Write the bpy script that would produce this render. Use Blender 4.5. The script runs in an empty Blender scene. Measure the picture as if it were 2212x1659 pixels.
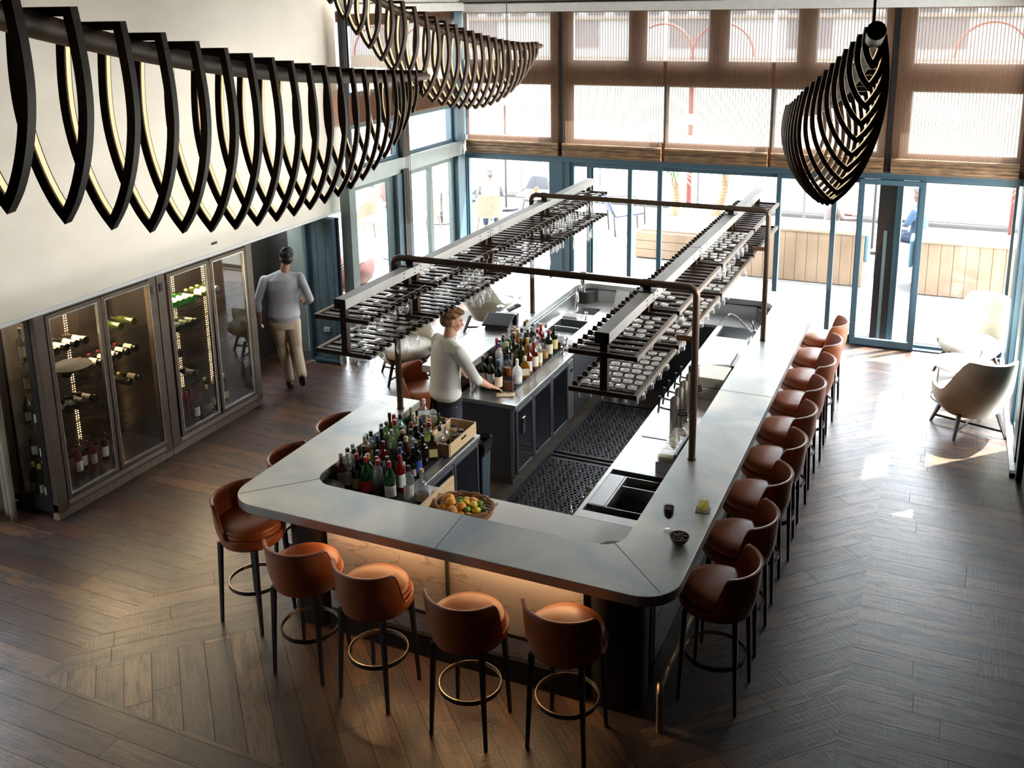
import bpy, bmesh, math, random
from mathutils import Vector, Matrix, Euler
random.seed(7)
S = bpy.context.scene
COL = S.collection
PI = math.pi
R = math.radians

# ------------------------------------------------------------------ camera
FX, CXP, CYP, W, H = 2123.95, 1106.0, 530.12, 2212.0, 1659.0
CAMZ = 4.4
def _cam_matrix():
    a, b, c = -0.42673444, 0.241173596, -0.0157849
    ca, sa, cb, sb, cc, sc = math.cos(a), math.sin(a), math.cos(b), math.sin(b), math.cos(c), math.sin(c)
    R0 = Matrix(((1, 0, 0), (0, 0, -1), (0, 1, 0)))
    Rz = Matrix(((ca, -sa, 0), (sa, ca, 0), (0, 0, 1)))
    Rx = Matrix(((1, 0, 0), (0, cb, -sb), (0, sb, cb)))
    Rr = Matrix(((cc, -sc, 0), (sc, cc, 0), (0, 0, 1)))
    return Rr @ Rx @ R0 @ Rz
CM = _cam_matrix()
cd = bpy.data.cameras.new('camera'); cam = bpy.data.objects.new('camera', cd); COL.objects.link(cam)
cd.sensor_width = 36.0; cd.sensor_fit = 'HORIZONTAL'; cd.lens = FX * 36.0 / W
cd.shift_x = -(CXP - W / 2) / W; cd.shift_y = -(H / 2 - CYP) / W
cd.clip_start = 0.05; cd.clip_end = 500
m3 = Matrix((CM[0], -CM[1], -CM[2])).transposed()
cam.matrix_world = Matrix.Translation((0, 0, CAMZ)) @ m3.to_4x4()
S.camera = cam
CMT = CM.transposed()
def _ray(x, y): return CMT @ Vector(((x - CXP) / FX, (y - CYP) / FX, 1.0))
def at(x, y, z):          # where the line of sight of a measured point meets height z
    d = _ray(x, y); return d * ((z - CAMZ) / d.z) + Vector((0, 0, CAMZ))
def atY(x, y, Y):
    d = _ray(x, y); return d * (Y / d.y) + Vector((0, 0, CAMZ))

# ------------------------------------------------------------------ world, sun, exposure
w = bpy.data.worlds.new('sky'); S.world = w; w.use_nodes = True
nt = w.node_tree; nt.nodes.clear()
o_ = nt.nodes.new('ShaderNodeOutputWorld'); b_ = nt.nodes.new('ShaderNodeBackground')
sk = nt.nodes.new('ShaderNodeTexSky'); sk.sky_type = 'NISHITA'; sk.sun_disc = False
sk.sun_elevation = R(64); sk.sun_rotation = R(46); sk.dust_density = 4.0; sk.ozone_density = 0.6; sk.air_density = 1.3
mx = nt.nodes.new('ShaderNodeMixRGB'); mx.inputs[0].default_value = 0.55; mx.inputs[2].default_value = (16, 16.3, 16.8, 1)
mu = nt.nodes.new('ShaderNodeMixRGB')
nt.links.new(sk.outputs[0], mx.inputs[1]); nt.links.new(mx.outputs[0], b_.inputs[0]); nt.links.new(b_.outputs[0], o_.inputs[0])
b_.inputs[1].default_value = SKY_STRENGTH = 1.0
nt.nodes.remove(mu)
sl = bpy.data.lights.new('sun', 'SUN'); sun = bpy.data.objects.new('sun', sl); COL.objects.link(sun)
sl.energy = 40.0; sl.angle = R(0.6); sl.color = (1.0, 0.95, 0.86)
sd = Vector((0.315, 0.302, 0.899)); sun.rotation_euler = sd.to_track_quat('Z', 'Y').to_euler(); sun.location = (8, 8, 30)
S.view_settings.view_transform = 'Standard'; S.view_settings.look = 'None'
S.view_settings.gamma = 1.0; S.view_settings.use_curve_mapping = False
S.view_settings.exposure = 0.85
wl = bpy.data.lights.new('added_side_fill', 'AREA'); wl.shape = 'RECTANGLE'; wl.size = 0.75; wl.size_y = 3.2; wl.energy = 66; wl.color = (1.0, 0.96, 0.90); wl.spread = R(85)  # fill lamp added out of view to brighten the cream bulkhead wall
wlo = bpy.data.objects.new('added_side_fill', wl); COL.objects.link(wlo); wlo.location = (0.88, 7.9, 2.95); wlo.rotation_euler = (0, R(90), 0)
cy = S.cycles
cy.max_bounces = 8; cy.diffuse_bounces = 4; cy.glossy_bounces = 4; cy.transmission_bounces = 6; cy.transparent_max_bounces = 24
cy.caustics_reflective = False; cy.caustics_refractive = False; cy.sample_clamp_indirect = 6.0; cy.use_denoising = True
cy.blur_glossy = 0.5

# ------------------------------------------------------------------ materials
MATS = {}
def mat(name, col, rough=0.5, metal=0.0, noise=None, bump=0.0, emit=None, coat=0.0, spec=0.5, alpha=None, sheen=0.0, trans=0.0):
    """noise=(scale, darkcolour, amount, (sx,sy,sz))"""
    if name in MATS: return MATS[name]
    m = bpy.data.materials.new(name); m.use_nodes = True; n = m.node_tree.nodes; l = m.node_tree.links
    b = n['Principled BSDF']; MATS[name] = m
    b.inputs['Base Color'].default_value = (*col, 1); b.inputs['Roughness'].default_value = rough; b.inputs['Metallic'].default_value = metal
    b.inputs['Coat Weight'].default_value = coat; b.inputs['Specular IOR Level'].default_value = spec; b.inputs['Sheen Weight'].default_value = sheen
    b.inputs['Transmission Weight'].default_value = trans
    tc = n.new('ShaderNodeTexCoord')
    sc, dark, amt, st = noise if noise else (9.0, tuple(c * 0.86 for c in col), 0.6, (1, 1, 1))
    mp = n.new('ShaderNodeMapping'); mp.inputs['Scale'].default_value = st; l.new(tc.outputs['Object'], mp.inputs[0])
    no = n.new('ShaderNodeTexNoise'); no.inputs['Scale'].default_value = sc; no.inputs['Detail'].default_value = 5; l.new(mp.outputs[0], no.inputs[0])
    rp = n.new('ShaderNodeMapRange'); rp.inputs[1].default_value = 0.35; rp.inputs[2].default_value = 0.7; rp.inputs[4].default_value = amt
    l.new(no.outputs[0], rp.inputs[0])
    mi = n.new('ShaderNodeMixRGB'); mi.inputs[1].default_value = (*col, 1); mi.inputs[2].default_value = (*dark, 1)
    l.new(rp.outputs[0], mi.inputs[0]); l.new(mi.outputs[0], b.inputs['Base Color'])
    if bump:
        bp = n.new('ShaderNodeBump'); bp.inputs['Strength'].default_value = bump; bp.inputs['Distance'].default_value = 0.01
        l.new(no.outputs[0], bp.inputs['Height']); l.new(bp.outputs[0], b.inputs['Normal'])
    if emit:
        b.inputs['Emission Color'].default_value = (*emit[0], 1); b.inputs['Emission Strength'].default_value = emit[1]
    if alpha is not None: b.inputs['Alpha'].default_value = alpha
    return m
def emat(name, col, s):
    if name in MATS: return MATS[name]
    m = bpy.data.materials.new(name); m.use_nodes = True; n = m.node_tree.nodes; l = m.node_tree.links; n.clear(); MATS[name] = m
    e = n.new('ShaderNodeEmission'); e.inputs[0].default_value = (*col, 1); e.inputs[1].default_value = s
    o = n.new('ShaderNodeOutputMaterial'); l.new(e.outputs[0], o.inputs[0]); return m
def glass(name, tint=(1, 1, 1), body=0.0, bodycol=(0.9, 0.9, 0.9), refl=1.0, rough=0.02, ior=1.45):
    """thin glass: clear transmission, a little body, Fresnel reflection"""
    if name in MATS: return MATS[name]
    m = bpy.data.materials.new(name); m.use_nodes = True; n = m.node_tree.nodes; l = m.node_tree.links; n.clear(); MATS[name] = m
    t = n.new('ShaderNodeBsdfTransparent'); t.inputs[0].default_value = (*tint, 1)
    g = n.new('ShaderNodeBsdfGlossy'); g.inputs['Roughness'].default_value = rough; g.inputs[0].default_value = (refl, refl, refl, 1)
    gm = n.new('ShaderNodeNewGeometry'); dp = n.new('ShaderNodeVectorMath'); dp.operation = 'DOT_PRODUCT'; l.new(gm.outputs['Normal'], dp.inputs[0]); l.new(gm.outputs['Incoming'], dp.inputs[1])
    ab = n.new('ShaderNodeMath'); ab.operation = 'ABSOLUTE'; l.new(dp.outputs['Value'], ab.inputs[0]); su = n.new('ShaderNodeMath'); su.operation = 'SUBTRACT'; su.inputs[0].default_value = 1.0; su.use_clamp = True; l.new(ab.outputs[0], su.inputs[1])
    pw = n.new('ShaderNodeMath'); pw.operation = 'POWER'; pw.inputs[1].default_value = 5.0; l.new(su.outputs[0], pw.inputs[0]); r0 = ((ior - 1) / (ior + 1)) ** 2
    f = n.new('ShaderNodeMath'); f.operation = 'MULTIPLY_ADD'; f.inputs[1].default_value = 1 - r0; f.inputs[2].default_value = r0; l.new(pw.outputs[0], f.inputs[0])
    a = n.new('ShaderNodeMixShader'); l.new(f.outputs[0], a.inputs[0]); 
    if body > 0:
        d = n.new('ShaderNodeBsdfDiffuse'); d.inputs[0].default_value = (*bodycol, 1)
        tl = n.new('ShaderNodeBsdfTranslucent'); tl.inputs[0].default_value = (*bodycol, 1)
        dt = n.new('ShaderNodeMixShader'); dt.inputs[0].default_value = 0.5; l.new(d.outputs[0], dt.inputs[1]); l.new(tl.outputs[0], dt.inputs[2])
        x = n.new('ShaderNodeMixShader'); x.inputs[0].default_value = body; l.new(t.outputs[0], x.inputs[1]); l.new(dt.outputs[0], x.inputs[2]); l.new(x.outputs[0], a.inputs[1])
    else: l.new(t.outputs[0], a.inputs[1])
    l.new(g.outputs[0], a.inputs[2]); o = n.new('ShaderNodeOutputMaterial'); l.new(a.outputs[0], o.inputs[0]); return m

# ------------------------------------------------------------------ mesh building
class M:
    def __init__(s): s.v = []; s.f = []; s.uv = None
    def add(s, vs, fs):
        k = len(s.v); s.v += [tuple(v) for v in vs]; s.f += [tuple(i + k for i in f) for f in fs]; return s
    def box(s, x0, x1, y0, y1, z0, z1):
        if x0 > x1: x0, x1 = x1, x0
        if y0 > y1: y0, y1 = y1, y0
        if z0 > z1: z0, z1 = z1, z0
        return s.add([(x0, y0, z0), (x1, y0, z0), (x1, y1, z0), (x0, y1, z0), (x0, y0, z1), (x1, y0, z1), (x1, y1, z1), (x0, y1, z1)],
                     [(0, 3, 2, 1), (4, 5, 6, 7), (0, 1, 5, 4), (1, 2, 6, 5), (2, 3, 7, 6), (3, 0, 4, 7)])
    def prism(s, poly, z0, z1):
        n = len(poly)
        return s.add([(x, y, z0) for x, y in poly] + [(x, y, z1) for x, y in poly],
                     [tuple(range(n - 1, -1, -1)), tuple(range(n, 2 * n))] + [(i, (i + 1) % n, n + (i + 1) % n, n + i) for i in range(n)])
    def tube(s, pts, r, n=10, closed=False, caps=True):
        pts = [Vector(p) for p in pts]; rs = r if isinstance(r, (list, tuple)) else [r] * len(pts)
        vs = []; N = len(pts); up = None
        for i, p in enumerate(pts):
            if closed: t = (pts[(i + 1) % N] - pts[i - 1])
            else: t = pts[min(i + 1, N - 1)] - pts[max(i - 1, 0)]
            t.normalize()
            if up is None:
                up = Vector((0, 0, 1)) if abs(t.z) < 0.9 else Vector((1, 0, 0))
            u = (up - t * up.dot(t)); u.normalize(); up = u; v = t.cross(u)
            for k in range(n):
                a = 2 * PI * k / n; vs.append(p + (u * math.cos(a) + v * math.sin(a)) * rs[i])
        fs = []
        for i in range(N if closed else N - 1):
            j = (i + 1) % N
            for k in range(n): fs.append((i * n + k, i * n + (k + 1) % n, j * n + (k + 1) % n, j * n + k))
        if caps and not closed:
            fs.append(tuple(range(n - 1, -1, -1))); fs.append(tuple((N - 1) * n + k for k in range(n)))
        return s.add(vs, fs)
    def bar(s, p0, p1, w, h, up=(0, 0, 1)):
        p0, p1 = Vector(p0), Vector(p1); t = (p1 - p0).normalized(); up = Vector(up)
        if abs(t.dot(up)) > 0.95: up = Vector((1, 0, 0))
        a = t.cross(up).normalized() * (w / 2); b = a.cross(t).normalized() * (h / 2)
        return s.add([p + q for p in (p0, p1) for q in (a + b, a - b, -a - b, -a + b)],
                     [(0, 1, 2, 3), (7, 6, 5, 4), (0, 4, 5, 1), (1, 5, 6, 2), (2, 6, 7, 3), (3, 7, 4, 0)])
    def taper(s, p0, w0, p1, w1):     # square leg
        (x0, y0, z0), (x1, y1, z1) = p0, p1; a, b = w0 / 2, w1 / 2
        return s.add([(x0 - a, y0 - a, z0), (x0 + a, y0 - a, z0), (x0 + a, y0 + a, z0), (x0 - a, y0 + a, z0),
                      (x1 - b, y1 - b, z1), (x1 + b, y1 - b, z1), (x1 + b, y1 + b, z1), (x1 - b, y1 + b, z1)],
                     [(0, 3, 2, 1), (4, 5, 6, 7), (0, 1, 5, 4), (1, 2, 6, 5), (2, 3, 7, 6), (3, 0, 4, 7)])
    def lathe(s, prof, n=20, c=(0, 0, 0), sx=1, sy=1):
        vs = []; N = len(prof)
        for r, z in prof:
            for k in range(n):
                a = 2 * PI * k / n; vs.append((c[0] + r * math.cos(a) * sx, c[1] + r * math.sin(a) * sy, c[2] + z))
        fs = [(i * n + k, i * n + (k + 1) % n, (i + 1) * n + (k + 1) % n, (i + 1) * n + k) for i in range(N - 1) for k in range(n)]
        cl = prof[0] == prof[-1]
        if prof[0][0] > 1e-5 and not cl: fs.append(tuple(range(n - 1, -1, -1)))
        if prof[-1][0] > 1e-5 and not cl: fs.append(tuple((N - 1) * n + k for k in range(n)))
        return s.add(vs, fs)
    def loft(s, rings, caps=True, closed=True):
        n = len(rings[0]); vs = [p for r in rings for p in r]; fs = []
        for i in range(len(rings) - 1):
            for k in range(n if closed else n - 1): fs.append((i * n + k, i * n + (k + 1) % n, (i + 1) * n + (k + 1) % n, (i + 1) * n + k))
        if caps: fs.append(tuple(range(n - 1, -1, -1))); fs.append(tuple((len(rings) - 1) * n + k for k in range(n)))
        return s.add(vs, fs)
    def ell(s, c, r, n=16, m=10, rot=None):
        c = Vector(c); rot = rot or Matrix.Identity(3); rings = []
        vs = [c + rot @ Vector((0, 0, -r[2]))]; fs = []
        for j in range(1, m):
            t = PI * j / m
            for k in range(n):
                a = 2 * PI * k / n; vs.append(c + rot @ Vector((r[0] * math.sin(t) * math.cos(a), r[1] * math.sin(t) * math.sin(a), -r[2] * math.cos(t))))
        vs.append(c + rot @ Vector((0, 0, r[2]))); L = len(vs) - 1
        for k in range(n): fs.append((0, 1 + (k + 1) % n, 1 + k)); fs.append((L, L - n + k, L - n + (k + 1) % n))
        for j in range(m - 2):
            for k in range(n): fs.append((1 + j * n + k, 1 + j * n + (k + 1) % n, 1 + (j + 1) * n + (k + 1) % n, 1 + (j + 1) * n + k))
        return s.add(vs, fs)
    def cap(s, p0, r0, p1, r1, n=12):
        p0, p1 = Vector(p0), Vector(p1); s.tube([p0, p1], [r0, r1], n); s.ell(p0, (r0,) * 3, n, 8); s.ell(p1, (r1,) * 3, n, 8); return s
    def build(s, name, m, parent=None, smooth=False, bevel=0, loc=None, rot=None, angle=40):
        me = bpy.data.meshes.new(name); me.from_pydata(s.v, [], s.f); me.update()
        if m is not None: me.materials.append(m)
        o = bpy.data.objects.new(name, me); COL.objects.link(o)
        if parent is not None: o.parent = parent
        if loc is not None: o.location = loc
        if rot is not None: o.rotation_euler = rot
        if smooth:
            bm = bmesh.new(); bm.from_mesh(me)
            for f in bm.faces: f.smooth = True
            lim = R(angle)
            for e in bm.edges:
                if len(e.link_faces) == 2 and e.calc_face_angle(0) > lim: e.smooth = False
            bm.to_mesh(me); bm.free()
        if bevel:
            b = o.modifiers.new('bevel', 'BEVEL'); b.width = bevel; b.segments = 2; b.limit_method = 'ANGLE'; b.angle_limit = R(40)
            for f in me.polygons: f.use_smooth = smooth
        return o
USED_LABELS = {}
def tag(o, label, cat, group=None, kind=None):
    o['label'] = label; o['category'] = cat
    if group: o['group'] = group
    if kind: o['kind'] = kind
    USED_LABELS.setdefault(label, []).append(o.name); return o
def thing(name, label, cat, loc=(0, 0, 0), rz=0, group=None, kind=None):
    o = bpy.data.objects.new(name, None); COL.objects.link(o); o.empty_display_size = 0.1
    o.location = loc; o.rotation_euler = (0, 0, rz); return tag(o, label, cat, group, kind)
def struct(o): o['kind'] = 'structure'; return o
def kids(o): return [c for c in bpy.data.objects if c.parent is o]
def dup(root, loc=None, rz=None, label=None, group=None):
    def rec(o, par):
        c = o.copy(); COL.objects.link(c)
        if par is not None: c.parent = par; c.matrix_parent_inverse = o.matrix_parent_inverse.copy()
        for k in CH.get(o.name, []): CH.setdefault(c.name, []); rec(bpy.data.objects[k], c)
        if par is not None: CH.setdefault(par.name, []).append(c.name)
        return c
    if root.name not in CH:
        def reg(o):
            ks = kids(o); CH[o.name] = [k.name for k in ks]
            for k in ks: reg(k)
        reg(root)
    r = rec(root, None)
    if loc is not None: r.location = loc
    if rz is not None: r.rotation_euler = (0, 0, rz)
    if label: r['label'] = label; USED_LABELS.setdefault(label, []).append(r.name)
    if group: r['group'] = group
    return r
CH = {}
def arc(cx, cy, r, a0, a1, n): return [(cx + r * math.cos(R(a0 + (a1 - a0) * i / n)), cy + r * math.sin(R(a0 + (a1 - a0) * i / n))) for i in range(n + 1)]
def rrect(x0, x1, y0, y1, r, n=6):
    return arc(x1 - r, y0 + r, r, -90, 0, n) + arc(x1 - r, y1 - r, r, 0, 90, n) + arc(x0 + r, y1 - r, r, 90, 180, n) + arc(x0 + r, y0 + r, r, 180, 270, n)
def text(body, size, mat_, parent, loc, rot, name='lettering', ext=0.0006, ax='CENTER'):
    c = bpy.data.curves.new(name, 'FONT'); c.body = body; c.size = size; c.extrude = ext; c.align_x = ax; c.align_y = 'CENTER'
    o = bpy.data.objects.new(name, c); COL.objects.link(o); c.materials.append(mat_); o.location = loc; o.rotation_euler = rot
    dg = bpy.context.evaluated_depsgraph_get(); dg.update(); me = bpy.data.meshes.new_from_object(o.evaluated_get(dg)); bpy.data.objects.remove(o)
    o = bpy.data.objects.new(name, me); COL.objects.link(o); o.location = loc; o.rotation_euler = rot
    if not me.materials: me.materials.append(mat_)
    if parent: o.parent = parent
    return o
# ================================================================== THE SETTING
# ---- floor planks
def floor_mat():
    m = bpy.data.materials.new('reclaimed_timber_planks'); m.use_nodes = True; n = m.node_tree.nodes; l = m.node_tree.links; b = n['Principled BSDF']
    uv = n.new('ShaderNodeUVMap'); uv.uv_map = 'UVMap'
    at_ = n.new('ShaderNodeAttribute'); at_.attribute_name = 'tone'
    mp = n.new('ShaderNodeMapping'); mp.inputs['Scale'].default_value = (2.2, 34, 1); l.new(uv.outputs[0], mp.inputs[0])
    g = n.new('ShaderNodeTexNoise'); g.inputs['Scale'].default_value = 1.6; g.inputs['Detail'].default_value = 7; g.inputs['Distortion'].default_value = 0.5; l.new(mp.outputs[0], g.inputs[0])
    mp2 = n.new('ShaderNodeMapping'); mp2.inputs['Scale'].default_value = (1.6, 7, 1); l.new(uv.outputs[0], mp2.inputs[0])
    s = n.new('ShaderNodeTexNoise'); s.inputs['Scale'].default_value = 1.5; s.inputs['Detail'].default_value = 8; s.inputs['Roughness'].default_value = 0.7; l.new(mp2.outputs[0], s.inputs[0])
    mp3 = n.new('ShaderNodeMapping'); mp3.inputs['Scale'].default_value = (70, 5, 1); l.new(uv.outputs[0], mp3.inputs[0])
    sw = n.new('ShaderNodeTexNoise'); sw.inputs['Scale'].default_value = 1; sw.inputs['Detail'].default_value = 3; l.new(mp3.outputs[0], sw.inputs[0])
    cr = n.new('ShaderNodeValToRGB'); e = cr.color_ramp.elements
    e[0].position = 0.0; e[0].color = (0.030, 0.011, 0.006, 1); e[1].position = 1.0; e[1].color = (0.125, 0.066, 0.032, 1)
    for p, c in ((0.25, (0.066, 0.024, 0.011, 1)), (0.5, (0.040, 0.027, 0.021, 1)), (0.72, (0.094, 0.043, 0.019, 1))):
        q = cr.color_ramp.elements.new(p); q.color = c
    l.new(at_.outputs['Fac'], cr.inputs[0])
    r1 = n.new('ShaderNodeMapRange'); r1.inputs[1].default_value = 0.3; r1.inputs[2].default_value = 0.75; r1.inputs[3].default_value = 0.62; r1.inputs[4].default_value = 1.35; l.new(g.outputs[0], r1.inputs[0])
    mu = n.new('ShaderNodeMixRGB'); mu.blend_type = 'MULTIPLY'; mu.inputs[0].default_value = 1; l.new(cr.outputs[0], mu.inputs[1]); l.new(r1.outputs[0], mu.inputs[2])
    r2 = n.new('ShaderNodeMapRange'); r2.inputs[1].default_value = 0.50; r2.inputs[2].default_value = 0.58; r2.inputs[4].default_value = 0.88; l.new(s.outputs[0], r2.inputs[0])
    mx = n.new('ShaderNodeMixRGB'); mx.inputs[2].default_value = (0.009, 0.010, 0.013, 1); l.new(r2.outputs[0], mx.inputs[0]); l.new(mu.outputs[0], mx.inputs[1])
    l.new(mx.outputs[0], b.inputs['Base Color'])
    rr = n.new('ShaderNodeMapRange'); rr.inputs[3].default_value = 0.26; rr.inputs[4].default_value = 0.50; l.new(s.outputs[0], rr.inputs[0]); l.new(rr.outputs[0], b.inputs['Roughness'])
    b.inputs['Specular IOR Level'].default_value = 1.0
    ad = n.new('ShaderNodeMath'); ad.operation = 'ADD'; l.new(g.outputs[0], ad.inputs[0]); l.new(sw.outputs[0], ad.inputs[1])
    bp = n.new('ShaderNodeBump'); bp.inputs['Strength'].default_value = 0.35; bp.inputs['Distance'].default_value = 0.004; l.new(ad.outputs[0], bp.inputs['Height']); l.new(bp.outputs[0], b.inputs['Normal'])
    return m
def clip(poly, a, b, c):      # keep a*x+b*y<=c
    out = []
    for i in range(len(poly)):
        p, q = poly[i], poly[(i + 1) % len(poly)]; dp, dq = a * p[0] + b * p[1] - c, a * q[0] + b * q[1] - c
        if dp <= 0: out.append(p)
        if dp * dq < 0:
            t = dp / (dp - dq); out.append((p[0] + t * (q[0] - p[0]), p[1] + t * (q[1] - p[1])))
    return out
XL, XR, YF, YB = -9.4, 0.86, -3.4, 13.06
x1, x2, y1 = -5.36, -0.35, 3.93
regions = [([(XL, y1), (x1, y1), (x1, YB), (XL, YB)], 0), ([(x2, y1), (XR, y1), (XR, YB), (x2, YB)], 0), ([(XL, YF), (XR, YF), (XR, y1), (XL, y1)], 0)]
mid = (x1 + x2) / 2; apex = y1 + (x2 - x1) / 2
regions += [([(x1, y1), (mid, apex), (mid, YB), (x1, YB)], 45), ([(x2, y1), (x2, YB), (mid, YB), (mid, apex)], 45), ([(x1, y1), (x2, y1), (mid, apex)], -45)]
fv, ff, fuv, ft = [], [], [], []
rg = random.Random(3)
for poly, ang in regions:
    a = R(ang); dx, dy = math.cos(a), math.sin(a); nx, ny = -dy, dx; wd = 0.178
    cs = [p[0] * nx + p[1] * ny for p in poly]; ts = [p[0] * dx + p[1] * dy for p in poly]
    c = min(cs)
    while c < max(cs):
        t = min(ts) - rg.random() * 2
        while t < max(ts):
            L = rg.uniform(1.1, 2.9); g = 0.0016
            q = clip(clip(clip(clip(poly, nx, ny, c + wd - g), -nx, -ny, -(c + g)), dx, dy, t + L - g), -dx, -dy, -(t + g))
            if len(q) >= 3:
                k = len(fv); fv += [(x, y, 0.0) for x, y in q]; ff.append(tuple(range(k, k + len(q))))
                u0, v0 = rg.random() * 50, rg.random() * 50
                fuv += [(x * dx + y * dy + u0, x * nx + y * ny + v0) for x, y in q]; ft.append(rg.random())
            t += L
        c += wd
k = len(fv); fv += [(XL, YF, -0.006), (XR, YF, -0.006), (XR, YB, -0.006), (XL, YB, -0.006)]; ff.append((k, k + 1, k + 2, k + 3)); fuv += [(0, 0)] * 4; ft.append(0)
k = len(fv); fv += [(XL, YF, -0.2), (XR, YF, -0.2), (XR, YB, -0.2), (XL, YB, -0.2)]; ff.append((k + 3, k + 2, k + 1, k)); fuv += [(0, 0)] * 4; ft.append(0)
me = bpy.data.meshes.new('floor'); me.from_pydata(fv, [], ff); me.update()
ul = me.uv_layers.new(name='UVMap')
for i, lp in enumerate(me.loops): ul.data[i].uv = fuv[lp.vertex_index]
ta = me.attributes.new('tone', 'FLOAT', 'FACE')
for i, t in enumerate(ft): ta.data[i].value = t
me.materials.append(floor_mat()); me.materials.append(mat('dark_gap', (0.008, 0.006, 0.005), 0.9))
for i in (len(ff) - 1, len(ff) - 2): me.polygons[i].material_index = 1
fl = struct(bpy.data.objects.new('floor', me)); COL.objects.link(fl)
fl['label'] = 'dark reclaimed timber plank floor laid in a chevron pattern'

# ---- room shell
plaster = mat('cream_plaster', (0.80, 0.755, 0.655), 0.85, noise=(1.6, (0.70, 0.655, 0.56), 0.8, (1, 1, 1.6)), bump=0.15)
WHITE = mat('white_paint', (0.90, 0.88, 0.82), 0.6)
DARKW = mat('dark_panelling', (0.022, 0.020, 0.018), 0.6)
BLUE = mat('teal_blue_frame', (0.040, 0.085, 0.115), 0.42, 0.0, spec=0.6)
BLUE2 = mat('grey_green_frame', (0.13, 0.17, 0.165), 0.45)
BLK = mat('black_metal', (0.012, 0.011, 0.011), 0.45, 0.3)
def sbox(name, m, *b, bevel=0, parent=None, label=None):
    o = M().box(*b).build(name, m, parent, bevel=bevel)
    if parent is None: struct(o)
    if label: o['label'] = label
    return o
XW = -6.965
sbox('wall_left', plaster, -7.55, XW, -3.4, 10.22, 1.925, 5.3, label='cream plastered bulkhead wall over the wine fridges')
sbox('trim_1', mat('white_edge_strip', (0.75, 0.76, 0.76), 0.4), -7.5, XW + 0.012, -3.4, 10.235, 1.893, 1.925)
sbox('wall_left_lower', DARKW, -8.0, -7.9, -3.4, 10.0, 0, 1.89)
sbox('wall_front', DARKW, -8.0, 0.9, -3.5, -3.4, 0, 5.3)
sbox('ceiling', mat('ceiling_paint', (0.10, 0.095, 0.09), 0.9), -8.2, 1.0, -3.5, 13.3, 5.3, 5.4)
sbox('wall_right', DARKW, 0.83, 0.93, -3.4, 9.55, 0, 2.56)
sbox('wall_right_top', DARKW, 0.83, 0.93, -3.4, 9.55, 3.36, 5.3); sbox('wall_right_end', DARKW, 0.83, 0.93, -3.4, 6.25, 2.56, 3.36)  # gap between these pieces is an added opening for the fill lamp
sbox('added_sun_blocker', DARKW, 0.93, 2.2, 6.0, 9.6, 3.4, 3.5)  # unseen slab added outside to keep sun out of the added opening
sbox('wall_left_upper', WHITE, -6.75, -6.66, 10.0, 13.1, 4.33, 5.3)
sbox('wall_back', WHITE, -6.75, 0.93, 13.02, 13.3, 4.30, 5.3)
# cornice boards
for nme, bx in (('trim_2', (-6.66, 0.85, 12.90, 12.98, 4.285, 4.40)), ('trim_3', (-6.63, -6.56, 9.95, 12.9, 4.31, 4.42))): sbox(nme, WHITE, *bx)
sbox('trim_4', BLK, -6.56, 0.85, 12.88, 12.97, 4.41, 4.43)
# doorway recess: dark back, grey green return, glass leaf
sbox('wall_recess', DARKW, -8.9, -8.8, 8.4, 9.95, 0, 2.4)
sbox('wall_recess_end', mat('sage_green_paint', (0.13, 0.16, 0.13), 0.7), -7.56, -7.34, 9.80, 9.95, 0, 1.93)
sbox('wall_recess_back', DARKW, -8.9, -7.5, 9.86, 9.95, 0, 1.93)
sbox('baseboard_left', mat('sage_baseboard', (0.10, 0.11, 0.10), 0.6), -7.52, -7.30, 9.78, 9.80, 0, 0.12)

def frame_rect(mb, axis, a0, a1, z0, z1, p0, p1, t, tb=None):
    """rectangular ring frame in the plane across `axis`; a=along coordinate, p=thickness range"""
    tb = t if tb is None else tb
    def bx(u0, u1, w0, w1):
        if axis == 'y': mb.box(u0, u1, p0, p1, w0, w1)
        else: mb.box(p0, p1, u0, u1, w0, w1)
    bx(a0, a0 + t, z0, z1); bx(a1 - t, a1, z0, z1); bx(a0 + t, a1 - t, z1 - t, z1); bx(a0 + t, a1 - t, z0, z0 + tb)
PANE = glass('window_glass', (0.97, 0.985, 0.98), refl=0.9, ior=1.35)
def glazed(kind, n, axis, a0, a1, z0, z1, p, t=0.05, fm=None, label=None, rails=(), tb=None, mull=()):
    mb = M(); frame_rect(mb, axis, a0, a1, z0, z1, p - 0.03, p + 0.03, t, tb)
    for r_ in rails:
        if axis == 'y': mb.box(a0 + t, a1 - t, p - 0.025, p + 0.025, r_ - 0.025, r_ + 0.025)
        else: mb.box(p - 0.025, p + 0.025, a0 + t, a1 - t, r_ - 0.025, r_ + 0.025)
    for r_ in mull:
        if axis == 'y': mb.box(r_ - 0.025, r_ + 0.025, p - 0.025, p + 0.025, z0 + t, z1 - t)
        else: mb.box(p - 0.025, p + 0.025, r_ - 0.025, r_ + 0.025, z0 + t, z1 - t)
    o = mb.build(f'{kind}_{n}', fm or BLUE, bevel=0.004); struct(o)
    g = M(); tb = t if tb is None else tb
    if axis == 'y': g.box(a0 + t, a1 - t, p - 0.004, p + 0.004, z0 + tb, z1 - t)
    else: g.box(p - 0.004, p + 0.004, a0 + t, a1 - t, z0 + tb, z1 - t)
    g.build('pane', PANE, o)
    if label: o['label'] = label
    return o
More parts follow.
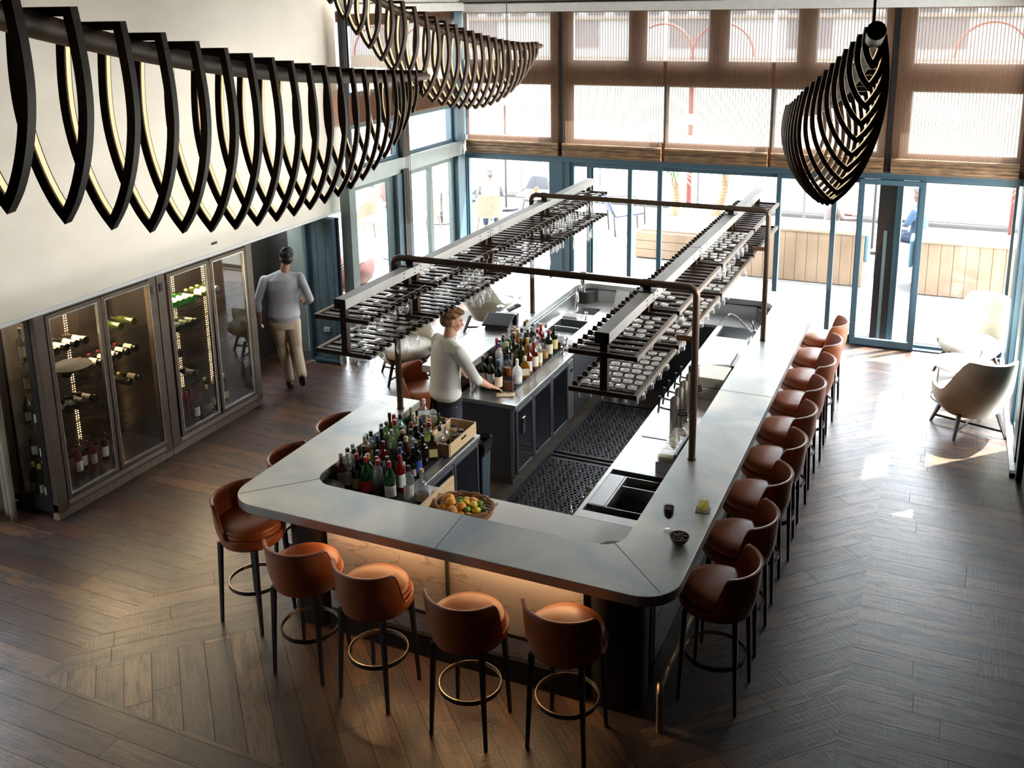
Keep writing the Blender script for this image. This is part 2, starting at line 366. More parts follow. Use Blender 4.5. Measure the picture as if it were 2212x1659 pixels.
# ---- back window wall (y = 13)
YW = 13.0
TIM = mat('orange_brown_beam', (0.22, 0.10, 0.048), 0.7, noise=(4, (0.16, 0.068, 0.030), 0.8, (6, 1, 1)))
sbox('beam_back_1', BLUE, -6.66, 0.80, YW - 0.06, YW + 0.10, 2.20, 2.29, bevel=0.006)      # door head
sbox('beam_back_2', TIM, -6.62, 0.80, YW + 0.01, YW + 0.10, 2.292, 2.515)
sbox('beam_back_3', TIM, -6.62, 0.80, YW + 0.01, YW + 0.10, 3.293, 3.61)
sbox('beam_back_4', TIM, -6.62, 0.80, YW + 0.01, YW + 0.10, 4.285, 4.36)
up = [(-6.60, -5.27), (-4.955, -4.125), (-3.895, -3.03), (-2.79, -1.905), (-1.692, -0.866), (-0.54, 0.70)]
lo = [(-6.60, -5.27), (-4.945, -3.62), (-3.58, -2.20), (-2.16, -0.87), (-0.532, 0.70)]
for row, z0, z1 in ((up, 3.61, 4.285), (lo, 2.515, 3.293)):
    e = [-6.66] + [v for ab in row for v in ab] + [0.80]
    for i in range(0, len(e), 2):
        if e[i + 1] - e[i] > 0.03 and not (row is lo and e[i + 1] - e[i] < 0.08): sbox('pillar_back', TIM, e[i], e[i + 1], YW + 0.012, YW + 0.098, z0, z1)
        elif e[i + 1] - e[i] > 0.02: sbox('pillar_back', BLUE, e[i] + .005, e[i + 1] - .005, YW + 0.012, YW + 0.098, z0, z1)
wn = 1
for row, z0, z1 in ((up, 3.61, 4.285), (lo, 2.515, 3.293)):
    for a0, a1 in row:
        glazed('window', wn, 'y', a0, a1, z0, z1, YW + 0.055, 0.018, fm=mat('pale_window_bead', (0.7, 0.7, 0.68), 0.5)); wn += 1
# tall dark mullions in front of the beams
for x in (-5.095, -0.745): sbox('pillar_mullion', BLK, x - 0.028, x + 0.028, YW - 0.05, YW + 0.005, 2.29, 4.30)
# lower doors
sbox('pillar_corner', BLUE, -6.74, -6.605, YW - 0.06, YW + 0.1, 0, 2.20)
sbox('pillar_back_5', BLUE, -5.275, -5.09, YW - 0.05, YW + 0.1, 0, 2.2)
sbox('pillar_back_6', BLUE, -5.075, -4.985, YW - 0.03, YW + 0.1, 0, 2.2)
sbox('trim_sill_back', BLUE, -6.66, 0.80, YW - 0.06, YW + 0.10, -0.01, 0.018)
glazed('window', wn, 'y', -6.605, -5.275, 0.02, 2.2, YW, 0.02, label='fixed glass panel in the corner by the terrace'); wn += 1
dn = 1
for a0, a1, p in ((-4.985, -4.63, YW + 0.03), (-4.72, -3.62, YW), (-3.70, -2.02, YW + 0.05), (-2.08, -1.00, YW), (-1.045, -0.27, YW - 0.08)):
    glazed('door', dn, 'y', a0, a1, 0.02, 2.195, p, 0.062, label=['narrow glazed door leaf beside the dark post', 'glazed sliding door leaf behind the rear pipe post', 'wide glazed sliding door leaf in front of the yuccas', 'glazed sliding door leaf behind the far stools', 'glazed sliding door leaf with a deep bottom rail standing open'][dn - 1], tb=0.09 if dn >= 4 else 0.06); dn += 1
sbox('pillar_back_7', BLUE, -4.115, -4.055, YW - 0.02, YW + 0.05, 0.03, 2.19)
sbox('pillar_back_8', BLUE, -1.385, -1.325, YW + 0.03, YW + 0.09, 0.03, 2.19)
glazed('window', wn, 'y', -0.36, 0.75, 0.02, 2.2, YW + 0.06, 0.035, label='large fixed glass panel behind the pale armchairs'); wn += 1
# dark steel column just outside with a pale strip
sbox('pillar_outside', BLK, -0.82, -0.62, YW + 0.16, YW + 0.5, -0.02, 2.6)
sbox('pillar_outside_edge', BLUE, -0.615, -0.54, YW + 0.16, YW + 0.4, -0.02, 2.6)
sbox('trim_outside_strip', BLUE2, -0.735, -0.695, YW + 0.145, YW + 0.16, 0.0, 1.5)
# ---- left window wall (x = -6.65)
XG = -6.70
sbox('beam_left_1', mat('brushed_transom', (0.33, 0.37, 0.36), 0.45, 0.4), XG - 0.06, -6.62, 9.95, 12.94, 2.25, 2.455, bevel=0.004)
sbox('beam_left_2', TIM, XG - 0.06, XG + 0.03, 9.95, 12.94, 3.0, 3.34); sbox('beam_left_3', TIM, XG - 0.06, XG + 0.03, 9.95, 12.94, 4.22, 4.34)
sbox('pillar_left_1', BLUE2, -6.78, -6.64, 9.86, 9.99, 0, 2.25, bevel=0.004); sbox('pillar_left_1b', BLK, -6.72, -6.66, 9.93, 9.99, 2.25, 4.35)
sbox('pillar_left_2', BLUE, XG - 0.09, -6.60, 10.93, 11.06, 0, 2.25); sbox('pillar_left_2b', BLK, XG - 0.05, -6.58, 11.06, 11.20, 0, 2.30)
sbox('pillar_left_2c', BLUE, XG - 0.09, -6.60, 11.20, 11.30, 0, 2.25)
sbox('pillar_left_3', BLK, XG - 0.09, -6.60, 11.10, 11.28, 2.455, 4.3); sbox('pillar_left_4', BLUE, XG - 0.09, -6.60, 12.66, 12.94, 2.455, 4.3)
sbox('pillar_left_5', BLUE, XG - 0.09, -6.62, 12.70, 12.93, 0, 2.25)
glazed('window', wn, 'x', 9.99, 10.93, 0.02, 2.25, XG, 0.06, fm=BLUE2, label='glazed side panel next to the bulkhead end'); wn += 1
glazed('door', dn, 'x', 11.30, 11.98, 0.02, 2.25, XG, 0.075, fm=BLUE2, label='glazed side door leaf nearer the middle post'); dn += 1
glazed('door', dn, 'x', 11.98, 12.70, 0.02, 2.25, XG - 0.03, 0.075, fm=BLUE2, label='glazed side door leaf nearer the corner'); dn += 1
for a0, a1, z0, z1 in ((9.99, 11.10, 2.455, 3.0), (11.28, 12.66, 2.455, 3.0), (9.99, 11.10, 3.34, 4.22), (11.28, 12.66, 3.34, 4.22)):
    glazed('window', wn, 'x', a0, a1, z0, z1, XG, 0.05); wn += 1
sbox('trim_sill_left', BLUE, XG - 0.08, -6.6, 9.9, 12.95, -0.01, 0.02)
# glass leaf with blue frame at the bulkhead end, dark store behind
glazed('door', dn, 'y', -7.27, -6.82, 0.02, 1.89, 9.76, 0.035, label='blue framed glass leaf with grey boards behind'); dn += 1
GB = mat('grey_blue_boards', (0.10, 0.145, 0.16), 0.6, noise=(3, (0.06, 0.09, 0.10), 0.8, (5, 5, 1)))
for i, (a, b) in enumerate(((-7.25, -7.13), (-7.12, -7.0), (-6.99, -6.9))): sbox('wall_store_board', GB, a, b, 9.80, 9.84, 0.0, 1.89)
sbox('wall_store_dark', mat('night_blue_panel', (0.012, 0.014, 0.035), 0.35), -6.9, -6.80, 9.80, 9.84, 0, 1.89)
ob = M().box(-0.045, 0.045, -0.03, 0, -0.028, 0.028).build('power_outlet', mat('off_white_plastic', (0.62, 0.70, 0.62), 0.4), loc=(-7.03, 9.80, 0.44), bevel=0.004)
for dx in (-0.018, 0.012, 0.028): M().box(dx - 0.003, dx + 0.003, -0.032, -0.028, -0.014, 0.014).build('slot', BLK, ob)
tag(ob, 'small pale power outlet mounted on grey blue boards behind glass', 'power outlet')
# ---- right window wall (x = .80)
XRW = 0.80
sbox('beam_right_1', BLUE, XRW, XRW + 0.1, 9.55, 13.05, 2.56, 2.70); sbox('beam_right_2', TIM, XRW, XRW + 0.1, 9.55, 13.05, 2.70, 3.22); sbox('beam_right_3', TIM, XRW, XRW + 0.1, 9.55, 13.05, 4.08, 5.3)
for i, (a, b) in enumerate(((9.55, 9.72), (9.90, 10.28), (10.93, 11.31), (12.70, 13.05))):
    sbox(f'pillar_right_{i+1}', BLUE, XRW - 0.02, XRW + 0.1, a, b, 0, 4.08, bevel=0.004)
for a0, a1 in ((10.28, 10.93), (11.31, 12.70)):
    glazed('window', wn, 'x', a0, a1, 0.03, 2.56, XRW + 0.04, 0.03); wn += 1
    glazed('window', wn, 'x', a0, a1, 3.22, 4.08, XRW + 0.04, 0.02); wn += 1
sbox('wall_right_infill', BLUE, XRW + 0.02, XRW + 0.1, 9.55, 9.9, 0, 4.08)
sbox('trim_sill_right', mat('steel_sill', (0.5, 0.52, 0.52), 0.35, 0.8), 0.735, XRW, 9.70, 13.0, -0.005, 0.03)
sbox('trim_sill_end', BLK, 0.73, XRW, 9.63, 9.70, 0, 0.035)

# ---- woven blinds
def blind_mat():
    m = bpy.data.materials.new('woven_shade'); m.use_nodes = True; n = m.node_tree.nodes; l = m.node_tree.links; n.clear()
    tc = n.new('ShaderNodeTexCoord'); sp = n.new('ShaderNodeSeparateXYZ'); l.new(tc.outputs['Object'], sp.inputs[0])
    ad = n.new('ShaderNodeMath'); ad.operation = 'ADD'; l.new(sp.outputs[0], ad.inputs[0]); l.new(sp.outputs[1], ad.inputs[1])
    def stripes(src, f, duty):
        a = n.new('ShaderNodeMath'); a.operation = 'MULTIPLY'; a.inputs[1].default_value = f; l.new(src, a.inputs[0])
        b = n.new('ShaderNodeMath'); b.operation = 'FRACT'; l.new(a.outputs[0], b.inputs[0])
        c = n.new('ShaderNodeMath'); c.operation = 'LESS_THAN'; c.inputs[1].default_value = duty; l.new(b.outputs[0], c.inputs[0]); return c.outputs[0]
    v = stripes(ad.outputs[0], 26, 0.16); h = stripes(sp.outputs[2], 40, 0.14)
    ns = n.new('ShaderNodeTexNoise'); ns.inputs['Scale'].default_value = 14; l.new(tc.outputs['Object'], ns.inputs[0])
    mxm = n.new('ShaderNodeMath'); mxm.operation = 'MULTIPLY_ADD'; mxm.inputs[1].default_value = 0.50; mxm.inputs[2].default_value = 0.34; l.new(v, mxm.inputs[0])
    m2 = n.new('ShaderNodeMath'); m2.operation = 'MULTIPLY_ADD'; m2.inputs[1].default_value = 0.10; l.new(h, m2.inputs[0]); l.new(mxm.outputs[0], m2.inputs[2])
    t = n.new('ShaderNodeBsdfTransparent'); d = n.new('ShaderNodeBsdfDiffuse'); d.inputs[0].default_value = (0.20, 0.115, 0.065, 1)
    tl = n.new('ShaderNodeBsdfTranslucent'); tl.inputs[0].default_value = (0.17, 0.125, 0.10, 1)
    x = n.new('ShaderNodeMixShader'); x.inputs[0].default_value = 0.45; l.new(d.outputs[0], x.inputs[1]); l.new(tl.outputs[0], x.inputs[2])
    y = n.new('ShaderNodeMixShader'); l.new(m2.outputs[0], y.inputs[0]); l.new(t.outputs[0], y.inputs[1]); l.new(x.outputs[0], y.inputs[2])
    o = n.new('ShaderNodeOutputMaterial'); l.new(y.outputs[0], o.inputs[0]); return m
SH = blind_mat(); BRAIL = mat('shade_rail', (0.16, 0.09, 0.045), 0.6)
FOLD = mat('folded_shade', (0.26, 0.15, 0.07), 0.55, noise=(5, (0.06, 0.028, 0.014), 1.0, (1, 1, 5)))
lab = ['brown woven shade at the window corner with the side wall', 'brown woven shade over the two narrow high panes beside the tall dark mullion', 'brown woven shade in the middle of the window wall, behind the red arched lamp post',
       'brown woven shade behind the pendant lamp that hangs end-on', 'wide brown woven shade above the pale armchairs']
for i, (a, b) in enumerate(((-6.58, -5.135), (-5.06, -3.625), (-3.575, -2.205), (-2.16, -0.785), (-0.70, 0.72))):
    t = thing('woven_shade', lab[i], 'window shade', (a, 12.93, 2.29), 0, 'woven shades on the window wall')
    L = b - a
    M().box(0, L, -0.002, 0.002, 0.16, 2.0).build('fabric', SH, t)
    f = M()
    for k in range(4): f.lathe([(0.0, 0), (0.022, 0), (0.022, L), (0, L)], 10, (0, 0, 0))
    f = M()
    for k in range(4): f.tube([(0, -0.02 - 0.008 * (k % 2), 0.03 + k * 0.042), (L, -0.02 - 0.008 * (k % 2), 0.03 + k * 0.042)], 0.026, 8)
    f.build('folded_hem', FOLD, t, smooth=True)
    M().box(0, L, -0.03, 0.0, -0.012, 0.006).build('bottom_rail', BRAIL, t)
for (a, b, z) in ((10.02, 11.05, 3.02), (11.32, 12.62, 3.02)):
    t = thing('woven_shade', 'half raised brown woven shade on the side window, ' + ('next to the bulkhead' if a < 11 else 'next to the corner post'), 'window shade', (-6.615, a, z), 0, 'woven shades on the side windows')
    L = b - a; M().box(-0.002, 0.002, 0, L, 0, 4.3 - z).build('fabric', SH, t); M().box(-0.01, 0.01, 0, L, -0.015, 0.006).build('bottom_rail', BRAIL, t)
# blind chains on the middle post
for i, (x, y) in enumerate(((-6.56, 11.10), (-6.56, 11.17))):
    tag(M().tube([(x, y, 4.28), (x, y, 1.62), (x, y + 0.02, 1.57), (x, y + 0.04, 1.62), (x, y + 0.04, 4.28)], 0.004, 5).build('shade_cord', BRAIL), ['looped cord hanging down the dark middle post, nearer the bulkhead', 'looped cord hanging down the dark middle post, nearer the corner'][i], 'cord')
# ================================================================== THE BAR
def zinc():
    m = mat('zinc_counter', (0.36, 0.365, 0.345), 0.40, 0.75)
    n = m.node_tree.nodes; l = m.node_tree.links; b = n['Principled BSDF']; tc = n.new('ShaderNodeTexCoord')
    a = n.new('ShaderNodeTexNoise'); a.inputs['Scale'].default_value = 1.7; a.inputs['Detail'].default_value = 5; a.inputs['Distortion'].default_value = 0.6; l.new(tc.outputs['Object'], a.inputs[0])
    c = n.new('ShaderNodeValToRGB'); e = c.color_ramp.elements; e[0].position = 0.3; e[0].color = (0.34, 0.385, 0.41, 1); e[1].position = 0.72; e[1].color = (0.66, 0.61, 0.52, 1)
    q = e.new(0.52); q.color = (0.50, 0.50, 0.47, 1); l.new(a.outputs[0], c.inputs[0]); l.new(c.outputs[0], b.inputs['Base Color'])
    s = n.new('ShaderNodeTexNoise'); s.inputs['Scale'].default_value = 22; s.inputs['Detail'].default_value = 8; s.inputs['Roughness'].default_value = 0.75; l.new(tc.outputs['Object'], s.inputs[0])
    r = n.new('ShaderNodeMapRange'); r.inputs[1].default_value = 0.3; r.inputs[2].default_value = 0.7; r.inputs[3].default_value = 0.33; r.inputs[4].default_value = 0.52; l.new(s.outputs[0], r.inputs[0]); l.new(r.outputs[0], b.inputs['Roughness'])
    return m
ZINC = zinc()
STEEL = mat('stainless_steel', (0.62, 0.63, 0.63), 0.30, 0.9, noise=(3, (0.5, 0.51, 0.51), 0.6, (1, 30, 1)))
STEELD = mat('brushed_dark_steel', (0.20, 0.205, 0.215), 0.38, 0.85, noise=(3, (0.22, 0.23, 0.25), 0.7, (1, 1, 20)))
CHROME = mat('chrome', (0.75, 0.75, 0.76), 0.10, 1.0)
BENCHW = mat('pale_bench_top', (0.74, 0.715, 0.67), 0.38, 0.0, noise=(2.5, (0.68, 0.65, 0.60), 0.7, (1, 3, 1)))
BRONZE = mat('bronze_pipe', (0.115, 0.075, 0.050), 0.38, 0.7, noise=(6, (0.08, 0.05, 0.032), 0.7, (1, 1, 1)))
BRASS = mat('aged_brass', (0.42, 0.33, 0.20), 0.3, 0.9)
DKBRONZE = mat('dark_bronze_panel', (0.030, 0.024, 0.020), 0.5, 0.4)
zt, zb = 1.05, 0.981
OX0, OX1, OY0, OY1 = -4.482, -1.258, 4.88, 11.42
IX0, IX1, IY0, IY1 = -4.065, -1.715, 5.335, 10.97
def cpath(x0, x1, y0, y1, r, ya, yb2, n=8):
    return [(x0, ya)] + arc(x0 + r, y0 + r, r, 180, 270, n) + arc(x1 - r, y0 + r, r, 270, 360, n) + arc(x1 - r, y1 - r, r, 0, 90, n) + arc(x0 + r, y1 - r, r, 90, 180, n) + [(x0, yb2)]
po = cpath(OX0, OX1, OY0, OY1, 0.24, 6.95, 7.72); pi_ = cpath(IX0, IX1, IY0, IY1, 0.17, 6.95, 7.72)
ct = M().loft([[(a[0], a[1], zt), (a[0], a[1], zb), (c[0], c[1], zb), (c[0], c[1], zt)] for a, c in zip(po, pi_)]).build('bar_counter', ZINC, bevel=0.004)
tag(ct, 'long rounded zinc counter top running around the whole bar', 'bar counter')
SEAM = mat('counter_seam', (0.03, 0.028, 0.025), 0.6)
for p, q in (((-4.43, 4.98), (-4.02, 5.40)), ((-2.79, 4.882), (-2.82, 5.333)), ((-1.345, 4.97), (-1.76, 5.385)), ((-1.26, 8.17), (-1.713, 8.17)), ((-4.48, 9.3), (-4.067, 9.3))):
    M().bar((*p, zt + 0.0003), (*q, zt + 0.0003), 0.004, 0.0012).build('seam', SEAM, ct)
# ---- bar body
def marble(name, c1, c2):
    m = mat(name, c1, 0.3); n = m.node_tree.nodes; l = m.node_tree.links; b = n['Principled BSDF']; tc = n.new('ShaderNodeTexCoord')
    mp = n.new('ShaderNodeMapping'); mp.inputs['Rotation'].default_value = (0.3, 0.75, 0.3); mp.inputs['Scale'].default_value = (1, 1, 3.4); l.new(tc.outputs['Object'], mp.inputs[0])
    a = n.new('ShaderNodeTexNoise'); a.inputs['Scale'].default_value = 2.0; a.inputs['Detail'].default_value = 9; a.inputs['Distortion'].default_value = 0.6; l.new(mp.outputs[0], a.inputs[0])
    s = n.new('ShaderNodeMath'); s.operation = 'SUBTRACT'; s.inputs[1].default_value = 0.5; l.new(a.outputs[0], s.inputs[0])
    ab = n.new('ShaderNodeMath'); ab.operation = 'ABSOLUTE'; l.new(s.outputs[0], ab.inputs[0])
    c = n.new('ShaderNodeValToRGB'); e = c.color_ramp.elements; e[0].position = 0.0; e[0].color = (*c2, 1); e[1].position = 0.022; e[1].color = (*c1, 1); l.new(ab.outputs[0], c.inputs[0]); l.new(c.outputs[0], b.inputs['Base Color']); return m
MARB = marble('veined_marble', (0.76, 0.70, 0.60), (0.50, 0.41, 0.31)); MARBW = marble('pale_marble', (0.72, 0.71, 0.69), (0.55, 0.54, 0.52))
bx0, bx1, by0, by1 = -4.213, -1.527, 5.155, 11.15
body = thing('bar', 'marble and black panelled base carrying the zinc counter', 'bar base', (0, 0, 0))
def col(cx, cy, sx, sy, r=0.16, w=0.38):     # rounded black corner
    x0, x1 = (cx, cx + w) if sx > 0 else (cx - w, cx); y0, y1 = (cy, cy + w) if sy > 0 else (cy - w, cy)
    p = [(x, y) for x, y in rrect(x0, x1, y0, y1, r)]
    return M().prism(p, 0.0, zb).build('corner_column', DKBRONZE, body, smooth=True)
col(bx0, by0, 1, 1); col(bx1, by0, -1, 1); col(bx0, by1, 1, -1); col(bx1, by1, -1, -1)
M().box(-3.84, -1.90, by0 + 0.03, by0 + 0.12, 0.345, zb).build('marble_panel', MARB, body); M().box(-3.84, -1.90, by0 + 0.03, by0 + 0.12, 0.17, 0.32).build('marble_panel', MARB, body)
M().box(-3.84, -1.90, by0 + 0.02, by0 + 0.05, 0.32, 0.345).build('trim_strip', DKBRONZE, body)
M().box(-2.882, -2.852, by0 + 0.012, by0 + 0.05, 0.345, zb).build('divider_strip', BRASS, body)
M().box(-3.84, -1.90, by0 + 0.0, by0 + 0.12, 0.0, 0.17).build('kick_board', BLK, body)
led = M().box(-3.80, -1.93, by0 - 0.012, by0 + 0.006, zb - 0.016, zb - 0.002).build('led_strip', emat('warm_led', (1.0, 0.64, 0.34), 60), body)
M().box(-3.80, -1.93, by0 - 0.022, by0 - 0.014, zb - 0.028, zb).build('led_shield', DKBRONZE, body)
for y in (5.53, 6.65, 7.77, 8.89, 10.01):
    M().box(bx1 - 0.05, bx1, y + 0.008, y + 1.11, 0.47, zb).build('side_panel', MARBW, body); M().box(bx1 - 0.05, bx1, y + 0.008, y + 1.11, 0.15, 0.455).build('side_panel', MARBW, body)
M().box(bx1 - 0.06, bx1 - 0.012, 5.5, 10.8, 0.1, zb).build('side_backing', BRASS, body)
M().box(bx1 - 0.06, bx1 + 0.004, 5.5, 10.8, 0.0, 0.15).build('kick_board', mat('slate_kick', (0.055, 0.06, 0.07), 0.5), body)
M().box(bx0, bx0 + 0.06, 5.5, 6.93, 0.0, zb).build('side_panel', DKBRONZE, body); M().box(bx0, bx0 + 0.06, 7.74, 10.8, 0.0, zb).build('side_panel', DKBRONZE, body)
M().box(-3.9, -1.85, by1 - 0.06, by1, 0, zb).build('rear_panel', DKBRONZE, body)
# foot rail
rl = thing('foot_rail', 'brass foot rail bent down to the floor beside the stools', 'foot rail', (-1.385, 5.10, 0))
M().tube([(0.02, 0.0, 0.0), (0.02, 0.0, 0.20), (0.012, 0.01, 0.255), (0.0, 0.06, 0.28), (0, 0.12, 0.285), (0, 5.75, 0.285)], 0.024, 12).build('tube', BRASS, rl, smooth=True)
for y in (1.2, 2.6, 4.0, 5.4): M().tube([(0, y, 0.27), (-0.19, y, 0.2)], 0.011, 8).build('bracket', BRASS, rl)

# ---- inside the bar: tiled floor and rubber mats
def tile_mat():
    m = mat('bar_floor_tiles', (0.13, 0.105, 0.08), 0.5); n = m.node_tree.nodes; l = m.node_tree.links; b = n['Principled BSDF']; tc = n.new('ShaderNodeTexCoord')
    k = n.new('ShaderNodeTexBrick'); k.offset = 0; k.inputs['Color1'].default_value = (0.15, 0.12, 0.09, 1); k.inputs['Color2'].default_value = (0.11, 0.09, 0.07, 1); k.inputs['Mortar'].default_value = (0.03, 0.025, 0.02, 1)
    k.inputs['Scale'].default_value = 1; k.inputs['Brick Width'].default_value = 0.2; k.inputs['Row Height'].default_value = 0.2; k.inputs['Mortar Size'].default_value = 0.004
    l.new(tc.outputs['Object'], k.inputs[0]); l.new(k.outputs[0], b.inputs['Base Color']); return m
o = struct(M().box(-4.15, -1.6, 5.3, 11.08, 0.0, 0.012).build('floor_tiles', tile_mat())); o['label'] = 'brown square tiles on the floor inside the bar'
MATR = mat('rubber_mat', (0.022, 0.024, 0.030), 0.42)
def rubber(name, x0, x1, y0, y1, label):
    t = thing(name, label, 'floor mat', (x0, y0, 0.0125), 0, 'rubber mats behind the bar'); w_, d_ = x1 - x0, y1 - y0
    mb = M(); frame_rect2 = [(0, w_, 0, 0.03), (0, w_, d_ - 0.03, d_), (0, 0.03, 0.03, d_ - 0.03), (w_ - 0.03, w_, 0.03, d_ - 0.03)]
    for a in frame_rect2: mb.box(*a, 0, 0.016)
    mb.box(0.03, w_ - 0.03, 0.03, d_ - 0.03, 0, 0.005); mb.build('border', MATR, t)
    s = M(); p = 0.043; ny = int((d_ - 0.08) / p); nx = int((w_ - 0.08) / p)
    for j in range(ny):
        for i in range(nx):
            x = 0.045 + i * p + (p / 2 if j % 2 else 0); y = 0.045 + j * p
            if x > w_ - 0.05: continue
            if (i + j) % 2: s.box(x - 0.014, x + 0.014, y - 0.0055, y + 0.0055, 0.004, 0.015)
            else: s.box(x - 0.0055, x + 0.0055, y - 0.015, y + 0.015, 0.004, 0.015)
    s.build('tread', MATR, t)['kind'] = 'stuff'; return t
rubber('rubber_mat', -3.43, -2.40, 6.05, 8.40, 'black rubber mat nearest the white front bench'); rubber('rubber_mat', -3.42, -2.40, 8.45, 9.85, 'black rubber mat under the hanging cut glasses')

# ---- benches
zc = 0.84
bn = thing('front_bench', 'pale worktop inside the front of the bar', 'bench', (0, 0, 0))
M().box(-3.20, -1.74, 5.31, 5.965, zc - 0.04, zc).build('top', BENCHW, bn, bevel=0.003); M().box(-3.18, -2.3, 5.62, 5.90, 0.12, zc - 0.04).build('front_panel', STEELD, bn)
M().box(-3.17, -2.3, 5.66, 5.86, 0.012, 0.12).build('kick_board', BLK, bn)
# right hand bench with openings
BT = mat('pale_steel_bench', (0.78, 0.78, 0.77), 0.26, 0.55)
rb = thing('steel_bench', 'long pale steel bench with ice well and sink along the stool side', 'bench', (0, 0, 0))
X0, X1 = -2.265, -1.70
hol = [(6.065, 6.76, -2.235, -1.74), (10.17, 10.56, -2.21, -1.84)]
yy = 5.967
tb = M()
for (a, b, hx0, hx1) in hol:
    tb.box(X0, X1, yy, a, zc - 0.03, zc); tb.box(X0, hx0, a, b, zc - 0.03, zc); tb.box(hx1, X1, a, b, zc - 0.03, zc); yy = b
tb.box(X0, X1, yy, 10.98, zc - 0.03, zc); tb.build('top', BT, rb)
def basin(par, hx0, hx1, a, b, dep, mt, nm='basin'):
    m = M(); t = 0.004
    m.box(hx0, hx1, a, b, zc - dep - t, zc - dep); m.box(hx0, hx0 + t, a, b, zc - dep, zc); m.box(hx1 - t, hx1, a, b, zc - dep, zc); m.box(hx0, hx1, a, a + t, zc - dep, zc); m.box(hx0, hx1, b - t, b, zc - dep, zc)
    return m.build(nm, mt, par)
basin(rb, -2.235, -1.74, 6.065, 6.76, 0.34, STEELD, 'ice_well'); basin(rb, -2.21, -1.84, 10.17, 10.56, 0.2, STEEL, 'sink_basin')
M().box(-2.232, -1.742, 6.17, 6.176, zc - 0.30, zc - 0.004).build('well_divider', STEEL, rb); M().box(-2.08, -1.742, 6.52, 6.528, zc - 0.30, zc - 0.004).build('well_divider', STEEL, rb)
M().box(-2.232, -1.742, 6.685, 6.691, zc - 0.30, zc - 0.01).build('well_divider', STEEL, rb); M().box(-2.10, -2.09, 6.18, 6.68, zc - 0.30, zc - 0.003).build('well_divider', STEEL, rb)
def perf_mat():
    m = mat('perforated_steel', (0.66, 0.66, 0.66), 0.3, 0.8); n = m.node_tree.nodes; l = m.node_tree.links; b = n['Principled BSDF']; tc = n.new('ShaderNodeTexCoord')
    mp = n.new('ShaderNodeMapping'); mp.inputs['Scale'].default_value = (72, 72, 0.01); l.new(tc.outputs['Object'], mp.inputs[0])
    v = n.new('ShaderNodeTexVoronoi'); v.inputs['Scale'].default_value = 1; v.inputs['Randomness'].default_value = 0; l.new(mp.outputs[0], v.inputs[0])
    c = n.new('ShaderNodeMath'); c.operation = 'LESS_THAN'; c.inputs[1].default_value = 0.30; l.new(v.outputs['Distance'], c.inputs[0])
    x = n.new('ShaderNodeMixRGB'); x.inputs[1].default_value = (0.66, 0.66, 0.66, 1); x.inputs[2].default_value = (0.02, 0.02, 0.02, 1); l.new(c.outputs[0], x.inputs[0]); l.new(x.outputs[0], b.inputs['Base Color'])
    i = n.new('ShaderNodeMath'); i.operation = 'MULTIPLY_ADD'; i.inputs[1].default_value = -0.8; i.inputs[2].default_value = 0.8; l.new(c.outputs[0], i.inputs[0]); l.new(i.outputs[0], b.inputs['Metallic']); return m
PERF = perf_mat()
tag(M().box(-2.232, -2.105, 6.18, 6.68, zc - 0.012, zc - 0.002).build('drip_tray', PERF), 'narrow perforated steel tray over the ice well', 'drip tray', 'perforated trays')
tag(M().box(-2.20, -1.95, 7.42, 8.42, zc + 0.0005, zc + 0.006).build('drip_tray', PERF), 'long perforated drip tray below the beer taps', 'drip tray', 'perforated trays')
M().box(X0 + 0.04, X0 + 0.06, 5.98, 10.95, 0.1, zc - 0.03).build('front_panel', STEELD, rb); M().box(X0 + 0.09, X0 + 0.11, 5.98, 10.95, 0.012, 0.1).build('kick_board', BLK, rb)
# rear bench
bk = thing('rear_bench', 'stainless bench with two sinks and upstand at the back of the bar', 'bench', (0, 0, 0))
hb = [(9.62, 10.14, -4.0, -3.66), (10.38, 10.65, -3.92, -3.68)]; yy = 9.2; tb = M()
for (a, b, hx0, hx1) in hb:
    tb.box(-4.06, -3.44, yy, a, zc - 0.03, zc); tb.box(-4.06, hx0, a, b, zc - 0.03, zc); tb.box(hx1, -3.44, a, b, zc - 0.03, zc); yy = b
tb.box(-4.06, -3.44, yy, 10.96, zc - 0.03, zc); tb.box(-3.44, -2.27, 10.55, 10.96, zc - 0.03, zc); tb.build('top', BT, bk)
basin(bk, -4.0, -3.66, 9.62, 10.14, 0.22, STEELD, 'ice_well'); basin(bk, -3.92, -3.68, 10.38, 10.65, 0.18, STEEL, 'sink_basin')
M().box(-3.98, -3.68, 9.86, 9.875, zc - 0.2, zc + 0.004).build('well_divider', STEEL, bk)
M().box(-3.50, -3.48, 9.2, 10.6, 0.1, zc - 0.03).build('front_panel', STEELD, bk); M().box(-3.44, -2.27, 10.60, 10.62, 0.012, zc - 0.03).build('front_panel', STEELD, bk)
M().box(-4.03, -1.8, 10.935, 10.955, zc, 0.98).build('upstand', STEEL, bk); M().box(-4.058, -4.04, 9.1, 10.9, zc, 0.98).build('upstand', STEEL, bk)
# plastic condiment row by the well
cg = thing('garnish_caddy', 'clear five-cup garnish tray beside the rear ice well', 'garnish tray', (-3.95, 9.30, zc + 0.002))
CLR = glass('clear_plastic', (0.97, 0.97, 0.97), body=0.22)
for i in range(4): M().box(0.005 + 0.105 * i, 0.10 + 0.105 * i, 0.0, 0.14, 0.02, 0.09).build('cup', CLR, cg)
M().box(0, 0.425, -0.01, 0.15, 0.0, 0.016).build('tray', STEEL, cg)
tag(M().box(-4.0, -3.82, 10.18, 10.32, zc + 0.001, zc + 0.02).build('chopping_board', mat('white_board', (0.8, 0.78, 0.74), 0.5), bevel=0.003), 'small white chopping board at the rear sink', 'chopping board')
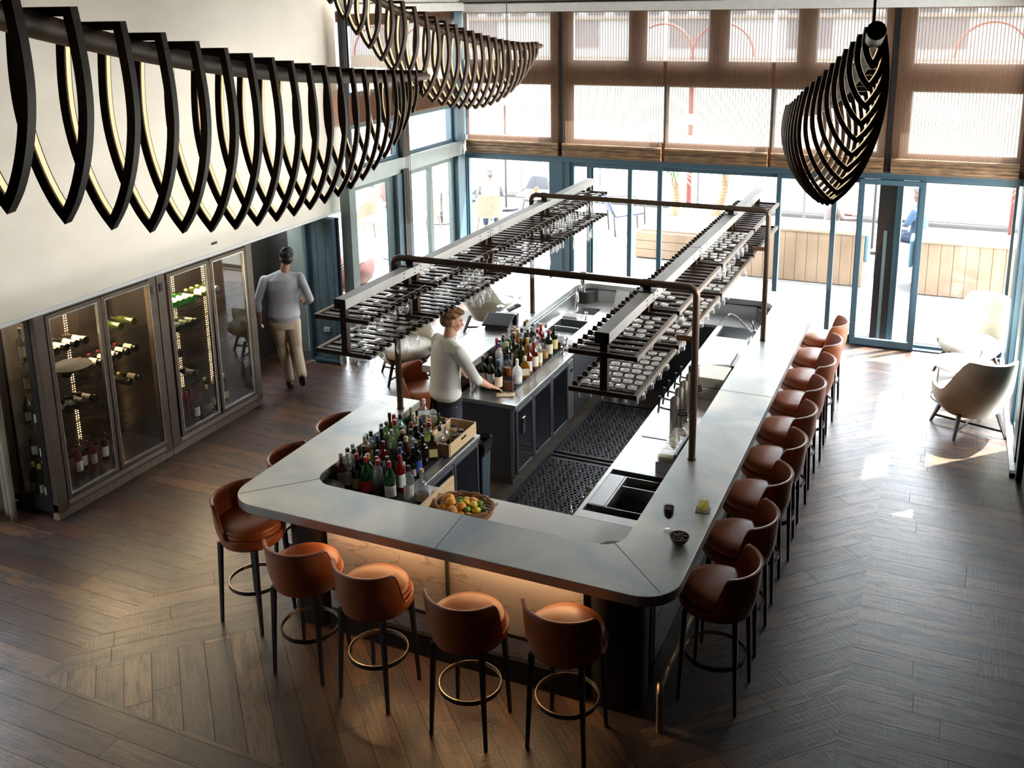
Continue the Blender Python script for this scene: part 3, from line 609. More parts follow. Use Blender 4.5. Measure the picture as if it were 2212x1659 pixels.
# taps
def tap(name, loc, rz, label, pillar=True):
    t = thing(name, label, 'tap', loc, rz)
    M().lathe([(0.026, 0), (0.026, 0.012), (0.019, 0.02), (0.019, 0.16), (0, 0.17)], 16).build('body', CHROME, t, smooth=True)
    M().tube([(0, 0, 0.13), (0.0, -0.05, 0.20), (0, -0.13, 0.215), (0, -0.19, 0.19), (0, -0.205, 0.13)], [0.014, 0.013, 0.012, 0.012, 0.012], 10).build('spout', CHROME, t, smooth=True)
    M().bar((0, 0.0, 0.175), (0.02, 0.05, 0.235), 0.022, 0.01).build('lever', CHROME, t, bevel=0.003); return t
tap('mixer_tap', (-3.98, 10.60, zc), R(25), 'chrome mixer tap at the small rear sink')
t = thing('mixer_tap', 'slim chrome swivel tap over the sink below the rear pipe post', 'tap', (-1.80, 10.22, zc), 0)
M().lathe([(0.024, 0), (0.02, 0.08), (0.024, 0.1), (0, 0.11)], 14).build('body', CHROME, t, smooth=True)
M().tube([(0, 0, 0.06), (-0.10, 0.04, 0.12), (-0.20, 0.08, 0.20), (-0.27, 0.10, 0.225), (-0.30, 0.11, 0.21), (-0.30, 0.11, 0.18)], 0.010, 10).build('spout', CHROME, t, smooth=True)
M().bar((0, 0, 0.1), (-0.04, 0.05, 0.19), 0.02, 0.012).build('lever', CHROME, t, bevel=0.003)
t = thing('water_tower', 'tall polished water dispenser tower behind the rear sink', 'water tower', (-3.99, 10.85, zc))
M().lathe([(0.05, 0), (0.05, 0.012), (0.037, 0.02), (0.037, 0.36), (0.036, 0.362)], 24).build('column', CHROME, t, smooth=True)
M().lathe([(0.04, 0.362), (0.041, 0.38), (0.034, 0.388), (0, 0.39)], 24).build('cap', mat('brown_cap', (0.25, 0.2, 0.17), 0.4), t, smooth=True)
M().tube([(0, -0.03, 0.2), (0, -0.09, 0.21), (0, -0.1, 0.17)], 0.012, 8).build('nozzle', CHROME, t, smooth=True)
# fridge cabinets
def cabinet(name, label, x0, x1, y0, y1, doors, top=zc, vent=None):
    t = thing(name, label, 'fridge cabinet', (0, 0, 0))
    M().box(x0, x1 - 0.025, y0 + 0.015, y1, 0.10, top - 0.04).build('carcass', STEELD, t, bevel=0.004)
    M().box(x0, x1, y0, y1, top - 0.04, top).build('worktop', STEEL, t, bevel=0.005)
    M().box(x0 + 0.04, x1 - 0.07, y0 + 0.06, y1, 0.012, 0.10).build('kick_board', mat('kick_steel', (0.2, 0.2, 0.22), 0.45, 0.7), t)
    DG = mat('dark_fridge_door', (0.005, 0.006, 0.008), 0.16, 0.0, spec=0.45)
    for i, (a, b) in enumerate(doors):
        m = M(); frame_rect(m, 'x', a + 0.006, b - 0.006, 0.14, top - 0.06, x1 - 0.024, x1 - 0.002, 0.028)
        d = m.build('door', STEELD, t, bevel=0.003); M().box(x1 - 0.020, x1 - 0.008, a + 0.034, b - 0.034, 0.168, top - 0.088).build('panel', DG, d)
        if i == 0 and vent: M().box(x1 - 0.009, x1 + 0.006, a + 0.13, a + 0.20, 0.50, 0.66).build('handle', CHROME, d, bevel=0.01)
    if vent:
        a, b = vent; M().box(x1 - 0.024, x1 - 0.004, a + 0.004, b - 0.004, 0.14, top - 0.06).build('vent_panel', STEEL, t, bevel=0.003)
        M().box(x1 - 0.004, x1 + 0.001, a + 0.05, b - 0.05, 0.66, 0.70).build('control_panel', BLK, t)
    return t
TRAYZ = zc + 0.012
ci = cabinet('fridge_cabinet', 'steel fridge island with three dark doors where the barman wipes', -4.05, -3.445, 7.60, 9.12, ((7.62, 8.03), (8.03, 8.49), (8.49, 8.95)), vent=(8.95, 9.11))
M().box(-3.50, -3.47, 7.60, 7.606, 0.12, 0.78).build('corner_trim', STEEL, ci)
cl = cabinet('fridge_cabinet', 'steel fridge cabinet under the crowded tray of bottles beside the fruit basket', -4.06, -3.475, 5.97, 6.93, ((6.0, 6.45), (6.45, 6.90)))
BMAT = mat('black_bar_mat', (0.014, 0.014, 0.016), 0.6)
m = M().box(-4.06, -3.56, 5.36, 6.90, zc + 0.001, TRAYZ).box(-3.56, -3.225, 5.345, 5.80, zc + 0.001, TRAYZ)
tag(m.build('bottle_tray', BMAT), 'black mat under the crowded bottles near the fruit basket', 'bar mat', 'black bar mats')
M().box(-3.475, -3.20, 5.34, 5.965, zc - 0.04, zc).build('worktop', STEEL, cl); M().box(-4.06, -3.475, 5.34, 5.97, zc - 0.04, zc).build('worktop', STEEL, cl)
tag(M().box(-4.03, -3.60, 7.95, 9.10, zc + 0.001, TRAYZ).build('bottle_tray', BMAT), 'black mat under the bottles beside the till', 'bar mat', 'black bar mats')
BO = mat('pale_timber', (0.62, 0.46, 0.27), 0.5, noise=(3, (0.50, 0.35, 0.19), 0.8, (12, 1, 12)))
bd = M().box(-3.215, -3.195, 5.345, 5.92, zc, zc + 0.15).build('divider_board', BO, bevel=0.003); tag(bd, 'upright pale timber board between the bottles and the fruit basket', 'divider board')
tag(M().box(-3.19, -3.10, 5.345, 5.94, zc + 0.001, zc + 0.015).build('cutting_board', mat('oak_board', (0.50, 0.36, 0.22), 0.5, noise=(3, (0.40, 0.28, 0.16), 0.8, (12, 1, 1)))), 'brown strip of board lying along the upright divider', 'board')
# bin
t = thing('waste_bin', 'slim grey bin lined with a black bag beside the steel cabinet', 'bin', (-3.60, 7.06, 0.012))
M().loft([[(-0.1, -0.07, 0), (0.1, -0.07, 0), (0.1, 0.07, 0), (-0.1, 0.07, 0)], [(-0.12, -0.085, 0.68), (0.12, -0.085, 0.68), (0.12, 0.085, 0.68), (-0.12, 0.085, 0.68)]]).build('body', mat('grey_bin', (0.06, 0.08, 0.10), 0.4), t, bevel=0.01)
bl = M(); rgb = random.Random(5); rings = []
for z, e in ((0.60, 0.004), (0.66, 0.012), (0.71, 0.016), (0.73, 0.005), (0.70, -0.02), (0.6, -0.03)):
    rings.append([(x + rgb.uniform(-.007, .007), y + rgb.uniform(-.007, .007), z + rgb.uniform(-.012, .012)) for x, y in rrect(-0.12 - e, 0.12 + e, -0.085 - e, 0.085 + e, 0.02, 5)])
bl.loft(rings, caps=False).build('bag', mat('black_plastic_bag', (0.01, 0.01, 0.012), 0.18), t, smooth=True)
tag(M().box(-3.86, -3.70, 6.955, 7.03, 0.012, 0.5).build('post_box', STEELD), 'narrow dark steel box on the tiles between cabinet and bin', 'box') if False else None

# ---- pipe frames
def pipe_arch(y, label):
    t = thing('pipe_frame', label, 'pipe frame', (0, y, zt), 0, 'bronze pipe arches over the bar'); zp = 2.39 - zt; r = 0.024
    xl, xr = -4.135, -1.605; a = [(xl, 0, 0.003), (xl, 0, zp - 0.05), (xl + 0.015, 0, zp - 0.015), (xl + 0.05, 0, zp), (xr - 0.05, 0, zp), (xr - 0.015, 0, zp - 0.015), (xr, 0, zp - 0.05), (xr, 0, 0.003)]
    M().tube(a, 0.0265, 16).build('arch_pipe', BRONZE, t, smooth=True)
    for x in (xl, xr): M().lathe([(0.034, 0), (0.034, 0.004), (0, 0.005)], 20, (x, 0, 0)).build('base_flange', BRONZE, t)
    M().tube([(xr, 0, 2.0 - zt), (-1.745, 0, 2.0 - zt)], 0.021, 12).build('stub_pipe', mat('copper_stub', (0.34, 0.16, 0.075), 0.35, 0.7), t, smooth=True)
    M().tube([(xl, 0, 2.0 - zt), (-4.205, 0, 2.0 - zt)], 0.021, 12).build('stub_pipe', BRONZE, t, smooth=True)
    for x in (-3.985, -1.975):
        M().box(x - 0.06, x + 0.06, -0.05, 0.05, 2.330 - zt, 2.338 - zt).build('bracket', BLK, t); M().box(x - 0.03, x + 0.03, -0.006, 0.006, 2.337 - zt, 2.42 - zt).build('bracket_fin', BLK, t)
    return t
pipe_arch(6.735, 'bronze pipe arch nearer the front stools'); pipe_arch(9.62, 'bronze pipe arch nearer the terrace doors')
# ---- hanging glass racks
BEAM = mat('galvanised_beam', (0.34, 0.335, 0.315), 0.5, 0.55, noise=(5, (0.25, 0.245, 0.23), 0.8, (1, 0.3, 1)))
RUST = mat('dark_rack_steel', (0.045, 0.026, 0.018), 0.42, 0.5)
RUSTL = mat('worn_rack_rail', (0.20, 0.165, 0.135), 0.45, 0.5)
HP = [5.74, 6.66, 8.10, 9.55, 11.0]
SEG = [(5.72, 6.69), (6.76, 8.13), (8.20, 9.58), (9.65, 11.05)]
LV = (2.175, 1.91)
def rack(cx, side, label):
    t = thing('glass_rack', label, 'glass rack', (cx, 0, 0), 0, 'hanging glass racks')
    M().box(-0.048, 0.048, 5.72, 11.10, 2.255, 2.33).build('beam', BEAM, t, bevel=0.003); M().box(-0.0485, 0.0485, 5.715, 5.722, 2.252, 2.331).build('end_plate', BLK, t)
    for y in (8.165,): M().box(-0.0495, 0.0495, y - 0.004, y + 0.004, 2.254, 2.3315).build('joint', BLK, t)
    bo = M()
    for y0 in (6.78, 8.17):
        for dy in (-0.22, -0.05, 0.05, 0.22):
            for z in (2.275, 2.31): bo.lathe([(0.006, 0), (0, 0.003)], 8, (0, 0, 0)) if False else bo.box(0.047, 0.0505, y0 + dy - 0.006, y0 + dy + 0.006, z - 0.006, z + 0.006)
    bo.build('bolt_heads', BLK, t)
    for y in HP:
        for dy in ((0.0,) if y in (HP[0], HP[-1]) else (0.0, 0.13)):
            M().box(-0.022, 0.03, y + dy - 0.0, y + dy + 0.045, 1.885, 2.256).build('hanger', RUST, t, bevel=0.002)
    for (a, b) in SEG:
        for z in LV:
            m = M(); h0, h1, b0, b1 = z - 0.016, z + 0.016, a + 0.028, b - 0.028; xs = side * 0.214; m.prism([(-0.235, a), (0.235, a), (0.235, b0), (xs + 0.006, b0), (xs + 0.006, b1), (0.235, b1), (0.235, b), (-0.235, b), (-0.235, b1), (xs - 0.006, b1), (xs - 0.006, b0), (-0.235, b0)], h0, h1)
            sf = m.build('shelf', RUST, t, bevel=0.002)
            m = M(); y = a + 0.095
            while y < b - 0.05:
                m.box(-0.235, 0.235, y - 0.024, y + 0.018, z - 0.008, z + 0.008); m.box(-side * 0.235, -side * 0.205, y - 0.012, y + 0.006, z + 0.008, z + 0.022); y += 0.0985
            m.build('slats', RUST, sf)
            M().box(side * 0.215, side * 0.239, a, b, z - 0.017, z + 0.0175).build('edge_rail', RUSTL, sf)
            M().tube([(-side * 0.17, a, z + 0.022), (-side * 0.17, b, z + 0.022)], 0.003, 6).build('tie_rod', RUSTL, sf)
    return t
rack(-3.985, -1, 'two-level glass rack on the beam over the barman'); rack(-1.972, 1, 'two-level glass rack on the beam over the rubber mats')
# ================================================================== STOOLS
LEA = mat('tan_leather', (0.43, 0.125, 0.042), 0.36, noise=(7, (0.35, 0.095, 0.032), 0.6, (1, 1, 1)), bump=0.05, spec=0.55)
LEAD = mat('tan_leather_piping', (0.22, 0.075, 0.035), 0.4)
LEGM = mat('black_leg', (0.012, 0.010, 0.010), 0.35)
RING = mat('bronzed_ring', (0.42, 0.37, 0.29), 0.25, 0.95)
def sstep(t): t = max(0, min(1, t)); return t * t * (3 - 2 * t)
def make_stool(label):
    t = thing('bar_stool', label, 'bar stool', (0, 0, 0))
    # cushion
    pr = [(0, 0.715), (0.195, 0.715), (0.222, 0.722), (0.230, 0.738), (0.228, 0.757), (0.225, 0.760), (0.229, 0.764), (0.226, 0.785), (0.208, 0.800), (0.15, 0.809), (0.06, 0.813), (0, 0.813)]
    M().lathe(pr, 48).build('seat_cushion', LEA, t, smooth=True, angle=60)
    # shell: rim all round rising into the back rest
    n = 96; outer, inner, top = [], [], []; nz = 9
    def prof(a):   # a: degrees from the back direction
        k = sstep((86 - abs(a)) / 26); zt_ = 0.722 + 0.252 * k; lean = 0.028 * k; return zt_, lean
    rings = []
    for i in range(n):
        a = 360 * i / n - 180; zt_, lean = prof(a); th = R(-90 + a); c, s_ = math.cos(th), math.sin(th); ring = []
        for j in range(nz):
            f = j / (nz - 1); z = 0.648 + (zt_ - 0.648) * f; r = 0.222 + 0.022 * min(1, f * 3.0) + lean * f
            ring.append((r * c, r * s_, z))
        r = 0.244 + lean; ring.append(((r - 0.006) * c, (r - 0.006) * s_, zt_ + 0.008)); ring.append(((r - 0.018) * c, (r - 0.018) * s_, zt_ + 0.006))
        for j in range(nz):
            f = 1 - j / (nz - 1); z = 0.70 + (zt_ - 0.70) * f; r = 0.222 + lean * f
            ring.append((r * c, r * s_, z))
        rings.append(ring)
    m = M(); L = len(rings[0]); m.loft(rings + [rings[0]], caps=False, closed=False)
    m.add([(r[0][0], r[0][1], r[0][2]) for r in rings], [tuple(range(n - 1, -1, -1))])
    m.build('shell_back', LEA, t, smooth=True, angle=50)
    pts = []
    for i in range(n):
        a = 360 * i / n - 180; zt_, lean = prof(a); th = R(-90 + a); r = 0.244 + lean; pts.append((r * math.cos(th), r * math.sin(th), zt_ + 0.002))
    M().tube(pts, 0.0042, 6, closed=True).build('piping', LEAD, t, smooth=True)
    for sx in (-1, 1):
        for sy in (-1, 1): M().taper((sx * 0.186, sy * 0.186, 0), 0.021, (sx * 0.160, sy * 0.160, 0.655), 0.033).build('leg', LEGM, t, bevel=0.003)
    m = M(); q = 0.0
    rr = [(0.190, 0.285), (0.196, 0.285), (0.196, 0.313), (0.190, 0.313)]
    m.lathe(rr + [rr[0]], 64); m.build('foot_ring', RING, t, smooth=True)
    M().lathe([(0.1965, 0.284), (0.199, 0.284), (0.199, 0.311), (0.1965, 0.311), (0.1965, 0.284)], 64).build('ring_band', LEGM, t)
    m = M()
    for a in (45, 135, 225, 315): m.box(0, 0, 0, 0, 0, 0) if False else m.bar((0.165 * math.cos(R(a)), 0.165 * math.sin(R(a)), 0.64), (-0.1 * math.cos(R(a)), -0.1 * math.sin(R(a)), 0.64), 0.03, 0.015)
    m.build('under_frame', LEGM, t)
    return t
names = {
 'f': [('tan leather bar stool at the front corner beside the first marble panel', -3.74, 4.80, 4), ('tan leather bar stool before the marble, second along the front from the wine fridges', -3.17, 4.755, -3),
       ('tan leather bar stool beside the brass divider strip of the marble front', -2.47, 4.70, 1), ('tan leather bar stool in front of the black bar corner, its back to us', -1.872, 4.825, -2)],
 'r': ['tan stool at the head of the long row, nearest the black bar corner', 'second tan stool of the long row, counted from the black bar corner', 'third tan stool of the long row, level with the olives', 'fourth tan stool of the long row, level with the yellow tumbler',
       'fifth stool from the black bar corner in the long row', 'middle-far stool of the long row, sixth from the black bar corner', 'third stool from the terrace doors in the long row, its seat bleached by glare', 'second stool from the terrace doors in the long row', 'last stool of the long row, nearest the terrace doors'],
 'l': [('orange leather stool at the rounded bar corner facing the wine fridges side', -4.44, 5.10, -92), ('stool back just showing over the zinc counter, next to the corner stool', -4.47, 5.78, -88), ('stool back showing over the counter opposite the double wine fridge post', -4.46, 6.42, -90), ('reddish leather stool behind the barman in the gap of the counter', -4.50, 7.78, -84)]}
st0 = make_stool(names['f'][0][0]); st0.location = (-3.74, 4.80, 0); st0.rotation_euler = (0, 0, R(4)); st0['group'] = 'stools along the marble front'
for lb, x, y, a in names['f'][1:]: dup(st0, (x, y, 0), R(a), lb, 'stools along the marble front')
for i, lb in enumerate(names['r']): dup(st0, (-1.14 - 0.006 * (i % 3), 5.60 + i * 0.646, 0), R(90 + (i * 37 % 7 - 3)), lb, 'stools in the long row by the big windows')
for lb, x, y, a in names['l']: dup(st0, (x, y, 0), R(a), lb, 'stools on the wine fridge side')

# ================================================================== LOUNGE CHAIRS AND TABLE
VEL = mat('cream_velvet', (0.66, 0.62, 0.50), 0.8, noise=(3.0, (0.42, 0.38, 0.24), 0.7, (1, 1, 1.5)), sheen=0.5)
VELL = mat('cream_velvet_inside', (0.72, 0.70, 0.62), 0.85, noise=(4.0, (0.6, 0.56, 0.45), 0.6, (1, 1, 1)), sheen=0.5)
def make_armchair(label, loc, rz):
    t = thing('lounge_chair', label, 'armchair', loc, rz, 'pale velvet armchairs')
    n = 41; outs, ins = [], []
    ks = []
    def P(a):
        b = abs(a); top = 0.90 * sstep((76 - b) / 34) + (0.50 + 0.06 * sstep((b - 95) / 25)) * (1 - sstep((76 - b) / 34)); r = 0.36 + 0.02 * (b < 0); return top
    for i in range(n):
        a = -128 + 256 * i / (n - 1); th = R(-90 + a); c, s_ = math.cos(th), math.sin(th); tp = P(a); k = (tp - 0.48) / 0.42
        o, q = [], []
        for j in range(9):
            f = j / 8; z = 0.22 + (tp - 0.22) * f; bulge = math.sin(min(1, f * 1.4) * PI / 2)
            ry = 0.25 + 0.12 * bulge + 0.17 * max(0, k) * f; rx = 0.25 + 0.13 * bulge - 0.03 * max(0, k) * f * f
            o.append((rx * c, ry * s_, z)); q.append(((rx - 0.035) * c, (ry - 0.035) * s_, z if j < 8 else tp + 0.004))
        outs.append(o); ins.append(q)
    rings = [o + list(reversed(q)) for o, q in zip(outs, ins)]
    M().loft(rings, caps=True).build('shell', VEL, t, smooth=True, angle=60)
    bt = [o[0] for o in outs]; M().add([(x, y, z) for x, y, z in bt], [tuple(range(len(bt)))]).build('underside', VEL, t)
    M().lathe([(0, 0.32), (0.30, 0.32), (0.335, 0.35), (0.338, 0.40), (0.315, 0.435), (0.2, 0.45), (0, 0.452)], 40, (0, 0.02, 0), 0.98, 1.0).build('seat_cushion', VELL, t, smooth=True, angle=60)
    D = mat('dark_wood_leg', (0.03, 0.022, 0.018), 0.45)
    for sx, sy in ((-1, -1), (1, -1), (-1, 1), (1, 1)): M().taper((sx * 0.27, sy * 0.26, 0), 0.026, (sx * 0.20, sy * 0.19, 0.25), 0.04).build('leg', D, t, bevel=0.003)
    m = M(); m.bar((-0.255, -0.245, 0.075), (0.255, 0.245, 0.075), 0.018, 0.022); m.bar((0.255, -0.245, 0.076), (-0.255, 0.245, 0.076), 0.018, 0.022); m.build('cross_brace', D, t)
    return t
make_armchair('cream armchair seen from behind, standing by the window frame base', (0.37, 10.62, 0), R(26))
make_armchair('cream armchair facing into the room with its back to the terrace glass', (0.36, 12.38, 0), R(150))
make_armchair('cream armchair with cross-braced legs behind the barman, by the glazed doors', (-5.62, 11.62, 0), R(-20))
make_armchair('cream armchair half hidden under the glass rack next to the barman', (-5.85, 9.72, 0), R(-140))
def round_table(loc, r, h, label):
    t = thing('side_table', label, 'side table', loc, 0)
    M().lathe([(0, h - 0.025), (r - 0.01, h - 0.025), (r, h - 0.018), (r, h - 0.004), (r - 0.006, h), (0, h)], 56).build('table_top', mat('white_table_top', (0.86, 0.86, 0.84), 0.2), t, smooth=True)
    Mt = mat('thin_metal', (0.30, 0.24, 0.18), 0.3, 0.9)
    for a in (25, 145, 265): M().tube([(r * 0.93 * math.cos(R(a)), r * 0.93 * math.sin(R(a)), 0.012), (r * 0.9 * math.cos(R(a)), r * 0.9 * math.sin(R(a)), h - 0.02)], 0.008, 8).build('leg', Mt, t)
    M().tube([(r * 0.93 * math.cos(R(i * 7.5)), r * 0.93 * math.sin(R(i * 7.5)), 0.01) for i in range(48)], 0.007, 8, closed=True).build('floor_ring', Mt, t, smooth=True); return t
round_table((0.30, 11.50, 0), 0.335, 0.42, 'round white side table on thin legs between the two cream armchairs by the window')
t = thing('reading_lamp', 'thin standing lamp stem rising beside the armchair behind the barman', 'floor lamp', (-5.13, 10.9, 0))
M().tube([(0, 0, 0.02), (0, 0, 0.62)], 0.009, 8).build('pole', STEEL, t); M().lathe([(0, 0), (0.12, 0), (0.12, 0.015), (0, 0.02)], 24).build('base', BLK, t); M().lathe([(0.04, 0.62), (0.05, 0.64), (0, 0.66)], 16).build('cap', STEEL, t)

# ================================================================== PENDANT LAMPS
PD = {1: [-2.651, 3.555, 4.113, -0.346, -2.332, 0.01, -0.095, -0.001, 4.22, 2.812, 1.834, 2.869, 0.017, 0.615, 0.247, 0.110, 1.193],
      2: [-3.861, 7.061, 4.224, 0.093, -1.091, 0.071, -0.251, -0.001, 1.68, 1.95, 1.426, 2.665, -0.018, 0.61, 0.131, 0.150, 0.969],
      3: [-0.598, 5.587, 3.889, -0.22, -1.931, 0.012, -0.205, 0.01, 2.289, 2.839, 1.071, 2.463, -0.03, 0.603, 0.211, 0.176, 0.947]}
WOOD = mat('dark_stained_wood', (0.060, 0.032, 0.017), 0.5, noise=(2, (0.035, 0.018, 0.010), 0.8, (1, 1, 10)))
LED = emat('led_strip_light', (1.0, 0.73, 0.42), 0.72)
def ppos(v, s):
    cx, cy_, cz, yaw, s0, a, b, c = v[:8]; q = v[12]; dx, dy = math.sin(yaw), math.cos(yaw); nx, ny = dy, -dx; lat = q * s * s if not (v is PD[3] and s > 0.25) else q * (0.0625 + (s - 0.25) * 0.5 + (s - 0.25) ** 2 * 0.1)
    return Vector((cx + dx * s + nx * lat, cy_ + dy * s + ny * lat, cz + a * s * s + b * s + c * s ** 3))
def phh(v, s):
    Ln, Lf, pn, pf = v[8:12]; Hm = v[13]
    return Hm * (1 - min(-s / Ln, .999) ** pn) if s < 0 else Hm * (1 - min(s / Lf, .999) ** pf)
def pendant(k, label, smin=None, smax=None, wires=()):
    v = PD[k]; o0 = ppos(v, 0); t = thing('pendant_lamp', label, 'pendant lamp', o0, v[3] * -1)
    # local frame: y along the spine, x to the side
    cyw, syw = math.cos(v[3]), math.sin(v[3])
    def loc(p): d = p - o0; return Vector((d.x * cyw - d.y * syw, d.x * syw + d.y * cyw, d.z))
    s_lo = -v[8] if smin is None else smin; N = 60
    s_hi = v[9] if smax is None else smax; sp = [loc(ppos(v, s_lo + (s_hi - s_lo) * i / N)) for i in range(N + 1)]
    M().tube(sp, [0.030] * (N - 1) + [0.027, 0.018], 14).build('spine', WOOD, t, smooth=True)
    ribs = []; i = 0
    s = v[4]
    while s - v[14] > s_lo + 0.04: s -= v[14]
    sc = 1.0
    while s < s_hi - 0.04:
        h = phh(v, s)
        if h > 0.05:
            p = loc(ppos(v, s)); cw = v[15] * (h / v[13]) ** v[16]; z0 = 0.045
            # leaf outline (half): from top corner bulging then to the tip
            hp = [(cw * 1.0, z0), (cw * 1.10, z0 - 0.14 * (h + z0)), (cw * 1.17, z0 - 0.30 * (h + z0)), (cw * 1.15, z0 - 0.46 * (h + z0)), (cw * 1.0, z0 - 0.62 * (h + z0)), (cw * 0.74, z0 - 0.77 * (h + z0)), (cw * 0.40, z0 - 0.90 * (h + z0)), (0.0, -h)]
            def cr(P, k=3):
                o_ = []
                for i in range(len(P) - 1):
                    p0, p1, p2, p3 = P[max(i - 1, 0)], P[i], P[i + 1], P[min(i + 2, len(P) - 1)]
                    for j in range(k):
                        t_ = j / k; o_.append(tuple(0.5 * ((2 * p1[q]) + (-p0[q] + p2[q]) * t_ + (2 * p0[q] - 5 * p1[q] + 4 * p2[q] - p3[q]) * t_ ** 2 + (-p0[q] + 3 * p1[q] - 3 * p2[q] + p3[q]) * t_ ** 3) for q in (0, 1)))
                return o_ + [P[-1]]
            hp = cr(hp); nh = len(hp)
            wo = 0.021; dth = 0.012 + 0.006 * (h / v[13])
            rt = [(x, z) for x, z in hp]; lf = [(-x, z) for x, z in reversed(hp[:-1])]; outl = rt + lf          # closed loop, clockwise
            n = len(outl); cz_ = 0
            def off(i, d):
                a, b, c = Vector(outl[i - 1]), Vector(outl[i]), Vector(outl[(i + 1) % n]); e1 = (b - a).normalized(); e2 = (c - b).normalized()
                n1 = Vector((e1.y, -e1.x)); n2 = Vector((e2.y, -e2.x)); m_ = (n1 + n2); m_.normalize(); k_ = max(0.45, m_.dot(n1)); return b + m_ * (d / k_)
            sg = 1
            tst = off(2, 0.01)
            if abs(tst.x) > abs(outl[2][0]): sg = -1
            inn = [off(i, sg * wo) for i in range(n)]
            rings = []
            for (ox, oz), q in zip(outl, inn): rings.append([(ox, -dth, oz), (ox, dth, oz), (q.x, dth, q.y), (q.x, -dth, q.y)])
            rb_ = M().loft([[(a + p.x, b + p.y, c + p.z) for a, b, c in r_] for r_ in rings + [rings[0]]], caps=False).build('rib', WOOD, t)
            # LED strips lie on the inner faces, facing the middle
            m_ = M(); i2 = [off(i, sg * (wo + 0.0015)) for i in range(n)]
            for rngi in (range(1, nh - 1), range(nh, 2 * nh - 2)):
                idx = list(rngi)
                for a, b in zip(idx[:-1], idx[1:]):
                    A, B = i2[a], i2[b]
                    m_.add([(A.x + p.x, p.y - dth * 0.62, A.y + p.z), (A.x + p.x, p.y + dth * 0.62, A.y + p.z), (B.x + p.x, p.y + dth * 0.62, B.y + p.z), (B.x + p.x, p.y - dth * 0.62, B.y + p.z)], [(0, 1, 2, 3)])
            m_.build('led_strip', LED, rb_)
        s += v[14]
    # suspension wires
    for ss in wires:
        p = loc(ppos(v, ss)); M().tube([p + Vector((0, 0, 0.03)), Vector((p.x, p.y, 5.3 - o0.z))], 0.005, 6).build('suspension_wire', BLK, t)
    return t
pendant(1, 'long boat shaped wooden pendant lamp crossing in front of the cream wall', smin=-2.9, wires=(-2.5, 0.95))
pendant(2, 'boat shaped wooden pendant lamp hanging in front of the corner windows', smin=-1.6, wires=(1.21,))
pendant(3, 'boat shaped wooden pendant lamp seen end-on before the woven shades', smin=-2.289, smax=1.9, wires=(-1.78,))
# ================================================================== GLASSWARE IN THE RACKS
GL = glass('drinking_glass', (0.985, 0.99, 0.99), body=0.05, bodycol=(1, 1, 1), ior=1.5)
GLB = glass('drinking_glass_base', (0.97, 0.97, 0.96), body=0.62, bodycol=(1, 0.985, 0.95), ior=1.5)
def two_mat(o, m2, zsel):
    o.data.materials.append(m2)
    for p in o.data.polygons:
        if p.center.z > zsel: p.material_index = 1
# hanging upside down: base disc at z=0.012, stem and bowl below
def proto(kind):
    b = 0.036
    if kind == 'balloon': pr = [(0, .016), (b, .013), (b, .010), (.010, .006), (.0035, -.004), (.0035, -.075), (.012, -.083), (.034, -.105), (.047, -.135), (.047, -.160), (.036, -.195), (.034, -.195), (.045, -.160), (.045, -.137), (.032, -.108), (.010, -.086), (0, -.084)]
    elif kind == 'flute': pr = [(0, .016), (.031, .013), (.031, .010), (.008, .006), (.003, -.004), (.003, -.08), (.010, -.09), (.022, -.12), (.025, -.16), (.020, -.215), (.0185, -.215), (.0235, -.16), (.020, -.12), (.008, -.093), (0, -.09)]
    elif kind == 'tulip': pr = [(0, .016), (.034, .013), (.034, .010), (.009, .006), (.0033, -.004), (.0033, -.07), (.012, -.078), (.030, -.097), (.037, -.125), (.031, -.165), (.0295, -.165), (.0355, -.125), (.028, -.099), (.010, -.081), (0, -.08)]
    else: pr = [(0, .016), (.035, .013), (.035, .010), (.010, .005), (.005, -.004), (.0045, -.03), (.018, -.038), (.036, -.050), (.043, -.070), (.044, -.098), (.0425, -.098), (.0415, -.070), (.034, -.053), (.016, -.041), (0, -.039)]
    o = M().lathe(pr, 16 if kind != 'cut' else 20).build({'balloon': 'wine_glass', 'flute': 'champagne_flute', 'tulip': 'wine_glass', 'cut': 'cut_glass_goblet'}[kind], GL, smooth=True, angle=50)
    two_mat(o, GLB, 0.004); return o
PR = {}
GN = [0]
gr = random.Random(11)
def hang(kind, x, y, z, label, group, cat='wine glass'):
    if kind not in PR: PR[kind] = proto(kind); o = PR[kind]
    else: o = PR[kind].copy(); COL.objects.link(o)
    o.location = (x, y, z); tag(o, label, cat, group); GN[0] += 1; return o
def fill(cx, seg, lv, kind, cols, prob, label, group, rows=None, cat='wine glass'):
    a, b = SEG[seg]; y = a + 0.095 + 0.046; i = 0
    while y < b - 0.06:
        if rows is None or i in rows:
            for c in cols:
                if gr.random() < prob: hang(kind, cx + c + (0.038 if i % 2 and kind != 'x' else 0) * 0.5, y + gr.uniform(-.004, .004), LV[lv] + 0.0, label, group, cat)
        y += 0.0985; i += 1
C5 = (-0.165, -0.083, -0.001, 0.081, 0.163)
RXc, LXc = -1.972, -3.985
fill(RXc, 0, 1, 'cut', C5 + (), 1.0, 'cut glass goblet hanging by its foot from the lower rack nearest the beer taps', 'cut goblets on the lower rack at the taps', cat='goblet')
fill(RXc, 1, 1, 'cut', C5[1:], 0.72, 'glass goblet hanging from the lower rack level with the white block fridge', 'goblets on the second lower rack over the mats', cat='goblet')
fill(RXc, 2, 1, 'tulip', C5[2:], 0.8, 'small wine glass hanging from the lower rack by the stub of the rear pipe post', 'small wine glasses on the third lower rack')
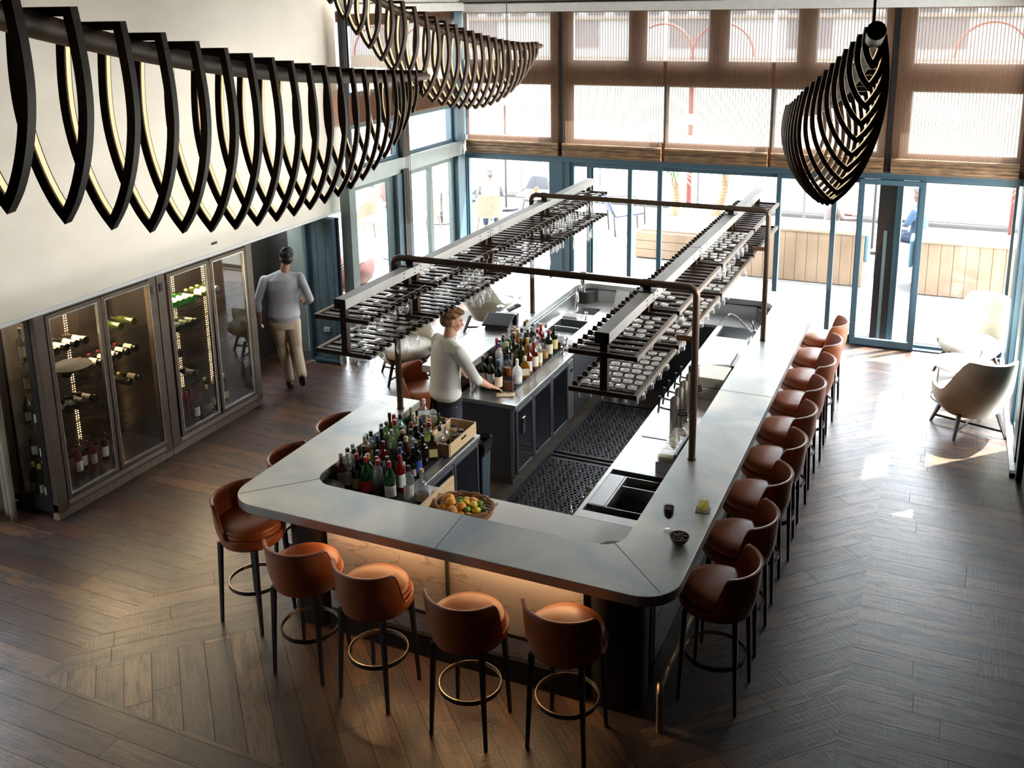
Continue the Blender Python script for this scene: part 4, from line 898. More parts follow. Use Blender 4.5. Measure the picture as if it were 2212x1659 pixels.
fill(RXc, 1, 0, 'tulip', (0.0, 0.081, 0.163), 0.55, 'wine glass hanging on the upper shelf just past the first pipe arch, stool side', 'wine glasses on the second upper shelf', rows=(0, 1, 2, 3))
fill(RXc, 0, 0, 'tulip', (0.02, 0.105), 1.0, 'wine glass hanging on the first upper shelf above the cut goblets', 'wine glasses on the first upper shelf', rows=(3, 4, 5, 6, 7, 8))
fill(RXc, 2, 0, 'tulip', (0.0, 0.081, 0.163), 0.9, 'wine glass hanging on the third upper shelf before the rear pipe arch', 'wine glasses on the third upper shelf')
fill(LXc, 2, 1, 'flute', C5[1:], 0.75, 'champagne flute hanging from the lower rack before the rear sinks', 'flutes on the third lower rack', cat='champagne flute')
fill(LXc, 3, 1, 'flute', (0.0, 0.163), 0.6, 'champagne flute hanging from the far lower rack nearest the corner windows', 'flutes on the far lower rack', cat='champagne flute')
fill(LXc, 3, 0, 'flute', (0.0, 0.081, 0.163), 0.6, 'champagne flute hanging from the far upper shelf nearest the corner windows', 'flutes on the far upper shelf', cat='champagne flute')
fill(LXc, 2, 0, 'tulip', (0.081,), 0.5, 'wine glass hanging on the upper shelf before the rear pipe arch, wine fridge side', 'wine glasses before the rear arch', rows=(9, 10, 11, 12))
fill(LXc, 1, 0, 'tulip', (-0.06, 0.163), 0.55, 'wine glass hanging on the upper shelf just past the first arch, wine fridge side', 'wine glasses past the first arch')
fill(LXc, 1, 1, 'tulip', (-0.001, 0.081, 0.163), 0.6, 'wine glass hanging on the lower shelf above the till', 'wine glasses above the till', rows=(7, 8, 9, 10, 11, 12))
fill(LXc, 0, 1, 'balloon', (-0.16, 0.0, 0.105), 0.5, 'big balloon glass hanging from the lower shelf by the barman shoulder', 'balloon glasses beside the barman')
fill(LXc, 0, 1, 'balloon', (-0.15, -0.04, 0.07, 0.17), 1.0, 'big balloon glass hanging at the very front of the rack above the wood floor', 'balloon glasses at the rack front', rows=(0,)) if False else None
fill(LXc, 0, 0, 'balloon', (-0.12, 0.02), 0.55, 'big balloon glass hanging from the front upper shelf by the barman', 'balloon glasses on the front upper shelf')
print('hanging glasses', GN[0])

# ================================================================== BOTTLES
CAPM = {'black': (0.010, 0.010, 0.011), 'red': (0.42, 0.010, 0.015), 'white': (0.75, 0.70, 0.58), 'blue': (0.010, 0.035, 0.22), 'cork': (0.50, 0.33, 0.17), 'grey': (0.35, 0.35, 0.36), 'yellow': (0.62, 0.45, 0.07), 'maroon': (0.13, 0.012, 0.02), 'orange': (0.70, 0.12, 0.02), 'olive': (0.33, 0.32, 0.13), 'green': (0.03, 0.12, 0.03), 'brown': (0.14, 0.06, 0.03), 'gold': (0.62, 0.47, 0.18)}
LABM = {'cream': (0.72, 0.66, 0.50), 'white': (0.80, 0.79, 0.75), 'red': (0.50, 0.02, 0.02), 'blue': (0.03, 0.07, 0.32), 'beige': (0.52, 0.40, 0.22), 'yellow': (0.72, 0.60, 0.22), 'black': (0.02, 0.02, 0.02), 'paleblue': (0.35, 0.5, 0.65)}
GCOL = {'clear': ((0.93, 0.95, 0.95), 0.10, (0.8, 0.85, 0.85)), 'amber': ((0.50, 0.13, 0.03), 0.55, (0.20, 0.035, 0.008)), 'yellow': ((0.85, 0.55, 0.12), 0.45, (0.45, 0.22, 0.03)), 'green': ((0.12, 0.42, 0.10), 0.4, (0.03, 0.16, 0.03)), 'palegreen': ((0.62, 0.78, 0.48), 0.3, (0.35, 0.45, 0.2)),
        'dark': ((0.03, 0.03, 0.02), 0.9, (0.012, 0.013, 0.008)), 'olive': ((0.16, 0.20, 0.04), 0.7, (0.06, 0.08, 0.015)), 'red': ((0.45, 0.03, 0.03), 0.6, (0.28, 0.01, 0.01)), 'aqua': ((0.60, 0.86, 0.90), 0.25, (0.4, 0.65, 0.7)), 'whiteglass': ((0.9, 0.9, 0.9), 0.9, (0.80, 0.81, 0.82)), 'brown': ((0.10, 0.04, 0.02), 0.85, (0.06, 0.022, 0.010)), 'pink': ((0.55, 0.1, 0.1), 0.6, (0.32, 0.03, 0.04)), 'winegreen': ((0.05, 0.08, 0.02), 0.85, (0.018, 0.030, 0.008))}
LIQ = {'dark': (0.02, 0.008, 0.006), 'amber': (0.30, 0.08, 0.015), 'clear': None, 'red': (0.25, 0.01, 0.01), 'gold': (0.45, 0.22, 0.03)}
SHAPES = {  # outer profile: radius, height (m)
 'wine': [(.036, 0), (.038, .004), (.038, .175), (.034, .205), (.017, .232), (.0145, .25), (.0145, .298)],
 'burg': [(.040, 0), (.041, .004), (.041, .14), (.034, .175), (.019, .22), (.0145, .245), (.0145, .295)],
 'spirit': [(.038, 0), (.040, .004), (.040, .18), (.036, .20), (.018, .225), (.014, .24), (.014, .285)],
 'round': [(.046, 0), (.049, .006), (.050, .10), (.046, .135), (.030, .16), (.015, .175), (.014, .235)],
 'slim': [(.030, 0), (.031, .004), (.029, .16), (.022, .21), (.014, .245), (.0125, .26), (.0125, .325)],
 'vermouth': [(.042, 0), (.043, .004), (.043, .15), (.040, .19), (.026, .225), (.015, .25), (.014, .30)],
 'flask': [(.052, 0), (.055, .006), (.056, .085), (.046, .115), (.022, .135), (.014, .15), (.014, .19)],
 'small': [(.022, 0), (.024, .003), (.024, .07), (.018, .085), (.009, .10), (.009, .145)],
 'champ': [(.043, 0), (.045, .004), (.045, .13), (.040, .17), (.024, .225), (.0155, .27), (.0155, .30)],
 'square': [(.048, 0), (.050, .004), (.050, .12), (.045, .14), (.022, .155), (.015, .17), (.015, .21)]}
BM = {}
def bmesh_of(kind, shape, key, builder):
    k = (kind, shape, key)
    if k not in BM: BM[k] = builder()
    return BM[k]
def capmat(c): return mat('cap_' + c, CAPM[c], 0.35)
def labmat(c): return mat('label_' + c, LABM[c], 0.6)
def glassmat(c): t, b, bc = GCOL[c]; return glass('bottle_glass_' + c, t, body=b, bodycol=bc, ior=1.5, rough=0.04)
def bottle(shape, g, cap, lab, x, y, z, label, group=None, liq=None, lie=None, sc=1.0, rz=0, name='bottle', cat='bottle', spout=False, simple=False):
    pr = SHAPES[shape]; h = pr[-1][1]
    if ('b', shape, g) not in BM:
        n = 4 if shape == 'square' else 16
        m = M(); prof = [(0, 0.0)] + pr + [(pr[-1][0] * 0.7, h), (0, h)]
        if shape == 'square':
            rings = []
            for r, zz in pr: rings.append([(px, py, zz) for px, py in rrect(-r * .93, r * .93, -r * .62 if r > .02 else -r * .93, r * .62 if r > .02 else r * .93, r * .35, 4)])
            m.loft(rings)
        else: m.lathe(prof, n)
        o = m.build(name, glassmat(g), smooth=True, angle=50); BM[('b', shape, g)] = o.data
    else:
        o = bpy.data.objects.new(name, BM[('b', shape, g)]); COL.objects.link(o)
    def child(nm, key, mb, mt):
        if key not in BM:
            c = mb().build(nm, mt, o, smooth=True); BM[key] = c.data
        else:
            c = bpy.data.objects.new(nm, BM[key]); COL.objects.link(c); c.parent = o
        return c
    rn = pr[-1][0]
    if cap:
        ch = 0.036 if shape != 'small' else 0.02
        if cap in ('cork', 'brown') and shape in ('round', 'flask', 'spirit', 'square'):
            child('stopper', ('c', shape, cap), lambda: M().lathe([(0, h), (rn + .001, h), (rn + .006, h + .004), (rn + .006, h + .022), (rn + .002, h + .028), (0, h + .03)], 14), capmat(cap))
        else: child('cap', ('c', shape, cap), lambda: M().lathe([(rn + .0016, h - ch), (rn + .002, h - ch + .002), (rn + .002, h + .002), (rn - .001, h + .006), (0, h + .006)], 14), capmat(cap))
    if spout: child('pour_spout', ('s', shape), lambda: M().lathe([(rn + .003, h), (rn + .003, h + .012), (.005, h + .02), (.0035, h + .06), (0, h + .06)], 10), STEEL)
    if lab:
        r0 = max(r for r, zz in pr) + .0008; top = [zz for r, zz in pr if r > r0 * 0.93][-1]; z0, z1 = top * 0.25, top * 0.82
        if shape == 'square': child('label', ('l', shape, lab), lambda: M().box(-.034, .034, -.0325, -.0312, z0, z1), labmat(lab))
        else: child('label', ('l', shape, lab), lambda: M().add([(r0 * math.cos(R(-90 + a)), r0 * math.sin(R(-90 + a)), zz) for zz in (z0, z1) for a in range(-75, 76, 15)], [(i, i + 1, 12 + i, 11 + i) for i in range(10)]), labmat(lab))
    if liq and LIQ.get(liq):
        child('liquid', ('q', shape, liq), lambda: M().lathe([(0, .004)] + [(r - .004, zz + .004) for r, zz in pr[:3]][:2] + [(pr[2][0] - .004, pr[2][1] * 0.72), (0, pr[2][1] * 0.72)], 14), mat('liquid_' + liq, LIQ[liq], 0.1))
    o.location = (x, y, z); o.rotation_euler = (0, 0, rz); o.scale = (sc, sc, sc)
    if lie is not None: o.rotation_euler = lie
    tag(o, label, cat, group); return o
DW = {'clear': 'clear glass', 'amber': 'amber', 'yellow': 'golden yellow', 'green': 'bright green', 'palegreen': 'pale green', 'dark': 'dark', 'olive': 'olive green', 'red': 'red', 'aqua': 'pale blue glass', 'whiteglass': 'frosted white', 'brown': 'dark brown', 'pink': 'rose red', 'winegreen': 'dark green'}
SW = {'wine': 'wine bottle', 'burg': 'sloping wine bottle', 'spirit': 'spirit bottle', 'round': 'round bottle', 'slim': 'tall slim bottle', 'vermouth': 'wide shouldered bottle', 'flask': 'squat flask bottle', 'small': 'little bitters bottle', 'champ': 'champagne bottle', 'square': 'squarish bottle'}
def place_group(rows, x0, y0, k, zb, group, where):
    """rows: (cap x, cap y, shape, glass, cap, label, liquid, spout) measured on the cap; stands on zb"""
    items = []
    for r_ in rows:
        cxp, cyp, shp, g, cap, lab = r_[:6]; liq = r_[6] if len(r_) > 6 else None; sp = len(r_) > 7
        px, py = x0 + cxp / k, y0 + cyp / k; hgt = SHAPES[shp][-1][1] + 0.006
        P = at(px, py, zb + hgt); items.append([P.x, P.y, shp, g, cap, lab, liq, sp])
    # keep bottles from overlapping
    for it in range(200):
        mv = False
        for a in range(len(items)):
            for b in range(a + 1, len(items)):
                ra = max(r for r, z in SHAPES[items[a][2]]); rb2 = max(r for r, z in SHAPES[items[b][2]]); d = Vector((items[b][0] - items[a][0], items[b][1] - items[a][1])); need = ra + rb2 + 0.003
                if d.length < need:
                    mv = True; u = d.normalized() if d.length > 1e-4 else Vector((1, 0)); sft = (need - d.length) / 2 + 0.0005
                    items[a][0] -= u.x * sft; items[a][1] -= u.y * sft; items[b][0] += u.x * sft; items[b][1] += u.y * sft
        if not mv: break
    return items
def desc(i):
    s_ = f"{DW[i[3]]} {SW[i[2]]}"
    c = f"{i[4]} cap" if i[4] not in ('cork',) else 'cork stopper'
    l = f"{i[5]} label" if i[5] else None
    return s_, c, l
def label_group(items, where):
    base = []
    for i in items:
        s_, c, l = desc(i); base.append(f"{s_} with {c}" + (f" and {l}" if l else ''))
    cnt = {b: base.count(b) for b in base}; out = []
    for k, i in enumerate(items):
        b = base[k]
        if cnt[b] == 1: out.append(f"{b}, {where}"); continue
        # nearest neighbour with a description of its own
        best = sorted((math.hypot(i[0] - j[0], i[1] - j[1]), m) for m, j in enumerate(items) if m != k and cnt[base[m]] == 1)
        for d, m in best:
            j = items[m]; dx, dy = j[0] - i[0], j[1] - i[1]
            s_, c, l = desc(j); rel = 'behind' if -dy > abs(dx) else ('in front of' if dy > abs(dx) else 'beside')
            cand = f"{b}, {rel} the {DW[j[3]]} {SW[j[2]].split()[0]} one with {c}"
            if cand not in out: break
        out.append(cand)
    for k, o in enumerate(out):
        wds = o.replace(',', ' ,').split()
        if len(o.split()) > 16: out[k] = ' '.join(o.split()[:16])
    return out
F = [(310,845,'spirit','amber','white','cream'),(385,790,'spirit','clear','black','white'),(420,815,'round','palegreen','olive',None),(445,760,'spirit','clear','grey',None),(475,670,'spirit','yellow','white',None),(497,860,'spirit','clear','white','white','dark'),
 (535,830,'spirit','clear','black',None),(585,870,'vermouth','dark','red','beige'),(540,630,'spirit','clear','black','white'),(587,675,'spirit','clear','black',None),(628,800,'spirit','dark','black','yellow'),(655,610,'round','clear','black',None,'dark'),
 (675,900,'vermouth','green','red','red','dark'),(680,868,'spirit','olive','yellow',None),(730,575,'spirit','clear','white','paleblue'),(738,850,'spirit','dark','black',None),(775,915,'vermouth','clear','red','black','dark'),(740,915,'spirit','clear','red',None),
 (762,700,'wine','dark','blue','black'),(805,630,'wine','dark','black',None),(818,755,'spirit','red','maroon','white','red'),(842,905,'wine','dark','black',None),(868,945,'vermouth','green','red','white','dark'),(822,470,'slim','brown','black',None),(795,530,'round','clear','cork',None),
 (870,500,'spirit','palegreen','red',None),(870,590,'spirit','palegreen','brown','cream'),(910,560,'wine','palegreen','red',None),(958,415,'round','green','olive',None),(930,645,'spirit','clear','grey','white'),(975,815,'slim','clear','blue','blue'),
 (975,500,'spirit','aqua','black',None),(973,630,'wine','dark','black',None),(990,765,'spirit','dark','black','white'),(1015,655,'spirit','dark','cork',None),(1040,720,'wine','brown','gold','yellow'),(1062,985,'spirit','clear','black','white'),
 (1090,650,'spirit','clear','black',None),(1118,815,'round','olive','black','white'),(1135,920,'spirit','red','red','white'),(1160,700,'round','dark','black',None),(1172,770,'spirit','dark','black','blue'),(1175,1045,'round','clear','cork','cream','dark'),
 (1130,605,'flask','dark','black',None),(1275,692,'square','brown','cork','yellow'),(1350,610,'round','clear','black',None,'dark'),(1252,575,'round','palegreen','maroon',None),(1105,490,'round','clear','white',None)]
itF = place_group(F, 640, 780, 4.366, TRAYZ, 'bottles', 'front')
for i in itF:
    i[0] = min(max(i[0], -4.01), -3.27 if i[1] < 5.72 else -3.58); i[1] = max(i[1], 5.395)
lbF = label_group(itF, 'on the front tray')
for i, lb in zip(itF, lbF):
    bottle(i[2], i[3], i[4], i[5], i[0], i[1], TRAYZ + 0.0005, lb, 'bottles crowded on the tray near the fruit basket', liq=i[6], rz=R(gr.uniform(-25, 25) + 20))
blue = [o for o in bpy.data.objects if o.get('label', '').startswith('clear glass tall slim bottle with blue cap')]
if blue: text('RNO', 0.022, mat('white_ink', (0.85, 0.85, 0.85), 0.5), blue[0], (0.002, -0.0335, 0.115), (R(90), 0, 0))
# island group (caps measured in the second close-up), crate under most of them
K = [(375,205,'spirit','palegreen','cork','white'),(405,215,'wine','brown','maroon',None),(458,200,'round','clear','maroon',None),(487,130,'round','clear','cork',None),(517,103,'round','clear','cork','white'),(547,108,'spirit','clear','maroon',None),
 (243,290,'slim','red','red',None),(280,280,'spirit','clear','brown',None),(190,475,'wine','winegreen','black','cream'),(258,485,'wine','winegreen','black','white'),(327,515,'wine','dark','black','cream'),(270,320,'spirit','pink','black','white'),
 (353,352,'spirit','whiteglass','blue','paleblue'),(403,348,'spirit','dark','gold',None),(358,298,'spirit','palegreen','black',None),(445,310,'spirit','green','green','white'),(495,285,'spirit','brown','brown',None),(545,245,'spirit','yellow','cork',None),
 (540,318,'spirit','olive','brown',None),(502,362,'square','clear','black','white','gold'),(606,150,'spirit','clear','cork','white'),(585,245,'spirit','brown','black',None),(610,225,'spirit','dark','black','white'),(607,305,'spirit','yellow','yellow','cream'),
 (645,245,'spirit','clear','black','cream','amber'),(655,205,'spirit','brown','grey',None),(678,172,'spirit','dark','black','red'),(708,168,'spirit','clear','grey',None),(740,168,'wine','red','orange',None),(770,170,'spirit','clear','grey','blue'),
 (697,218,'spirit','clear','red','white'),(703,345,'spirit','amber','red','cream'),(665,390,'spirit','amber','brown','white'),(747,315,'spirit','clear','brown','cream','gold'),(786,305,'square','clear','black','white','gold'),(828,238,'spirit','winegreen','red','cream'),
 (857,188,'spirit','winegreen','black','yellow'),(510,505,'round','whiteglass','white','white'),(424,462,'square','clear','black','white','amber'),(590,480,'square','yellow','white','cream'),(700,470,'small','amber','brown','cream')]
itK = place_group(K, 1000, 660, 4.366, TRAYZ, 'b', 'back')
for i in itK: i[0] = min(max(i[0], -3.98), -3.635); i[1] = min(max(i[1], 7.86), 9.05)
lbK = label_group(itK, 'on the fridge island')
for i, lb in zip(itK, lbK): bottle(i[2], i[3], i[4], i[5], i[0], i[1], TRAYZ + 0.0005, lb, 'bottles massed on the fridge island', liq=i[6], rz=R(gr.uniform(-25, 25) + 20))

# crates
CRD = mat('dark_crate_wood', (0.16, 0.06, 0.032), 0.55, noise=(3, (0.10, 0.04, 0.02), 0.8, (1, 10, 1)))
def crate(label, x0, x1, y0, y1, z, h, m_, hand=True, t=0.012):
    c = thing('wooden_crate', label, 'crate', ((x0 + x1) / 2, (y0 + y1) / 2, z), 0); w2, d2 = (x1 - x0) / 2, (y1 - y0) / 2
    M().box(-w2, w2, -d2, d2, 0, 0.006).build('bottom', m_, c)
    for s_ in (-1, 1): M().box(-w2, w2, s_ * d2 - t / 2, s_ * d2 + t / 2, 0.006, h).build('side', m_, c, bevel=0.002)
    for s_ in (-1, 1):
        e = M().box(s_ * w2 - t / 2, s_ * w2 + t / 2, -d2 + t / 2, d2 - t / 2, 0.006, h).build('end', m_, c, bevel=0.002)
        if hand: M().box(s_ * (w2 + t / 2) - 0.001, s_ * (w2 + t / 2) + 0.001, -0.045, 0.045, h * 0.6, h * 0.78).build('hand_slot', BLK, e)
    return c
crate('pale timber crate of small jars at the end of the front bottle tray', -3.74, -3.50, 6.42, 6.90, zc + 0.013, 0.11, BO)
crate('pale timber crate of bitters bottles on the steel cabinet, touching the counter', -4.03, -3.77, 6.42, 6.90, zc + 0.013, 0.10, BO)
br = M().box(-3.965, -3.60, 7.80, 7.812, TRAYZ, TRAYZ + 0.09); br = None
tag(M().box(-3.86, -3.605, 7.895, 7.909, zc + 0.001, zc + 0.10).build('crate_board', CRD, bevel=0.002), 'dark wooden crate board in front of the island bottles', 'crate board')
tag(M().box(-3.70, -3.59, 9.09, 9.102, zc + 0.001, zc + 0.10).build('crate_board', CRD, bevel=0.002), 'dark wooden crate board at the far end of the island bottles', 'crate board')
zj = zc + 0.0195
b5 = [('small', 'dark', 'black', 'white', -3.99, 6.50), ('small', 'brown', 'red', 'cream', -3.93, 6.56), ('small', 'dark', 'yellow', 'white', -3.87, 6.50), ('small', 'clear', 'black', 'cream', -3.81, 6.57), ('small', 'brown', 'brown', 'yellow', -3.98, 6.66), ('small', 'red', 'orange', None, -3.82, 6.67),
      ('small', 'dark', 'blue', None, -3.90, 6.66), ('small', 'yellow', 'grey', None, -3.86, 6.75), ('spirit', 'clear', 'white', 'cream', -3.93, 6.78), ('small', 'olive', 'black', 'white', -3.80, 6.80)]
its = [[a[4], a[5], a[0], a[1], a[2], a[3], None, False] for a in b5]
for i, lb in zip(its, label_group(its, 'in the timber crate by the counter')): bottle(i[2], i[3], i[4], i[5], i[0], i[1], zj, lb, 'bitters bottles in the crate', sc=1.15 if i[2] == 'small' else 1.0)
def jar(x, y, z, r, h, label, group='swing-top jars'):
    t = thing('glass_jar', label, 'jar', (x, y, z), 0, group)
    M().lathe([(0, 0), (r, 0), (r * 1.03, .006), (r * 1.03, h * .8), (r * .85, h * .9), (r * .85, h)], 24).build('body', glass('jar_glass', (0.93, 0.95, 0.94), body=0.16, bodycol=(.8, .82, .8)), t, smooth=True)
    M().lathe([(r * .86, h), (r * .9, h + .004), (r * .9, h + .012), (r * .6, h + .02), (0, h + .022)], 24).build('lid', glass('jar_lid', (0.9, 0.92, 0.9), body=0.3, bodycol=(.85, .85, .8)), t, smooth=True)
    M().tube([(r * .95 * math.cos(R(a)), r * .95 * math.sin(R(a)), h - .004) for a in range(0, 360, 20)], 0.002, 5, closed=True).build('wire', STEEL, t)
for (x, y, lb) in ((-3.925, 7.13, 'a'),): pass
jar(-3.99, 6.33, TRAYZ, 0.042, 0.16, 'clear swing-top jar nearer the bottles on the front tray'); jar(-3.885, 6.855, zj, 0.03, 0.15, 'clear swing-top jar in the crate next to the counter')
t = thing('oil_decanter', 'ribbed glass decanter of amber liquid with steel pour spout', 'decanter', (-3.64, 6.60, zj))
M().lathe([(0, 0), (.045, 0), (.048, .006), (.048, .09), (.03, .125), (.014, .15), (.013, .19), (0, .19)], 20).build('body', glassmat('clear'), t, smooth=True); M().lathe([(0, .004), (.043, .005), (.043, .075), (0, .075)], 20).build('liquid', mat('liquid_gold', (0.40, 0.17, 0.03), 0.1), t)
M().lathe([(.015, .19), (.016, .205), (.005, .215), (.0035, .25), (0, .25)], 10).build('pour_spout', BLK, t)
for i, (x, y, c, lb) in enumerate(((-3.56, 6.62, (0.05, 0.02, 0.02), 'small jar of dark cherries nearest the crate handle'), (-3.56, 6.73, (0.03, 0.012, 0.012), 'small jar of dark cherries in the middle of the crate'), (-3.66, 6.80, (0.5, 0.42, 0.25), 'small pale jar at the far end of the cherry crate'), (-3.60, 6.50, (0.6, 0.5, 0.32), 'small pale jar at the near end of the cherry crate'))):
    t = thing('preserve_jar', lb, 'jar', (x, y, zj), 0, 'small jars in the pale crate'); M().lathe([(0, 0), (.028, 0), (.03, .004), (.03, .07), (.025, .08)], 16).build('body', glassmat('clear'), t, smooth=True)
    M().lathe([(0, .004), (.026, .005), (.026, .06), (0, .06)], 14).build('contents', mat(f'jar_contents_{i}', c, 0.3), t); M().lathe([(.027, .08), (.028, .084), (.028, .096), (0, .097)], 16).build('lid', mat('jar_lid_dark', (0.03, 0.015, 0.02), 0.3), t, smooth=True)
# shakers, jigger, cloth, till
def shaker(x, y, z, r, h, label):
    o = M().lathe([(0, 0), (r * .72, 0), (r * .74, .004), (r, h), (r * .96, h), (r * .68, .006), (0, .006)], 24, ).build('shaker_tin', CHROME, smooth=True, loc=(x, y, z)); tag(o, label, 'cocktail shaker')
shaker(-3.98, 7.80, zc, 0.045, 0.17, 'tall steel shaker tin beside the barman wiping hand')
def jigger(x, y, z, label): tag(M().lathe([(0, 0), (.018, 0), (.02, .002), (.006, .035), (.006, .04), (.022, .085), (.02, .085), (.004, .045)], 18).build('jigger', CHROME, smooth=True, loc=(x, y, z)), label, 'jigger', 'steel jiggers')
jigger(-3.54, 9.02, zc, 'steel jigger at the edge of the island behind the bottles'); jigger(-3.60, 9.28, zc, 'steel jigger next to the white bowl'); jigger(-3.72, 10.22, zc, 'steel jigger on the rim of the small rear sink')
tag(M().lathe([(0, 0), (.04, 0), (.085, .055), (.08, .055), (.038, .006), (0, .006)], 28).build('white_bowl', mat('white_china', (0.85, 0.85, 0.83), 0.2), smooth=True, loc=(-3.72, 9.33, zc)), 'small white bowl behind the island bottles', 'bowl')
TLS = 0.8
tl = thing('till', 'black touch-screen till lying back on the zinc counter behind the bottles', 'till', (-4.26, 9.0, zt), R(8))
M().loft([[(-.16, -.13, 0), (.16, -.13, 0), (.16, .13, 0), (-.16, .13, 0)], [(-.15, -.12, .06), (.15, -.12, .06), (.15, .13, .11), (-.15, .13, .11)]]).build('base', mat('black_plastic', (0.015, 0.015, 0.017), 0.35), tl, bevel=0.006)
M().loft([[(-.185, -.17, .065), (.185, -.17, .065), (.185, .13, .145), (-.185, .13, .145)], [(-.185, -.17, .09), (.185, -.17, .09), (.185, .13, .17), (-.185, .13, .17)]]).build('screen_body', mat('black_plastic', (0, 0, 0)), tl, bevel=0.008)
M().add([(-.16, -.14, .0965), (.16, -.14, .0965), (.16, .10, .161), (-.16, .10, .161)], [(0, 1, 2, 3)]).build('screen', mat('till_screen', (0.10, 0.11, 0.12), 0.06), tl)
M().box(-.12, .2, .17, .27, 0, .14).build('rear_display', mat('black_plastic', (0, 0, 0)), tl, bevel=0.01)
tl.scale = (TLS,) * 3
cd2 = M().box(-.035, .035, -.08, .08, 0, .03).build('card_reader', mat('black_plastic', (0, 0, 0)), loc=(-4.36, 9.62, zt), rot=(R(14), 0, R(-35)), bevel=0.008); tag(cd2, 'black card reader on the counter beyond the till', 'card reader'); cd2.location.z += 0.02
M().box(-.025, .025, .01, .06, .03, .032).build('screen', mat('till_screen', (0, 0, 0)), cd2)
cl_ = M(); rc = random.Random(2); g_ = []
for j in range(9):
    g_.append([(-.09 + .18 * i / 10 + rc.uniform(-.006, .006), -.045 + .09 * j / 8 + rc.uniform(-.004, .004), .004 + .022 * abs(math.sin(i * 1.3 + j * .9)) * (1 - abs(j - 4) / 5)) for i in range(11)])
c_ = cl_.loft(g_, caps=False, closed=False).build('bar_cloth', mat('tan_cloth', (0.66, 0.50, 0.32), 0.9, noise=(8, (0.8, 0.74, 0.62), 0.8, (1, 1, 1))), smooth=True, loc=(-3.64, 7.80, zc), rot=(0, 0, R(25)))
sm = c_.modifiers.new('th', 'SOLIDIFY'); sm.thickness = 0.004; tag(c_, 'crumpled tan and white cloth under the barman hand', 'cloth')

# beer taps
def tap_tower(x, y, h, label, sign=None):
    t = thing('beer_tap', label, 'beer tap', (x, y, zc), 0, 'slanted steel beer taps')
    n = 24; r = 0.038; rings = [[(r * math.cos(2 * PI * i / n), r * math.sin(2 * PI * i / n), z) for i in range(n)] for z in (0.0, h * 0.6)]
    rings.append([(r * math.cos(2 * PI * i / n), r * math.sin(2 * PI * i / n), h - r * 1.5 * math.sin(2 * PI * i / n) * 0.9 + 0.02 * math.cos(2 * PI * i / n)) for i in range(n)])
    M().loft(rings, caps=True).build('column', mat('brushed_tap_steel', (0.48, 0.43, 0.36), 0.28, 0.95), t, smooth=True)
    M().lathe([(.05, 0), (.05, .01), (.04, .014), (.04, 0)], 24).build('base_ring', CHROME, t, smooth=True)
    z0 = h * 0.72; M().tube([(-.03, 0, z0), (-.09, 0, z0 + .004), (-.135, 0, z0 + .01)], [.010, .008, .011], 10).build('shank', CHROME, t, smooth=True)
    M().tube([(-.135, 0, z0 + .012), (-.14, 0, z0 - .045)], [.011, .008], 10).build('nozzle', CHROME, t, smooth=True)
    M().tube([(-.135, 0, z0 + .01), (-.135, 0, z0 + .035), (-.128, 0, z0 + .11)], [.006, .011, .012], 10).build('handle', BLK, t, smooth=True)
    if sign:
        s_ = M().box(.0, .075, -.004, .004, -.03, .03).build('chalk_sign', mat('blackboard', (0.018, 0.018, 0.018), 0.7), t, loc=(.036, -.012, z0 - .01), rot=(0, R(-12), 0))
        text(sign[0], 0.018, mat('chalk', (0.6, 0.6, 0.58), 0.8), s_, (.037, -.0046, .011), (R(90), 0, 0)); text(sign[1], 0.018, mat('chalk', (0, 0, 0)), s_, (.037, -.0046, -.011), (R(90), 0, 0))
    return t
tap_tower(-1.945, 7.50, 0.335, 'slanted steel beer tap nearest the garnish tubs, with a black sign', ('BLONDE', 'CIDER'))
tap_tower(-1.955, 7.68, 0.345, 'slanted steel beer tap, second from the garnish tubs')
tap_tower(-1.965, 7.87, 0.335, 'slanted steel beer tap, middle of the five')
tap_tower(-1.955, 8.05, 0.345, 'slanted steel beer tap, fourth from the garnish tubs', ('RONE', 'LAGER'))
tap_tower(-1.955, 8.24, 0.335, 'slanted steel beer tap nearest the white block')
# garnish tubs
t = thing('garnish_box', 'long steel box of clear garnish tubs leaning on the counter edge', 'garnish box', (-1.83, 7.13, zc), 0)
M().box(-.085, .075, -.29, .27, 0, .085).build('box', STEEL, t, bevel=0.004)
cc = [(0.75, 0.68, 0.35), (0.8, 0.62, 0.45), (0.75, 0.73, 0.6), (0.55, 0.62, 0.25), (0.6, 0.4, 0.35)]
for i in range(5):
    y = -.27 + .105 * i; tb_ = M().box(-.075, .05, y, y + .095, .086, .15).build('tub', glass('tub_clear', (.95, .95, .95), body=0.2), t)
    M().box(-.068, .043, y + .006, y + .089, .088, .12).build('contents', mat(f'garnish_{i}', cc[i], 0.6), tb_)
M().box(.06, .08, -.29, .27, .085, .17).build('rear_rail', STEELD, t)
